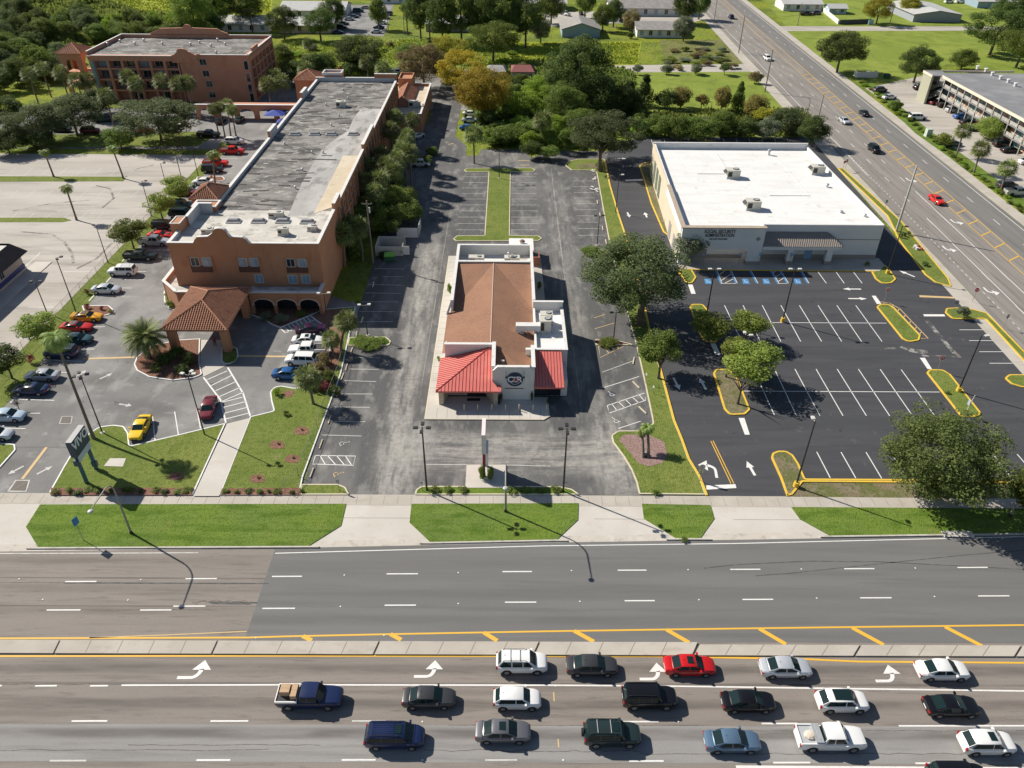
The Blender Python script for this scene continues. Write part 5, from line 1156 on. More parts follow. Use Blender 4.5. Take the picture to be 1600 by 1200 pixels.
house('long grey barn with white bays standing on the right lawn', 178, 199, 368, 398, 3.2, 1.4, mat('grey_barn_wall', (.3,.32,.36), .8), PALEM, 'y', wins=0, name='barn', cat='barn')
house('pale roofed house beyond the barn at the top right corner', 225, 246, 405, 420, 3.0, 2.0, BLUEWALL, PALEM, wins=3)
house('low house with pale roof beyond the far car park at the top edge', -66, -38, 404, 416, 3.0, 1.8, LGREY, GYSHING, wins=5)
house('small shed with a dull red roof in the thicket', .9, 8, 262, 271, 2.4, 1.0, BEIGE, mat('dull_red_roof', (.2,.06,.055), .8, [((.28,.1,.09), 1.5, .5, .7, .7)]), wins=1, oh=.3, name='garden_shed', cat='shed', hip=1.2)
house('small shed with a grey brown roof beside the red roofed shed', -7, -1.2, 262, 270, 2.4, 1.0, BEIGE, GYSHING, wins=0, oh=.3, name='garden_shed', cat='shed', hip=1.2)
# ================================================================== VEHICLES
def paint(name, c, metal=.0, rough=.28):
    return mat('car_paint_'+name, c, rough, metallic=metal, coat=.45, spec=.35)
PAINTS = dict(white=(.78,.78,.77), silver=(.5,.52,.54), palesilver=(.6,.63,.66), grey=(.17,.17,.185), darkgrey=(.045,.046,.05), black=(.007,.007,.009), red=(.5,.012,.014), navy=(.012,.022,.075),
   blue=(.02,.1,.28), bluegrey=(.13,.21,.31), teal=(.03,.075,.09), darkgreen=(.018,.032,.032), maroon=(.16,.02,.03), yellow=(.8,.52,.01), amber=(.75,.36,.015), paleblue=(.42,.52,.62), purple=(.035,.01,.04), beige=(.42,.37,.3), brightred=(.65,.03,.02), midblue=(.03,.13,.42))
def P_(n): return paint(n, PAINTS[n], .35 if n in ('silver','palesilver','grey','bluegrey') else .0)
CGLASS = mat('car_glass', (.01,.024,.026), .05, spec=.3)
RUB = mat('tyre_rubber', (.018,.018,.018), .85); RIM = mat('alloy_rim', (.42,.42,.43), .35, metallic=.7)
LAMP = mat('headlamp_lens', (.75,.77,.8), .12); TAIL = mat('tail_lamp_lens', (.35,.01,.012), .2); TRIM = mat('black_trim', (.015,.015,.016), .6)
CHROME = mat('chrome_trim', (.65,.65,.66), .2, metallic=.9); BEDM = mat('bed_liner', (.05,.05,.052), .85); BEDL = mat('pale_bed_floor', (.4,.42,.44), .7)

# L W H, wheel radius, axle positions, z of nose/hood/belt/deck, windscreen base/top, rear glass top/base
SPEC = {
 'sedan':  dict(L=4.75, W=1.83, H=1.45, r=.33, ax=(-1.40,1.40), nose=.72, hood=.95, belt=.95, deck=1.02, wb=1.22, wt=0.42, rt=-.92, rb=-1.72, tail=.92),
 'coupe':  dict(L=4.75, W=1.88, H=1.36, r=.35, ax=(-1.42,1.42), nose=.72, hood=.93, belt=.94, deck=1.00, wb=1.02, wt=0.2, rt=-.85, rb=-1.78, tail=.92),
 'suv':    dict(L=4.75, W=1.92, H=1.76, r=.38, ax=(-1.38,1.42), nose=.90, hood=1.10, belt=1.10, deck=1.14, wb=1.32, wt=0.72, rt=-1.85, rb=-2.22, tail=1.1),
 'boxysuv':dict(L=4.85, W=1.95, H=1.84, r=.40, ax=(-1.42,1.45), nose=.98, hood=1.13, belt=1.14, deck=1.16, wb=1.15, wt=0.72, rt=-2.12, rb=-2.32, tail=1.12),
 'crossover':dict(L=4.5, W=1.86, H=1.63, r=.36, ax=(-1.32,1.34), nose=.84, hood=1.04, belt=1.05, deck=1.1, wb=1.22, wt=0.58, rt=-1.55, rb=-2.08, tail=1.06),
 'hatch':  dict(L=4.25, W=1.80, H=1.53, r=.34, ax=(-1.26,1.3), nose=.76, hood=.99, belt=1.0, deck=1.06, wb=1.16, wt=0.5, rt=-1.5, rb=-1.98, tail=1.0),
 'minivan':dict(L=5.05, W=1.97, H=1.76, r=.35, ax=(-1.5,1.52), nose=.80, hood=1.02, belt=1.08, deck=1.1, wb=1.68, wt=0.86, rt=-2.12, rb=-2.42, tail=1.08),
 'pickup': dict(L=5.75, W=1.98, H=1.86, r=.41, ax=(-1.75,1.75), nose=1.0, hood=1.16, belt=1.18, deck=1.18, wb=1.34, wt=0.82, rt=-.66, rb=-.84, tail=1.15),
}
def loft(mb, rings, close_ends=True):
    n = len(rings[0]); vs = [p for r in rings for p in r]; fs = []
    for i in range(len(rings)-1):
        for k in range(n): fs.append((i*n+k, i*n+(k+1) % n, (i+1)*n+(k+1) % n, (i+1)*n+k))
    if close_ends: fs += [tuple(reversed(range(n))), tuple(range((len(rings)-1)*n, len(rings)*n))]
    mb.add(vs, fs)
def car_meshes(kind):
    """mesh data of every part, nose towards +x, on z = 0: {part: (mesh, material slot key, parent key)}"""
    S = SPEC[kind]; L, Wd, H, r = S['L'], S['W'], S['H'], S['r']; hw = Wd/2; out = []
    # body: rings of 12 points from rear to front
    ra, fa = S['ax']; x0, x1 = -L/2, L/2
    pick = kind == 'pickup'
    def top(x):                       # height of shoulder line along the car
        if x > S['wb']:
            t = (x-S['wb'])/(x1-S['wb']); return S['hood']+(S['nose']-S['hood'])*(t**1.8)
        if x < S['rb']:
            t = (S['rb']-x)/(S['rb']-x0+1e-6); return S['deck']+(S['tail']-S['deck'])*t*t
        return S['belt']
    def half(x):
        t = abs(x)/(L/2); f = 1-.03*t*t; k0 = .62 if x > 0 else .72
        if t > k0: f -= (.27 if x > 0 and not pick else .16)*((t-k0)/(1-k0))**2.4
        return hw*f
    def low(x):
        z = .22 if not pick and 'suv' not in kind else .30
        for a in (ra, fa):
            d = abs(x-a)
            if d < r*1.18: z = max(z, r + math.sqrt(max(0, (r*1.16)**2-d*d))*.98)
        return z
    xs = [x0, x0+.05, x0+.18, x0+.4]
    for a in (ra, fa): xs += [a+r*k for k in (-1.3,-1.17,-1.12,-.9,-.55,0,.55,.9,1.12,1.17,1.3)]
    xs += [S['rb'], S['wb'], (S['wb']+S['rb'])/2, x1-.7, x1-.45, x1-.25, x1-.1, x1-.03, x1]
    xs = sorted(x for x in set(round(x, 3) for x in xs) if x0 <= x <= x1)
    rings = []
    for x in xs:
        h = half(x); zt = top(x); zl = low(x); e = 0
        if x > x1-.12: k = (x-(x1-.12))/.12; zl = max(zl, .28+.1*k); zt -= .14*k; 
        if x < x0+.06: k = (x0+.06-x)/.06; zl = max(zl, .32+.05*k); zt -= .06*k
        zm = max(zl+.03, .55 if not pick else .62); zs = max(zm+.02, zt-.10)
        zm = min(zm, zs-.01) if zl < zs-.03 else zm
        hs = h*.955; ht = h*.84
        ringp = [(x,-h*.93,zl),(x,-h,max(zl+.02,zm)),(x,-h*.992,(max(zl+.02,zm)+max(zs,zl+.06))/2),(x,-hs,max(zs,zl+.08)),(x,-ht,max(zt,zl+.1)),(x,-ht*.5,max(zt,zl+.1)+.022)]
        ringp += [(x,-b,c) for (_, b, c) in reversed(ringp)]
        rings.append(ringp)
    b = MB(); loft(b, rings)
    out.append(('body', b, 'paint', None, 32))
    # greenhouse
    zb = S['belt']-.03; zr = H; wbh = hw*.9; wr = hw*.73 if kind not in ('boxysuv','minivan','pickup') else hw*.79
    wbx, wtx, rtx, rbx = S['wb'], S['wt'], S['rt'], S['rb']
    def sec(x, z, wl, wu, zl=zb):
        cz = max(z-.05, zl+.004)
        return [(x,-wl,zl),(x,-(wl+(wu-wl)*.9),cz),(x,-wu*.86,max(z-.008,zl+.006)),(x,0,z+.012),(x,wu*.86,max(z-.008,zl+.006)),(x,(wl+(wu-wl)*.9),cz),(x,wl,zl)]
    g = MB(); mid = (wtx+rtx)/2
    dk = S['deck']-.04
    R_ = [sec(rbx, dk+.03, wbh*.84, wbh*.8, dk), sec(rtx, zr-.035, wbh*.96, wr*.95), sec(rtx+.25*(wtx-rtx), zr-.005, wbh, wr), sec(mid, zr, wbh, wr), sec(wtx, zr-.035, wbh*.985, wr*.97), sec(wbx, S['hood']+.0, wbh*.9, wbh*.84, S['hood']-.05)]
    loft(g, R_)
    out.append(('cabin', g, 'paint', None, 40))
    # glass panels, set 1 cm proud of the cabin
    def panel(name, pts, off=.012):
        P = [Vector(p) for p in pts]; n = (P[1]-P[0]).cross(P[2]-P[0]).normalized()
        c = sum(P, Vector())/len(P)
        if n.dot(c-Vector((mid, 0, .9))) < 0: n = -n; P.reverse()
        m = MB(); Q = [p+n*off for p in P]; k = len(P)
        m.add([tuple(p) for p in Q]+[tuple(p-n*.03) for p in Q], [tuple(range(k))]+[(i, k+i, k+(i+1) % k, (i+1) % k) for i in range(k)])
        out.append((name, m, 'glass', None, None))
    def lerp(a, b, t): return tuple(a[i]+(b[i]-a[i])*t for i in range(3))
    def bowed(name, A, B_, t0, t1):
        n = (Vector(B_[3])-Vector(A[3])).cross(Vector((0,1,0))).normalized(); n = n if n.z > 0 else -n
        P = [Vector((q.x, q.y*1.09, q.z)) for q in (Vector(lerp(A[i], B_[i], t))+n*.02 for t in (t0, t1) for i in (2, 3, 4))]
        m = MB(); m.add([tuple(p) for p in P]+[tuple(p-n*.03) for p in P], [(0,1,4,3),(1,2,5,4),(0,3,9,6),(2,8,11,5),(0,6,7,1),(1,7,8,2),(3,4,10,9),(4,5,11,10)]); out.append((name, m, 'glass', None, None))
    bowed('windscreen', R_[5], R_[4], .05, .93)
    bowed('rear_window', R_[0], R_[1], .1, .8 if pick else .92)
    zt_ = zr-.11; zb2 = S['belt']+.035
    def sidepts(xa, xb, xc, xd, s):      # along belt xa->xb, along top xc<-xd
        yb = wbh-(wbh-wr)*.9*((zb2-zb)/(zr-.05-zb)); yt = wbh-(wbh-wr)*.9*((zt_-zb)/(zr-.05-zb))
        return [(xa,s*yb,zb2),(xb,s*yb,zb2),(xd,s*yt,zt_),(xc,s*yt,zt_)]
    bp = wtx-.62 if not pick else -.02
    rear_end_b = rbx+.42 if kind in ('sedan','coupe') else rbx+.3
    for s in (-1, 1):
        if kind == 'coupe': panel('side_window', sidepts(rear_end_b, wbx-.3, rtx+.12, wtx-.1, s), .016)
        else:
            panel('side_window', sidepts(bp+.05, wbx-.3, bp+.05, wtx-.12, s), .016)
            if kind in ('suv','boxysuv','minivan'):
                c2 = (bp+rtx)/2-.05
                panel('side_window', sidepts(c2+.05, bp-.05, c2+.05, bp-.05, s), .016); panel('side_window', sidepts(rear_end_b-.12, c2-.05, rtx+.1, c2-.05, s), .016)
            elif pick: panel('side_window', sidepts(rbx+.14, bp-.05, rtx+.12, bp-.05, s), .016)
            else: panel('side_window', sidepts(rear_end_b, bp-.05, rtx+.08, bp-.05, s), .016)
    # wheels with rims
    for a in (ra, fa):
        for s in (-1, 1):
            y0, y1 = s*(hw-.21), s*(hw+.005)
            m = MB(); m.cyl((a,y0,r), (a,y1,r), r, r, 14); out.append(('wheel', m, 'rubber', None, 40))
            q = MB(); q.cyl((a,s*(hw-.1),r), (a,s*(hw+.015),r), r*.62, r*.58, 10); out.append(('rim', q, 'rim', 'wheel', 40))
    # lamps, mirrors, bumper trim, grille
    zn = S['nose']
    for s in (-1, 1):
        m = MB(); m.extrude([(x1-.36,s*hw*.76,zn+.0),(x1-.10,s*hw*.56,zn-.10),(x1-.06,s*hw*.56,zn-.2),(x1-.30,s*hw*.82,zn-.15)][::s], (.035,s*.035,.02)); out.append(('headlight', m, 'lamp', None, None))
        zt = S['tail']; m = MB()
        if kind in ('suv','boxysuv','crossover','hatch','minivan','pickup'): m.box(x0-.015, x0+.12, min(s*hw*.72,s*hw*.9), max(s*hw*.72,s*hw*.9), zt-.32, zt-.02)
        else: m.box(x0-.015, x0+.14, min(s*hw*.5,s*hw*.86), max(s*hw*.5,s*hw*.86), zt-.24, zt-.07)
        out.append(('tail_light', m, 'tail', None, None))
        m = MB(); mx = wbx-.42; m.box(mx-.09, mx+.09, min(s*(hw*.93),s*(hw+.17)), max(s*(hw*.93),s*(hw+.17)), S['belt']+.01, S['belt']+.16); out.append(('mirror', m, 'mirror', None, None))
    m = MB(); m.box(x1-.06, x1+.012, -hw*.5, hw*.5, zn-.36, zn-.2); out.append(('grille', m, 'trim', None, None))
    m = MB(); m.box(x0-.012, x0+.05, -.26, .26, zn-.2, zn-.08); out.append(('number_plate', m, 'lamp', None, None))
    if pick:
        # open bed: recess drawn by raised walls on the body deck
        z = S['deck']; m = MB(); bx0, bx1 = x0+.04, rbx-.08
        m.box(bx0, bx1, -hw*.95, -hw*.84, z-.12, z+.13); m.box(bx0, bx1, hw*.84, hw*.95, z-.12, z+.13); m.box(bx0-.02, bx0+.06, -hw*.84, hw*.84, z-.12, z+.12); m.box(bx1-.06, bx1, -hw*.84, hw*.84, z-.12, z+.13)
        out.append(('bed_wall', m, 'bedwall', None, None))
        m = MB(); m.poly([(bx0+.06,-hw*.84),(bx1-.06,-hw*.84),(bx1-.06,hw*.84),(bx0+.06,hw*.84)], z+.03); out.append(('bed_floor', m, 'bed', None, None))
    return out
CARS = {}
def car(kind, colour, loc, ang, label, group=None, detail=2, extras=(), cat=None, name=None, mirror=None, bedwall=None, bed=None):
    """detail 2: every part; 1: body, cabin, glass, wheels; 0: one mesh per car body and one for glass"""
    S = SPEC[kind]
    cat = cat or {'pickup': 'pickup', 'minivan': 'van', 'boxysuv': 'car', 'suv': 'car'}.get(kind, 'car')
    name = name or {'pickup': 'pickup_truck', 'minivan': 'minivan', 'suv': 'sport_utility_car', 'boxysuv': 'sport_utility_car', 'hatch': 'hatchback_car', 'coupe': 'coupe_car', 'crossover': 'crossover_car'}.get(kind, 'sedan_car')
    t = thing(name, label, cat, (loc[0], loc[1], loc[2] if len(loc) > 2 else .05), ang, group)
    pm = P_(colour) if isinstance(colour, str) else colour
    M_ = dict(paint=pm, glass=CGLASS, rubber=RUB, rim=RIM, lamp=LAMP, tail=TAIL, trim=TRIM, mirror=P_(mirror) if mirror else pm, bedwall=bedwall or pm, bed=bed or BEDM)
    if kind not in CARS: CARS[kind] = [(n, b.build('m_'+n, TRIM, None, sm), k, par) for n, b, k, par, sm in car_meshes(kind)]
    last = None
    for n, src, k, par in CARS[kind]:
        if detail < 2 and n in ('rim','mirror','grille','number_plate'): continue
        key = (kind, src.name, M_[k].name)
        me = CARM.get(key)
        if me is None:
            me = src.data.copy(); me.materials[0] = M_[k]; me.name = kind+'_'+n; CARM[key] = me
        o = link(n, me, last if par else t)
        if n == 'wheel': last = o
    hw = S['W']/2; H = S['H']
    for e in extras:
        m = MB()
        if e == 'sunroof': m.box(S['wt']-.75, S['wt']-.2, -hw*.42, hw*.42, H-.02, H+.018); m.build('sunroof', CGLASS, t)
        elif e == 'panorama': m.box(S['rt']+.55, S['wt']-.02, -hw*.58, hw*.58, H-.03, H+.02); m.build('glass_roof', CGLASS, t)
        elif e == 'rails':
            for s in (-1, 1): m.tube([(S['wt']-.25,s*hw*.66,H-.03),(S['wt']-.45,s*hw*.66,H+.05),(S['rt']+.3,s*hw*.66,H+.05),(S['rt']+.1,s*hw*.66,H-.03)], .025, 6)
            m.build('roof_rail', TRIM, t)
        elif e == 'crossbars':
            for x in (S['wt']-.9, S['rt']+.8): m.box(x-.03, x+.03, -hw*.62, hw*.62, H+.03, H+.06)
            m.build('roof_bar', METAL, t)
        elif e == 'roofribs':
            for k in range(-3, 4): m.box(S['rt']+.3, S['wt']-.8, k*.17-.035, k*.17+.035, H-.02, H+.022)
            m.build('roof_rib', pm, t)
        elif e == 'blackhood':
            m.poly([(S['wb']+.15,-.38),(S['L']/2-.5,-.3),(S['L']/2-.5,.3),(S['wb']+.15,.38)], S['hood']+.03); m.box(S['wb']+.12, S['L']/2-.55, -.36, .36, S['hood']-.06, S['hood']+.035); m.build('bonnet_stripe', TRIM, t)
        elif e == 'blackroof': m.box(S['rt']+.15, S['wt']-.1, -hw*.6, hw*.6, H-.02, H+.016); m.build('roof_panel', TRIM, t)
        elif e == 'antenna': m.cyl((S['rt']+.3,0,H-.02), (S['rt']+.2,0,H+.12), .03, .012, 5); m.build('antenna', TRIM, t)
        elif e == 'spoiler': m.box(-S['L']/2+.05, -S['L']/2+.3, -hw*.75, hw*.75, S['tail']+.1, S['tail']+.14); m.box(-S['L']/2+.1, -S['L']/2+.25, -hw*.6, -hw*.5, S['tail']-.1, S['tail']+.1); m.box(-S['L']/2+.1, -S['L']/2+.25, hw*.5, hw*.6, S['tail']-.1, S['tail']+.1); m.build('spoiler', pm, t)
        elif e == 'toolbox': z = S['deck']; m.box(S['rb']-.75, S['rb']-.1, -hw*.86, hw*.86, z+.05, z+.26); m.box(S['rb']-.45, S['rb']-.42, -hw*.86, hw*.86, z+.26, z+.27); m.build('toolbox', METAL, t)
        elif e == 'sparewheel': m.cyl((-S['L']/2-.02,0,.95), (-S['L']/2-.2,0,.95), .36, .36, 12); m.build('spare_wheel', TRIM, t)
    return t
CARM = {}
# ---- traffic waiting on the near road (all facing right)
GQ = 'cars queueing on the near road'
def cq(px, py): p = G(px, py); return (p.x, p.y, .03)
car('suv','white',cq(815,1042),.0,'white crossover with thin dark roof bars, first in the turn lane beside the median',GQ,extras=('rails','antenna','crossbars'))
car('sedan','darkgrey',cq(924,1046),.0,'dark grey sedan with pale rear window behind the red car',GQ,extras=('antenna',))
car('sedan','red',cq(1076,1046),.0,'bright red sedan with dark sunroof in the turn lane',GQ,extras=('sunroof','antenna'))
car('sedan','palesilver',cq(1225,1049),.0,'pale silver sedan in the turn lane beside the median',GQ,extras=('antenna',))
car('sedan','white',cq(1469,1053),.0,'white sedan at the right end of the turn lane, tinted rear window',GQ,extras=('antenna',))
car('pickup','navy',cq(486,1096),.0,'dark blue pickup carrying two cardboard boxes in a white edged bed',GQ,bedwall=P_('white'),mirror='black')
car('sedan','darkgrey',cq(671,1096),.0,'small charcoal grey sedan behind the blue pickup',GQ,extras=('antenna',))
car('hatch','white',cq(808,1098),.0,'white hatchback in the middle lane, ahead of the charcoal sedan',GQ,extras=('antenna',))
car('boxysuv','black',cq(1013,1096),.0,'black sport utility car with roof rails and red rear lamps, middle lane',GQ,extras=('rails',))
car('sedan','black',cq(1167,1102),.0,'black sedan in the middle lane below the silver sedan',GQ)
car('crossover','white',cq(1313,1102),.0,'white crossover with a large black glass roof',GQ,extras=('panorama',))
car('coupe','black',cq(1483,1109),.0,'long black saloon with chrome window line and red tail lamp at the right',GQ,name='sedan_car')
car('minivan','navy',cq(618,1157),.0,'dark blue minivan with ribbed roof in the lower lane',GQ,extras=('roofribs','rails','sunroof'))
car('sedan','grey',cq(786,1149),.0,'grey sedan with black sunroof beside the blue minivan',GQ,extras=('sunroof',))
car('boxysuv','darkgreen',cq(955,1154),.0,'very dark green boxy utility car with roof bars',GQ,extras=('rails','crossbars','sunroof','sparewheel'))
car('sedan','bluegrey',cq(1142,1164),.0,'steel blue sedan in the lower lane',GQ,extras=('antenna',))
car('pickup','white',cq(1294,1160),.0,'white extended cab pickup with silver toolbox across its bed',GQ,bed=BEDL,extras=('toolbox',))
car('crossover','white',cq(1538,1167),.0,'white coupe styled crossover with small sunroof at the right edge',GQ,extras=('sunroof',))
car('suv','black',cq(1492,1219),.0,'black car half cut off by the bottom edge',GQ)
# loads in the beds
BOXM = mat('cardboard', (.5,.34,.21), .9, [((.42,.28,.17), 2., .5, .7, .7)])
p = cq(486,1096)
for i, (dx, dy, hx, hy, h, lab) in enumerate(((-2.05,.12,.42,.42,.62,'square cardboard box nearest the tailgate of the blue pickup'),(-1.25,.0,.26,.62,.5,'long cardboard box standing against the cab of the blue pickup'))):
    t = thing('cardboard_box', lab, 'box', (p[0]+dx, p[1]+dy, 1.26), 0, 'boxes in the blue pickup'); m = MB(); m.box(-hx, hx, -hy, hy, 0, h); m.build('carton', BOXM, t); m = MB(); m.box(-hx, hx, -.04, .04, h, h+.004); m.build('packing_tape', mat('packing_tape', (.4,.27,.15), .4), t)
p = cq(1294,1160); t = thing('load_sheet', 'rumpled tan sheet lying in the bed of the white pickup', 'sheet', (p[0]-1.9, p[1]-.1, 1.26)); m = MB(); m.ball((0,0,.05), .55, .45, .22, 9, 5); m.build('cloth', mat('tan_cloth', (.62,.54,.44), .9), t)

# ---- hotel lot (nose directions vary)
GH = 'cars parked in the hotel lot'
def ch(kind, col, px, py, ang, label, **k):
    p = G(px, py); return car(kind, col, (p.x, p.y, .05), ang, label, k.pop('group', GH), k.pop('detail', 2), **k)
ch('sedan','paleblue',14,655,.0,'pale blue sedan cut by the left edge, topmost of two at the kerb end')
ch('sedan','palesilver',-6,684,.0,'silver blue sedan mostly beyond the left edge beside a grass corner')
ch('sedan','silver',68,592,pi,'silver sedan parked nose to the grass strip beside a dark purple sedan')
ch('sedan','navy',51,614,pi,'dark purple blue sedan with sunroof next to the silver sedan',extras=('sunroof',))
ch('boxysuv','navy',98,557,pi,'dark navy utility car under the tall leaning palm')
ch('sedan','teal',122,535,.0,'dark teal sedan behind the leaning palm crown')
ch('coupe','red',122,516,.0,'red coupe with dark rear window beside the amber coupe',extras=('blackroof',))
ch('coupe','amber',138,500,.0,'amber yellow coupe with black roof panel and spoiler',extras=('blackroof','spoiler'))
ch('sedan','palesilver',168,457,.0,'pale silver sedan alone above the mulch island')
ch('boxysuv','white',193,429,pi,'white boxy wagon with ribbed roof between silver sedan and dark pickup',extras=('roofribs',))
ch('pickup','darkgreen',221,405,.0,'very dark green pickup with empty bed below the silver pickup',bed=BEDM)
ch('pickup','silver',243,383,.0,'silver pickup with white cab roof beside the red black coupe')
ch('coupe','brightred',252,372,.0,'orange red coupe with black bonnet stripe',extras=('blackhood',))
ch('boxysuv','black',258,358,.0,'black utility car tucked against the hotel corner')
ch('minivan','darkgreen',285,338,.0,'dark green van, lower of two dark vehicles beside the stair turret')
ch('boxysuv','teal',284,325,.0,'dark blue green utility car, upper of two beside the turret')
ch('sedan','maroon',292,305,.0,'dark maroon car mostly hidden behind the tiled turret')
ch('sedan','silver',299,300,.0,'silver car just behind the tiled turret, roof showing')
ch('sedan','white',318,288,pi,'white sedan standing nearest the tiled turret')
ch('boxysuv','black',333,269,.0,'black off-road car above the small mulch island')
ch('pickup','brightred',338,259,.0,'red pickup with long bed beside the black off-road car')
ch('pickup','red',364,240,.0,'red pickup below the white utility car')
ch('suv','white',367,225,.0,'white utility car by the four thin palms')
ch('pickup','black',327,214,.0,'black pickup in the shade left of the thin palms')
ch('coupe','yellow',221,674,-1.52,'bright yellow coupe parked alone nose down at the lawn kerb')
ch('sedan','maroon',327,643,-1.45,'maroon sedan with black windscreen beside the striped crossing')
ch('coupe','purple',487,519,.22,'dark purple sedan closest to the hotel arcade',name='sedan_car')
ch('sedan','white',482,537,.02,'white sedan with dark sunroof beside the purple sedan',extras=('sunroof',))
ch('pickup','white',482,553,pi,'white pickup in the row right of the canopy')
ch('suv','white',472,568,pi-.05,'white utility car half hidden by a round palm',mirror='white')
ch('sedan','blue',453,590,pi-.06+pi,'bright blue sedan behind the round palm by the kerb')
for i, (px, py, col, kind, lab) in enumerate(((227,207,'brightred','sedan','bright red car glimpsed under the big oak before the salmon block'),(142,208,'maroon','suv','maroon utility car under the oaks left of the bright red car'),(98,206,'black','sedan','black car in the tree shade at the oak trunk'),(22,205,'black','suv','black utility car deep in shade near the left edge'),(165,190,'teal','pickup','dark teal pickup in the shade before the salmon block'),(262,206,'grey','sedan','grey car partly hidden by the biggest oak'),(375,190,'darkgrey','sedan','dark grey car parked before the arcade'),(345,192,'black','sedan','black car parked behind the four thin palms'))):
    ch(kind, col, px, py, [0,.1,pi,0,.3,pi,pi/2,pi/2][i], lab, detail=1)
GRR = 'cars parked at the rear of the hotel'
for px, py, col, kind, a, lab in ((657,260,'silver','suv',.02,'silver estate car in the shade at the end of the palms'),(652,216,'palesilver','sedan',1.0,'white and blue sedan parked askew beside the rear wing'),(736,181,'white','sedan',.0,'white sedan, farthest of three under the yellow tree'),(735,191,'palesilver','sedan',.0,'pale sedan in the middle of three under the yellow tree'),(732,203,'midblue','sedan',.0,'bright blue car, nearest of three under the yellow tree')):
    ch(kind, col, px, py, a, lab, group=GRR, detail=1)
for px, py, col, kind, lab in ((533,115,'brightred','pickup','red truck seen over the hotel roof edge'),(500,115,'navy','sedan','navy car behind the tiled tower'),(516,113,'silver','sedan','silver car between the tiled tower and the red truck'),(623,115,'silver','suv','silver car parked beyond the rear wing')):
    ch(kind, col, px, py, pi/2, lab, group=GRR, detail=1)
# ---- far parking lot
GF = 'cars in the distant parking lot'
for i, (px, py, col, kind, lab) in enumerate(((528,53,'navy','sedan','navy car nearest on the left side of the distant lot'),(533,45,'black','suv','black car second on the left side of the distant lot'),(537,39,'darkgrey','sedan','dark grey car third on the left of the distant lot'),(546,32,'silver','sedan','silver car on the left of the distant lot in tree shade'),(553,28,'grey','sedan','grey car on the left of the distant lot behind the silver one'),(560,19,'teal','minivan','teal van near the top of the distant lot'),(572,14,'beige','sedan','beige car at the top of the distant lot'),
        (588,52,'silver','sedan','silver blue sedan nearest on the right side of the distant lot'),(592,45,'navy','sedan','navy car between silver and white cars of the distant lot'),(597,38,'white','sedan','white car third on the right side of the distant lot'),(602,30,'beige','sedan','beige car fourth on the right side of the distant lot'),(606,24,'grey','suv','grey car last on the right side of the distant lot'))):
    ch(kind, col, px, py, .05 if i < 7 else pi, lab, group=GF, detail=1)
for px, py, col, kind, a, lab in ((883,24,'white','pickup',2.2,'white truck on the driveway before the top terrace'),(908,23,'black','sedan',1.6,'black car on the driveway right of the white truck'),(970,34,'navy','suv',1.55,'dark car between the slate blue house and the cottages'),(1013,24,'white','sedan',.2,'white car before the long terrace'),(1259,24,'black','pickup',.1,'black pickup in front of the white bungalow'),(1275,23,'navy','suv',.3,'dark blue utility car by the white fence'),(1482,5,'white','suv',.2,'white van parked far off at the top right'),(1500,5,'white','pickup',.2,'white pickup parked far off at the top right beside the van')):
    ch(kind, col, px, py, a, lab, group='cars by the far houses', detail=1)
# ---- far road traffic
GT = 'cars driving on the far road'
RA = pi/2-.037
for px, py, col, kind, a, lab in ((1198,94,'white','suv',-RA,'white utility car high up on the far road beside a utility pole'),(1318,192,'palesilver','sedan',-RA,'pale silver sedan on the far road nearing the hatched strip'),(1349,180,'black','sedan',RA,'black sedan across the hatched strip from the silver sedan'),(1365,237,'black','suv',-RA,'black utility car in the left lanes of the far road'),(1462,316,'brightred','coupe',-RA,'bright red car on the far road beside the wooden pole'),(1142,29,'navy','suv',RA,'dark blue car far up the road near the top edge')):
    p = G(px, py); car(kind, col, (p.x, p.y, .06), a, lab, GT, 2 if py > 150 else 1)
# ---- motel lot
GM = 'cars parked at the motel'
for px, py, col, kind, a, lab in ((1374,144,'darkgrey','suv',.3,'dark grey utility car by the verge, farthest of the motel kerb row'),(1389,155,'palesilver','sedan',.3,'pale silver sedan at the motel verge'),(1433,187,'white','boxysuv',.0,'white utility car parked alone at the motel verge'),(1437,140,'black','suv',.3,'black car under the tree at the motel end'),(1446,149,'purple','sedan',.3,'dark purple car beside the motel stair tower'),(1450,155,'white','sedan',.3,'white car nose out at the motel stair tower'),(1462,163,'maroon','sedan',.3,'dark maroon car just below the stair tower'),(1477,167,'black','pickup',.2,'black pickup before the motel walkway'),
        (1489,175,'silver','minivan',.2,'silver minivan before the motel walkway'),(1501,185,'midblue','sedan',.2,'vivid blue sedan before the motel walkway'),(1511,194,'black','sedan',.2,'black sedan next to the vivid blue sedan'),(1524,204,'teal','sedan',.2,'dark teal sedan behind the bushy motel tree'),(1488,228,'teal','sedan',.2,'dark teal car at the verge beside the first motel palm'),(1565,229,'black','boxysuv',.1,'black utility car in the inner row right of the motel palms'),(1577,238,'black','sedan',.1,'black sedan beside the black utility car in the inner row'),(1604,256,'white','sedan',.2,'white car cut by the right edge at the motel'),(1572,294,'darkgrey','suv',.1,'dark grey car parked below the nearest motel palm'),(1588,305,'silver','pickup',.05,'silver pickup below the nearest motel palm at the right edge')):
    ch(kind, col, px, py, a, lab, group=GM, detail=1)
for k, lst in CARS.items():
    for n, src, kk, par in lst: bpy.data.objects.remove(src)
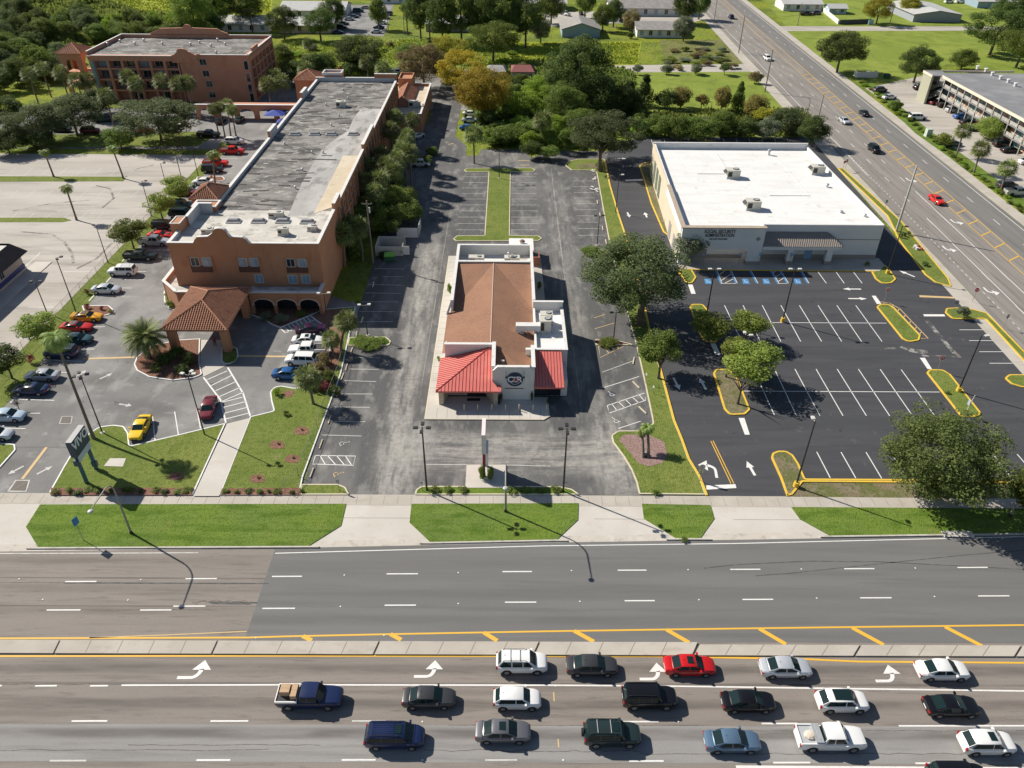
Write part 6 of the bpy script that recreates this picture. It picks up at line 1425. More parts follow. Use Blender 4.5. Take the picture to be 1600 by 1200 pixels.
# ================================================================== VEGETATION
RND = random.Random(21)
def leafmat(name, dark, light, trans=.45, hue=.12):
    t = NT(name); b = t.b; b.inputs['Roughness'].default_value = .6; b.inputs['Specular IOR Level'].default_value = .25
    isl = t.node('ShaderNodeNewGeometry').outputs['Random Per Island']; ob = t.node('ShaderNodeObjectInfo').outputs['Random']
    co = t.coords('obj'); nz = t.noise(co, 3.2, 3)
    f = t.math('ADD', t.math('MULTIPLY', isl, .65), t.math('MULTIPLY', t.ramp(nz, .35, .65), .35))
    c = t.mix(f, dark, light)
    hs = t.node('ShaderNodeHueSaturation'); t.l.new(c, hs.inputs['Color'])
    t.l.new(t.math('ADD', t.math('MULTIPLY', ob, .024), .49), hs.inputs['Hue'])
    t.l.new(t.math('ADD', t.math('MULTIPLY', ob, .5), .78), hs.inputs['Value'])
    t.l.new(hs.outputs[0], b.inputs['Base Color'])
    tr = t.node('ShaderNodeBsdfTranslucent'); t.l.new(hs.outputs[0], tr.inputs['Color'])
    mx = t.node('ShaderNodeMixShader'); mx.inputs[0].default_value = trans
    t.l.new(b.outputs[0], mx.inputs[1]); t.l.new(tr.outputs[0], mx.inputs[2])
    t.l.new(mx.outputs[0], t.n['Material Output'].inputs['Surface']); return t.m
LEAF = {
 'oak': leafmat('oak_leaves', (0.083,0.116,0.046), (0.192,0.230,0.092)),
 'oakg': leafmat('green_oak_leaves', (.085,.12,.035), (.22,.27,.08)),
 'dark': leafmat('dark_leaves', (.06,.095,.026), (.165,.21,.055)),
 'mid': leafmat('mid_green_leaves', (.1,.155,.032), (.25,.31,.065)),
 'light': leafmat('light_green_leaves', (0.165,0.222,0.041), (0.368,0.414,0.092)),
 'bright': leafmat('bright_green_leaves', (0.165,0.281,0.033), (0.384,0.491,0.061)),
 'olive': leafmat('olive_brown_leaves', (0.198,0.165,0.074), (0.384,0.307,0.138)),
 'yellow': leafmat('autumn_leaves', (.27,.25,.04), (.66,.5,.05)),
 'ygreen': leafmat('yellow_green_leaves', (0.215,0.231,0.033), (0.552,0.506,0.061)),
 'rust': leafmat('rust_leaves', (.17,.16,.05), (.38,.29,.1)),
 'grey': leafmat('grey_green_leaves', (0.132,0.165,0.099), (0.307,0.337,0.215)),
 'palm': leafmat('palm_fronds', (.085,.11,.03), (.27,.31,.1), .25),
 'queen': leafmat('queen_palm_fronds', (0.083,0.148,0.033), (0.337,0.399,0.107), .25),
 'hedge': leafmat('hedge_leaves', (.085,.15,.025), (.25,.32,.06)),
 'redleaf': leafmat('red_shrub_leaves', (0.198,0.050,0.050), (0.460,0.153,0.138)),
}
BARK = mat('grey_bark', (.16,.125,.095), .95, [((.09,.07,.055), 6., .45, .65, .8)], coords='obj')
PBARK = mat('palm_bark', (.2,.165,.13), .95, [((.12,.1,.08), (3,3,30), .45, .6, .8)], coords='obj')
DEADP = mat('dead_frond', (.24,.17,.09), .95)
LSH = {}
def rdir(r):
    while 1:
        v = Vector((r.uniform(-1,1), r.uniform(-1,1), r.uniform(-1,1)))
        if .05 < v.length < 1: return v.normalized()
def crown_mesh(kind, var, n, leaf, lobes, lobe_r=(.26,.42), shape='round', flat=.0):
    key = (kind, var)
    if key in LSH: return LSH[key]
    r = random.Random(hash((len(kind), var, n)) & 0xffff); vs = []; fs = []
    L = []
    for i in range(lobes):
        d = rdir(r); d.z = d.z*.9+.12
        if shape == 'cone':
            z = r.uniform(-.95,.95); w = (.95-z)*.42+.06; a = r.uniform(0,2*pi); c = Vector((w*cos(a)*r.uniform(.3,1), w*sin(a)*r.uniform(.3,1), z)); R0 = .16+.2*(.95-z)/1.9
        elif shape == 'umbrella':
            a = r.uniform(0,2*pi); q = sqrt(r.uniform(0,1))*.8; c = Vector((q*cos(a), q*sin(a), .5-1.0*q*q+r.uniform(-.3,.18))); R0 = r.uniform(*lobe_r)
        else:
            q = r.uniform(.45,.8); c = Vector((d.x*q, d.y*q, d.z*q)); R0 = r.uniform(*lobe_r)
        L.append((c, R0))
    per = n//lobes
    for c, R0 in L:
        for k in range(per):
            d = rdir(r); rad = R0*(1-.45*r.random()**2.2)
            p = c+Vector((d.x*rad, d.y*rad, d.z*rad*.8))
            nn = (d*.8+rdir(r)*.8+Vector((0,0,.35))).normalized(); u = nn.orthogonal().normalized()
            u = Matrix.Rotation(r.uniform(0,2*pi), 3, nn) @ u; w = nn.cross(u); s = leaf*r.uniform(.6,1.35)
            a, b = u*s, w*s*.62; o = len(vs); bend = nn*s*.25
            vs += [tuple(p-a-bend), tuple(p-b), tuple(p+a-bend), tuple(p+b)]; fs.append((o,o+1,o+2,o+3))
    me = bpy.data.meshes.new('leaves_'+kind); me.from_pydata(vs, [], fs); LSH[key] = me; return me
def trunk_mesh(kind, var):
    key = ('trunk', kind, var)
    if key in LSH: return LSH[key]
    r = random.Random(var*13+5); m = MB()
    if kind == 'tall': m.tube([(0,0,-.01),(.0,.0,.4),(.01,-.01,.75),(0,0,.95)], [.02,.017,.013,.006], 7)
    else:
        m.tube([(0,0,-.02),(.01,.008,.2),(.008,0,.4)], [.034,.026,.022], 8)
        for k in range(6):
            a = k*pi/3+r.uniform(-.4,.4); q = r.uniform(.14,.26)
            m.tube([(.008,0,.34),(cos(a)*q*.35,sin(a)*q*.35,.48),(cos(a)*q,sin(a)*q,r.uniform(.62,.74))], [.018,.013,.004], 6)
    me_o = m.build('t', BARK, None, 60); me = me_o.data; bpy.data.objects.remove(me_o); LSH[key] = me; return me
KIND = { # leaf material, crown builder args by size class
 'oak': ('oak','round'), 'dark': ('dark','round'), 'mid': ('mid','round'), 'light': ('light','round'), 'bright': ('bright','round'), 'olive': ('olive','round'), 'yellow': ('yellow','round'),
 'ygreen': ('ygreen','round'), 'rust': ('rust','round'), 'grey': ('grey','round'), 'pine': ('dark','cone'), 'green': ('oakg','round'), 'cypress': ('mid','cone'), 'redleaf': ('redleaf','round'), 'hedge': ('hedge','round')}
SIZES = {'xl': (24000,.02,95,(.13,.24)), 'l': (14000,.03,75,(.19,.3)), 'm': (6500,.045,40,(.24,.37)), 's': (2400,.075,18,(.32,.46)), 'xs': (520,.12,9,(.38,.52))}
def crown_for(kind, rad, var):
    sz = 'xl' if rad > 6.2 else 'l' if rad > 4 else 'm' if rad > 2.2 else 's' if rad > 1.0 else 'xs'
    lm, shp = KIND[kind]; n, lf, lo, lr = SIZES[sz]; var = var % (2 if sz in ('xl','l') else 3)
    key = (lm, shp, sz, var)
    if key not in LSH:
        base = crown_mesh(shp+sz, var, n, lf, lo, lr, shp); me = base.copy(); me.materials.append(LEAF[lm]); LSH[key] = me
    return LSH[key]
NT_ = [0]
def tree_at(p, rad, H, kind, label, group=None, cb=.28, name='tree', trunk_r=None, cat='tree', ry=None, base=None, tall=False):
    """p: ground point of the crown centre; rad crown radius; H height; cb crown bottom as a fraction of H"""
    NT_[0] += 1; v = NT_[0]; rz = RND.uniform(0, 2*pi)
    b = base if base is not None else p
    t = thing(name, label, cat, (b.x, b.y, 0), 0, group)
    o = link('crown', crown_for(kind, rad, v), t); k = 1.14
    o.location = (p.x-b.x, p.y-b.y, H*(1+cb)/2); o.rotation_euler = (0, 0, rz); o.scale = (rad*k*RND.uniform(.95,1.06), (ry or rad)*k*RND.uniform(.95,1.06), H*(1-cb)/2*1.12)
    tr = H*(trunk_r or 1.0); q = link('trunk', trunk_mesh('tall' if tall else 'oak', v % 3), t); q.scale = (tr, tr, H); q.rotation_euler = (0, 0, rz)
    return t
def tree(px, py, wpx, H, kind, label, group=None, cb=.28, **k):
    zc = H*(1+cb)/2; p = G(px, py, zc); s = scale_at(p); rad = wpx*s/2; p.z = 0
    if k.get('base'): k['base'] = G(*k['base'])
    return tree_at(p, rad, H, kind, label, group, cb, **k)
def shrub(px, py, wpx, H, kind, label, group=None, name='shrub', cat='shrub', z=0, ry=None):
    p = G(px, py, z+H*.45); s = scale_at(p); rad = wpx*s/2; NT_[0] += 1
    o = link(name, crown_for(kind, max(rad, H*.6), NT_[0])); o.location = (p.x, p.y, z+H*.42)
    o.rotation_euler = (0, 0, RND.uniform(0, 6) if not ry else 0); o.scale = (rad*.95, (ry or rad)*.95, H*.56); return tag(o, label, cat, group)
# ---- palms
def palm_crown(kind):
    key = ('palm', kind)
    if key in LSH: return LSH[key]
    r = random.Random(5 if kind == 'sabal' else 9); m = MB()
    if kind == 'sabal':
        for k in range(44):
            a = k*2.39996; e = math.asin(max(-.75, min(.98, 1-1.72*(k+.5)/44)))
            d = Vector((cos(a)*cos(e), sin(a)*cos(e), sin(e))); u = Vector((-sin(a), cos(a), 0)); w = d.cross(u)
            pet = d*.46; R1 = r.uniform(.5,.72); segs = 9
            for j in range(segs):
                t = (j-(segs-1)/2)/((segs-1)/2)*1.45
                dd = (d*cos(t)+u*sin(t)); tip = pet+dd*R1*(1-.12*abs(t)); tip = tip-Vector((0,0,.14+.1*abs(t)))*R1*1.2; mid = pet+dd*R1*.55; sd = (u*cos(t)-d*sin(t))*.042
                m.add([tuple(pet), tuple(mid-sd), tuple(tip), tuple(mid+sd)], [(0,1,2,3)])
            m.add([(0,0,0), tuple(pet-u*.015), tuple(pet+u*.015)], [(0,1,2)])
    else:
        nf = 58 if kind == 'date' else 26
        for k in range(nf):
            a = k*2.39996+r.uniform(-.1,.1); e = (1.35-1.75*(k+.5)/nf) if kind == 'date' else (1.2-1.5*(k+.5)/nf)
            P = []; p = Vector((0,0,0)); ang = e; step = 1/11
            for j in range(12):
                P.append(p.copy()); p = p+Vector((cos(a)*cos(ang), sin(a)*cos(ang), sin(ang)))*step; ang -= (.11 if kind == 'date' else .2)
            u = Vector((-sin(a), cos(a), 0))
            for j in range(1, 12):
                d = (P[j]-P[j-1]).normalized(); ln = .24*sin(pi*min(1,(j+1.2)/12.5))*(1.0 if kind == 'date' else 1.25)
                for s in (-1, 1):
                    for h in (0, .5):
                        q = P[j-1].lerp(P[j], h); tip = q+u*s*ln+d*ln*.75-Vector((0,0,ln*(.15 if kind == 'date' else .5)))
                        m.add([tuple(q-d*.022), tuple(q+d*.022), tuple(tip)], [(0,1,2)])
            m.tube([P[0],P[4],P[8],P[11]], [.014,.012,.008,.003], 4)
    o = m.build('x', LEAF['palm' if kind != 'queen' else 'queen']); me = o.data; bpy.data.objects.remove(o); LSH[key] = me; return me
def skirt_mesh():
    if 'skirt' in LSH: return LSH['skirt']
    r = random.Random(3); m = MB()
    for k in range(26):
        a = k*2.4; q = r.uniform(.25,.5); m.add([(.06*cos(a),.06*sin(a),-.05),(q*cos(a-.25),q*sin(a-.25),-.5),(q*.9*cos(a),q*.9*sin(a),-.75),(q*cos(a+.25),q*sin(a+.25),-.5)], [(0,1,2,3)])
    o = m.build('x', DEADP); me = o.data; bpy.data.objects.remove(o); LSH['skirt'] = me; return me
def palm(base, top, R, kind, label, group=None, H=None, name=None):
    """base: photo pixel of the foot; top: pixel of the crown's heart; R crown radius in m"""
    B = G(*base)
    H = H or max(2.2, vert_h(base, (base[0], top[1])))
    T = G(top[0], top[1], H); t = thing(name or 'palm_tree', label, 'palm', (B.x, B.y, 0), 0, group); d = T-B; d.z = H
    m = MB(); n = 7; path = [(d.x*(i/n)**1.35, d.y*(i/n)**1.35, H*i/n-.02) for i in range(n+1)]
    r0 = .2 if kind != 'date' else .32
    m.tube(path, [r0*1.35]+[r0*(1-.25*i/n) for i in range(1, n+1)], 8); m.build('trunk', PBARK, t, 60)
    c = link('crown', palm_crown(kind), t); c.location = d; c.scale = (R, R, R*.95); c.rotation_euler = (0, 0, RND.uniform(0, 6))
    if kind == 'sabal': s = link('dead_fronds', skirt_mesh(), t); s.location = d; s.scale = (R*.8, R*.8, R*.9)
    return t
# ---- named trees of the middle and near ground
tree(990,432,172,14,'oak','huge dark live oak between the restaurant lot and the office drive',cb=.08,base=(1000,508),trunk_r=1.5)
tree(948,208,128,12,'oak','wide grey green oak at the back of the restaurant lot, left of the office',cb=.2,base=(937,268),trunk_r=1.3)
tree(1034,545,66,6.5,'mid','small round green tree on the grass strip below the huge oak',cb=.3,base=(1028,592))
tree(1112,508,62,5,'light','yellow green tree in the upper office island, left of the pair',cb=.3)
tree(1170,505,58,5.2,'light','yellow green tree leaning over the first marked bays of the office lot',cb=.3)
tree(1150,545,50,5.4,'light','pale thin tree between the two planted office islands',cb=.3,base=(1134,590))
tree(1178,567,86,6.5,'light','yellow green tree on the lower office island beside the driveway arrows',cb=.26,base=(1152,632))
tree(1076,383,52,6,'grey','grey green tree standing against the office front, left of the lettering',cb=.25,base=(1066,412))
tree(1482,716,200,11,'green','big spreading tree at the lower right between office lot and sidewalk',cb=.06,base=(1432,770),trunk_r=1.4)
tree(1640,770,110,8,'mid','tree at the right edge beside the sidewalk, mostly out of view',cb=.25)
tree(201,361,54,5.8,'mid','dense round tree on the grass strip left of the hotel corner',cb=.25)
tree(248,318,46,5.6,'light','yellow green tree on the grass strip, nearer of the pair',cb=.25)
tree(277,291,46,5.6,'light','yellow green tree on the grass strip, farther of the pair',cb=.25)
tree(58,509,58,5.6,'light','pale feathery tree beside the leaning palm on the grass strip',cb=.3)
tree(6,562,58,5,'dark','dark small tree cut by the left edge on the grass strip',cb=.3)
B = G(30, 640); t = thing('bare_sapling', 'bare twiggy sapling beside the pale blue sedan', 'tree', (B.x, B.y, .05)); m = MB(); r_ = random.Random(8); m.tube([(0,0,0),(.05,0,.8)], [.06,.04], 5)
for k in range(26): a_ = k*2.4; q = r_.uniform(.5,1.5); h_ = r_.uniform(.9,2.3); m.tube([(.05,0,.5+.02*k),(cos(a_)*q*.5,sin(a_)*q*.5,h_*.75),(cos(a_)*q,sin(a_)*q,h_)], [.025,.016,.006], 4)
m.build('branch', BARK, t)
palm((147,686),(86,528),2.5,'queen','very tall palm leaning left from the hotel lawn, crown over parked cars',H=13.6)
palm((234,560),(226,527),3.9,'date','broad date palm on the mulched island before the canopy')
palm((490,632),(480,590),2.1,'sabal','round cabbage palm on the lawn beside the bright blue sedan')
palm((533,548),(541,502),2.1,'sabal','round cabbage palm at the fence, left of the restaurant drive')
palm((522,560),(517,530),1.7,'sabal','low cabbage palm below the fence palm',H=2.4)
for i, (b, t_, R_) in enumerate((((84,276),(69,237),1.7),((193,279),(175,231),1.7),((120,344),(103,293),1.8),((337,290),(333,240),2.1))):
    palm(b, t_, R_, 'queen', ['slim palm left of two on the pale lot grass island','slim palm at the right end of the pale lot grass island','slim palm leaning at the lower grass patch of the pale lot','slim palm rising behind the tiled turret in the hotel lot'][i], 'slim palms of the pale lot')
for i, (b, t_) in enumerate((((343,215),(333,171)),((352,215),(343,168)),((361,214),(355,163)),((369,213),(362,172)))):
    palm(b, t_, 1.9, 'sabal', ORD[i]+' from the left of the four thin palms before the arcade', 'thin palms before the arcade', H=8)
for i, (b, t_, R_) in enumerate((((1493,246),(1506,205),2.5),((1521,271),(1533,233),2.6),((1562,301),(1575,263),2.5))):
    palm(b, t_, R_, 'sabal', ['farthest','middle','nearest'][i]+' of the three palms along the motel verge', 'palms along the motel verge')
# palms along the right flank of the hotel
PF = [(617,184),(644,187),(610,204),(629,236),(633,222),(594,243),(615,267),(592,282),(569,283),(637,212),(603,260),(621,250),(579,262),(586,300),(535,366),(559,356),(547,352),(640,240)]
for i, (x, y) in enumerate(sorted(PF)):
    H_ = 6.5 if y > 330 else 7.5 if x < 600 else 8; c = G(x, y, H_); base = (c.x+RND.uniform(-.5,.5), c.y+RND.uniform(-.3,.8))
    t = thing('palm_tree', ORD[i]+' from the left of the round palms along the long hotel flank', 'palm', (base[0], base[1], 0), 0, 'palms along the hotel flank')
    m = MB(); m.tube([(0,0,-.02),(.1,0,H_*.4),(c.x-base[0],c.y-base[1],H_)], [.24,.19,.17], 7); m.build('trunk', PBARK, t, 60)
    R_ = 2.2+RND.uniform(-.15,.35); cr = link('crown', palm_crown('sabal'), t); cr.location = (c.x-base[0], c.y-base[1], H_); cr.scale = (R_,R_,R_*1.05); cr.rotation_euler = (0,0,i)
    s = link('dead_fronds', skirt_mesh(), t); s.location = cr.location; s.scale = (R_*.8,)*3
tree(620,312,66,6.5,'light','yellow green bushy tree among the flank palms near the wooden pole',cb=.15)
tree(575,335,70,5.5,'mid','leafy tree filling the gap between flank palms and pump enclosure',cb=.1)
tree(600,345,60,5.5,'mid','second leafy tree beside the pump enclosure',cb=.1)
tree(560,310,44,5.5,'dark','dark reddish tree low against the hotel flank',cb=.1)
tree(640,330,44,5,'mid','tree overhanging the bin store fence',cb=.15)
tree(540,325,44,5.5,'mid','leafy tree low against the hotel flank behind the front palms',cb=.05)
tree(552,392,34,3,'hedge','bushy growth at the foot of the hotel corner palms',cb=.02)
tree(607,285,44,5.5,'mid','leafy tree between the flank palms half way along the hotel',cb=.05)
tree(588,320,50,6,'light','pale green tree between the flank palms and the hotel corner',cb=.1)
# oaks and palms before the four storey block
for px, py, w, H, k, lab in ((243,175,142,11,'oak','biggest oak before the salmon block, centre of the row'),(110,168,104,10.5,'oak','second oak from the biggest, left of it'),(50,182,92,10,'oak','oak at the left of the row by the pale lot'),(5,165,70,9,'dark','dark oak at the left edge above the pale lot'),(150,150,56,8,'oak','smaller oak behind the row, by the teal corner pipe'),(185,205,46,5,'mid','low bush tree under the oak row'),(8,210,70,6,'dark','dark low tree at the left edge of the pale lot'),(60,210,50,4.5,'dark','low dark tree in the oak row shade')):
    tree(px, py+9, w, H, k, lab, 'oaks before the salmon block', cb=.1)
for i, (px, py) in enumerate(((45,117),(66,108),(95,114),(120,126),(137,125),(199,120),(212,131),(252,127),(278,131),(293,130),(165,150))):
    H_ = 8; c = G(px, py, H_); t = thing('palm_tree', ORD[i]+' from the left of the palms against the salmon block front', 'palm', (c.x, c.y, 0), 0, 'palms against the salmon block')
    m = MB(); m.cyl((0,0,0), (0,0,H_), .22, .17, 7); m.build('trunk', PBARK, t, 60); cr = link('crown', palm_crown('sabal'), t); cr.location = (0,0,H_); cr.scale = (2.7,2.7,2.8); cr.rotation_euler = (0,0,i)
for px, py, lab in ((428,120,'palm nearest the right flank of the salmon block'),(418,132,'palm low against the right flank of the salmon block'),(440,128,'palm between the salmon block and the tiled tower'),(477,108,'palm just behind the tiled rear tower'),(573,97,'left palm of the pair behind the long hotel'),(598,106,'right palm of the pair behind the long hotel'),(442,80,'round palm beyond the salmon block corner'),(848,188,'palm in front of the thicket behind the restaurant lot'),(740,210,'palm at the kerb beside the three parked cars')):
    H_ = 7; c = G(px, py, H_); t = thing('palm_tree', lab, 'palm', (c.x, c.y, 0)); m = MB(); m.cyl((0,0,0), (0,0,H_), .22, .17, 7); m.build('trunk', PBARK, t, 60); cr = link('crown', palm_crown('sabal'), t); cr.location = (0,0,H_); cr.scale = (2.9,2.9,2.9)
palm((485,84),(480,66),2.2,'sabal','lone thin palm standing in the yellow meadow behind the hotel')
# trees behind the hotels and around the thicket
for px, py, w, H, k, lab in (
 (562,80,78,8.5,'dark','big dark round tree behind the long hotel'),(460,112,40,6,'dark','dark tree behind the tiled rear tower'),(490,102,44,6,'dark','dark tree in the row behind the hotel car park, second'),(508,98,34,5.5,'dark','dark tree in the row behind the hotel car park, third'),(438,92,40,6.5,'mid','green tree beside the salmon block corner'),
 (660,100,74,10,'olive','olive brown tree beside the rear wing'),(700,84,60,9.5,'ygreen','yellow topped tree behind the olive brown tree'),(722,110,74,10,'yellow','golden green tree left of the biggest autumn tree'),(757,143,98,12,'yellow','biggest autumn tree, golden orange, over the three parked cars'),(640,84,40,6,'mid','green tree left of the olive brown tree'),
 (770,60,78,10,'mid','bright green spreading tree on the meadow below the pines'),(905,112,98,15,'dark','tallest dark tree in the thicket left of the side road'),(935,150,70,10,'dark','dark tree in front of the tallest thicket tree'),(880,160,80,9,'mid','green tree left in the thicket'),(850,140,70,7,'bright','bright green tree in the thicket behind the grass edge'),(820,165,70,6.5,'bright','bright leafy tree at the middle of the thicket'),(830,205,56,4.5,'mid','low green tree at the thicket edge by the lot'),(790,210,54,4.2,'mid','low bushy tree beside the kerb of the back lot'),(770,214,44,3.6,'mid','rounded bush tree nearest the kerb of the back lot'),(975,158,60,8,'dark','dark tree right of the thicket by the big grey green oak'),(1008,142,36,7,'pine','dark conical tree at the left end of the lawn'),(985,150,36,6,'pine','smaller dark conical tree beside it'),(910,190,60,6,'mid','green tree behind the wide grey green oak'),(865,195,50,5,'bright','light green bush tree left of the wide oak'),
 (1040,155,36,4.5,'dark','dark tree in the lawn hedge, left part'),(1065,152,34,5,'rust','rust brown tree in the lawn hedge, leftmost rusty one'),(1130,153,28,6,'rust','tall rust orange tree on the lawn hedge'),(1156,152,32,6.5,'cypress','green upright tree between the rusty ones'),(1182,166,34,5.5,'rust','rust brown tree near the street corner of the lawn'),(1197,180,34,4,'ygreen','low yellow brown tree near the street corner of the lawn'),(1097,158,18,3.4,'rust','smallest rusty tree on the lawn hedge'),
 (1030,196,44,5,'mid','leafy tree at the left end of the hedge behind the office'),(1085,200,70,5,'mid','wide leafy tree in the hedge behind the office'),(1062,200,34,5.5,'mid','slim tree in the hedge behind the office'),(1130,192,50,5.5,'mid','dense tree in the middle of the hedge behind the office'),(1165,200,40,4.5,'dark','dark bush tree in the hedge behind the office'),(1197,202,44,4.5,'grey','grey green tree in the hedge behind the office'),(1232,188,58,6.5,'oak','full grey green tree at the right part of the office hedge'),(1273,203,52,6.5,'dark','dark tree at the street corner behind the office'),
 (997,108,16,2.6,'grey','first small clipped tree on the lawn beside the side road'),(1042,108,18,2.6,'grey','second small clipped tree on the lawn beside the side road'),(1088,107,20,2.8,'grey','third small clipped tree on the lawn beside the side road'),(1133,107,18,3.2,'dark','fourth small clipped tree on the lawn, darker'),(1181,120,20,3.2,'olive','leaning brownish small tree by the street corner'),
 (1316,77,70,10,'dark','large round dark tree on the right lawn by the far road'),(1437,97,62,8.5,'dark','dark tree at the motel end beside the bins'),(1507,92,36,5,'mid','bushy tree above the motel roof'),(1560,45,80,12,'dark','big dark tree at the right edge above the lawn'),(1600,70,70,10,'mid','green tree cut by the right edge above the motel'),(1375,14,44,8,'ygreen','yellow green tree behind the dark fence at the top right'),(1425,8,32,6,'ygreen','small yellow green tree beside the barn'),(1550,200,50,5,'light','bushy tree in the motel lot beside the walkway'),(1400,164,18,2.6,'mid','small round tree at the motel verge'),(1478,218,26,3,'light','shrubby tree at the motel verge left of the first palm'),(1587,10,60,12,'dark','dark tree at the top right corner'),
 (440,32,48,9,'dark','dark round tree right of the pale roofed house'),(498,35,50,9,'dark','second dark round tree right of the pale roofed house'),(520,17,36,9,'dark','dark tree near the distant lot'),(590,18,28,9,'mid','green tree at the right of the distant lot'),(335,38,26,7,'dark','dark tree at the left end of the pale roofed house'),(300,16,60,14,'mid','tall tree clump left of the pale roofed house'),(330,10,50,13,'mid','tall thin tree beside the clump left of the pale roofed house'),(375,5,60,13,'dark','dark tree behind the pale roofed house'),(690,22,44,14,'dark','first of the tall dark pines behind the meadow'),(655,15,44,14,'dark','pine at the left end of the tall dark pines'),(720,18,50,15,'dark','second tall dark pine behind the meadow'),(752,20,52,15,'dark','dark tree among the tall pines'),(785,18,56,16,'dark','full dark tree among the tall pines'),(822,24,54,15,'dark','right end dark tree of the tall pines'),(845,45,32,7,'grey','grey green tree beside the slate blue house drive'),(862,10,40,9,'mid','green tree above the slate blue house'),
 (943,24,28,8,'mid','green tree between slate blue house and terrace'),(985,32,26,6,'olive','bushy brown tree at the end wall of the cottages'),(1070,42,30,7,'grey','grey green tree at the right end of the cottages'),(1072,10,36,9,'dark','dark tree at the right end of the long terrace'),(1095,4,28,9,'mid','palm like green tree by the far road at the top'),(985,55,10,2,'mid','little bush in front of the cottages'),(915,2,30,9,'mid','tree on the top edge behind the slate blue house'),(960,18,30,8,'dark','dark tree left of the long terrace')):
    f = 1.14 if py < 130 and w > 24 else 1.0
    tree(px, py, w*f, H*1.2*f, k, lab, cb=.03 if 'bush' in lab or 'hedge' in lab or 'thicket' in lab or k in ('rust','cypress','pine') else .1, tall=H > 12)
for k, (bx, by, tx, ty) in enumerate(((320,50,312,5),(327,51,322,3),(337,49,331,4),(395,52,386,5),(672,66,668,10),(637,55,632,12))):
    B = G(bx, by); h = vert_h((bx, by), (bx, ty)); t = thing('bare_trunk_pine', ORD[k]+' from the left of the bare trunked tall pines at the back', 'tree', (B.x, B.y, 0), 0, 'bare trunked pines'); m = MB(); m.cyl((0,0,0), (0,0,h), .3, .16, 7); m.build('trunk', BARK, t, 60); o = link('crown', crown_for('mid', 2.8, k), t); o.location = (0,0,h); o.scale = (3,3,2.2)
# ---- woodland top left and along the top edge: individual trees
def scatter(poly, n, kinds, hr, wr, label, group, seed, mind=.7, name='woodland_tree'):
    r = random.Random(seed); xs = [p[0] for p in poly]; ys = [p[1] for p in poly]; got = []; tries = 0
    while len(got) < n and tries < 6000:
        tries += 1; x, y = r.uniform(min(xs), max(xs)), r.uniform(min(ys), max(ys)); c = False
        for i in range(len(poly)):
            (xa, ya), (xb, yb) = poly[i-1], poly[i]
            if (ya > y) != (yb > y) and x < (xb-xa)*(y-ya)/(yb-ya)+xa: c = not c
        if not c: continue
        P = G(x, y, 3); w = r.uniform(*wr)
        if all((P-q).length > (w+ww)*mind for q, ww in got):
            got.append((P, w)); tree_at(Vector((P.x, P.y, 0)), w, r.uniform(*hr), r.choice(kinds), label, group, cb=r.uniform(.02,.2), name=name, tall=True)
scatter([(-60,-40),(15,-45),(60,30),(150,30),(175,60),(110,75),(105,110),(10,130),(-60,130)], 75, ('dark','mid','dark','oak','mid'), (6,11), (3,5.2), 'dense dark tree of the wood left of the salmon block', 'dense trees of the left wood', 3, .52)
scatter([(110,20),(330,40),(335,52),(270,60),(180,56),(130,45)], 34, ('mid','dark','bright','mid','light'), (3.5,8), (2,4), 'scrubby green tree in the meadow behind the salmon block', 'scrub trees behind the salmon block', 4, .6)
scatter([(-80,-60),(1100,-75),(1100,-14),(850,-20),(500,-12),(300,-22),(-80,-22)], 70, ('dark','mid','dark','oak'), (8,14), (4,7), 'distant tree of the wood along the top edge', 'distant trees along the top edge', 5, .6)
scatter([(430,62),(640,56),(830,62),(830,100),(600,62),(450,85)], 14, ('grey','mid','olive','bright'), (1.2,2.6), (1.2,2.6), 'low bush in the yellow green meadow', 'low bushes of the meadow', 6, .9, 'meadow_bush')
scatter([(1035,64),(1145,66),(1160,97),(1045,96)], 26, ('olive','light','grey'), (.9,1.8), (1.2,2.4), 'tussock of brown green weeds in the weed field', 'tussocks of the weed field', 8, .7, 'weed_tussock')
scatter([(740,120),(900,95),(990,120),(1000,200),(870,232),(800,228),(745,215)], 46, ('mid','dark','bright','mid'), (2.2,5), (1.8,3.4), 'leafy bush of the thicket behind the restaurant lot', 'bushes of the thicket', 10, .55, 'thicket_bush')
scatter([(1010,172),(1260,168),(1275,212),(1010,212)], 9, ('mid','dark','grey'), (1.6,3), (1.6,2.8), 'low bush of the hedge behind the office', 'bushes of the office hedge', 12, .6, 'hedge_bush')
scatter([(440,85),(640,70),(690,90),(640,118),(540,118),(440,120)], 20, ('dark','mid','dark'), (3,5.5), (2,3.4), 'dark bushy tree between the hotel and the yellow meadow', 'bushy trees behind the long hotel', 14, .6)
scatter([(1090,-60),(1800,-70),(1800,-20),(1090,-12)], 24, ('dark','mid','ygreen'), (7,12), (3.5,6), 'distant tree beyond the top right lawns', 'distant trees of the top right', 15, .8)
scatter([(700,105),(800,105),(860,130),(840,150),(760,130),(700,130)], 12, ('dark','mid'), (2.5,4.5), (2,3), 'dark bush beside the two small sheds', 'bushes by the sheds', 16, .6)
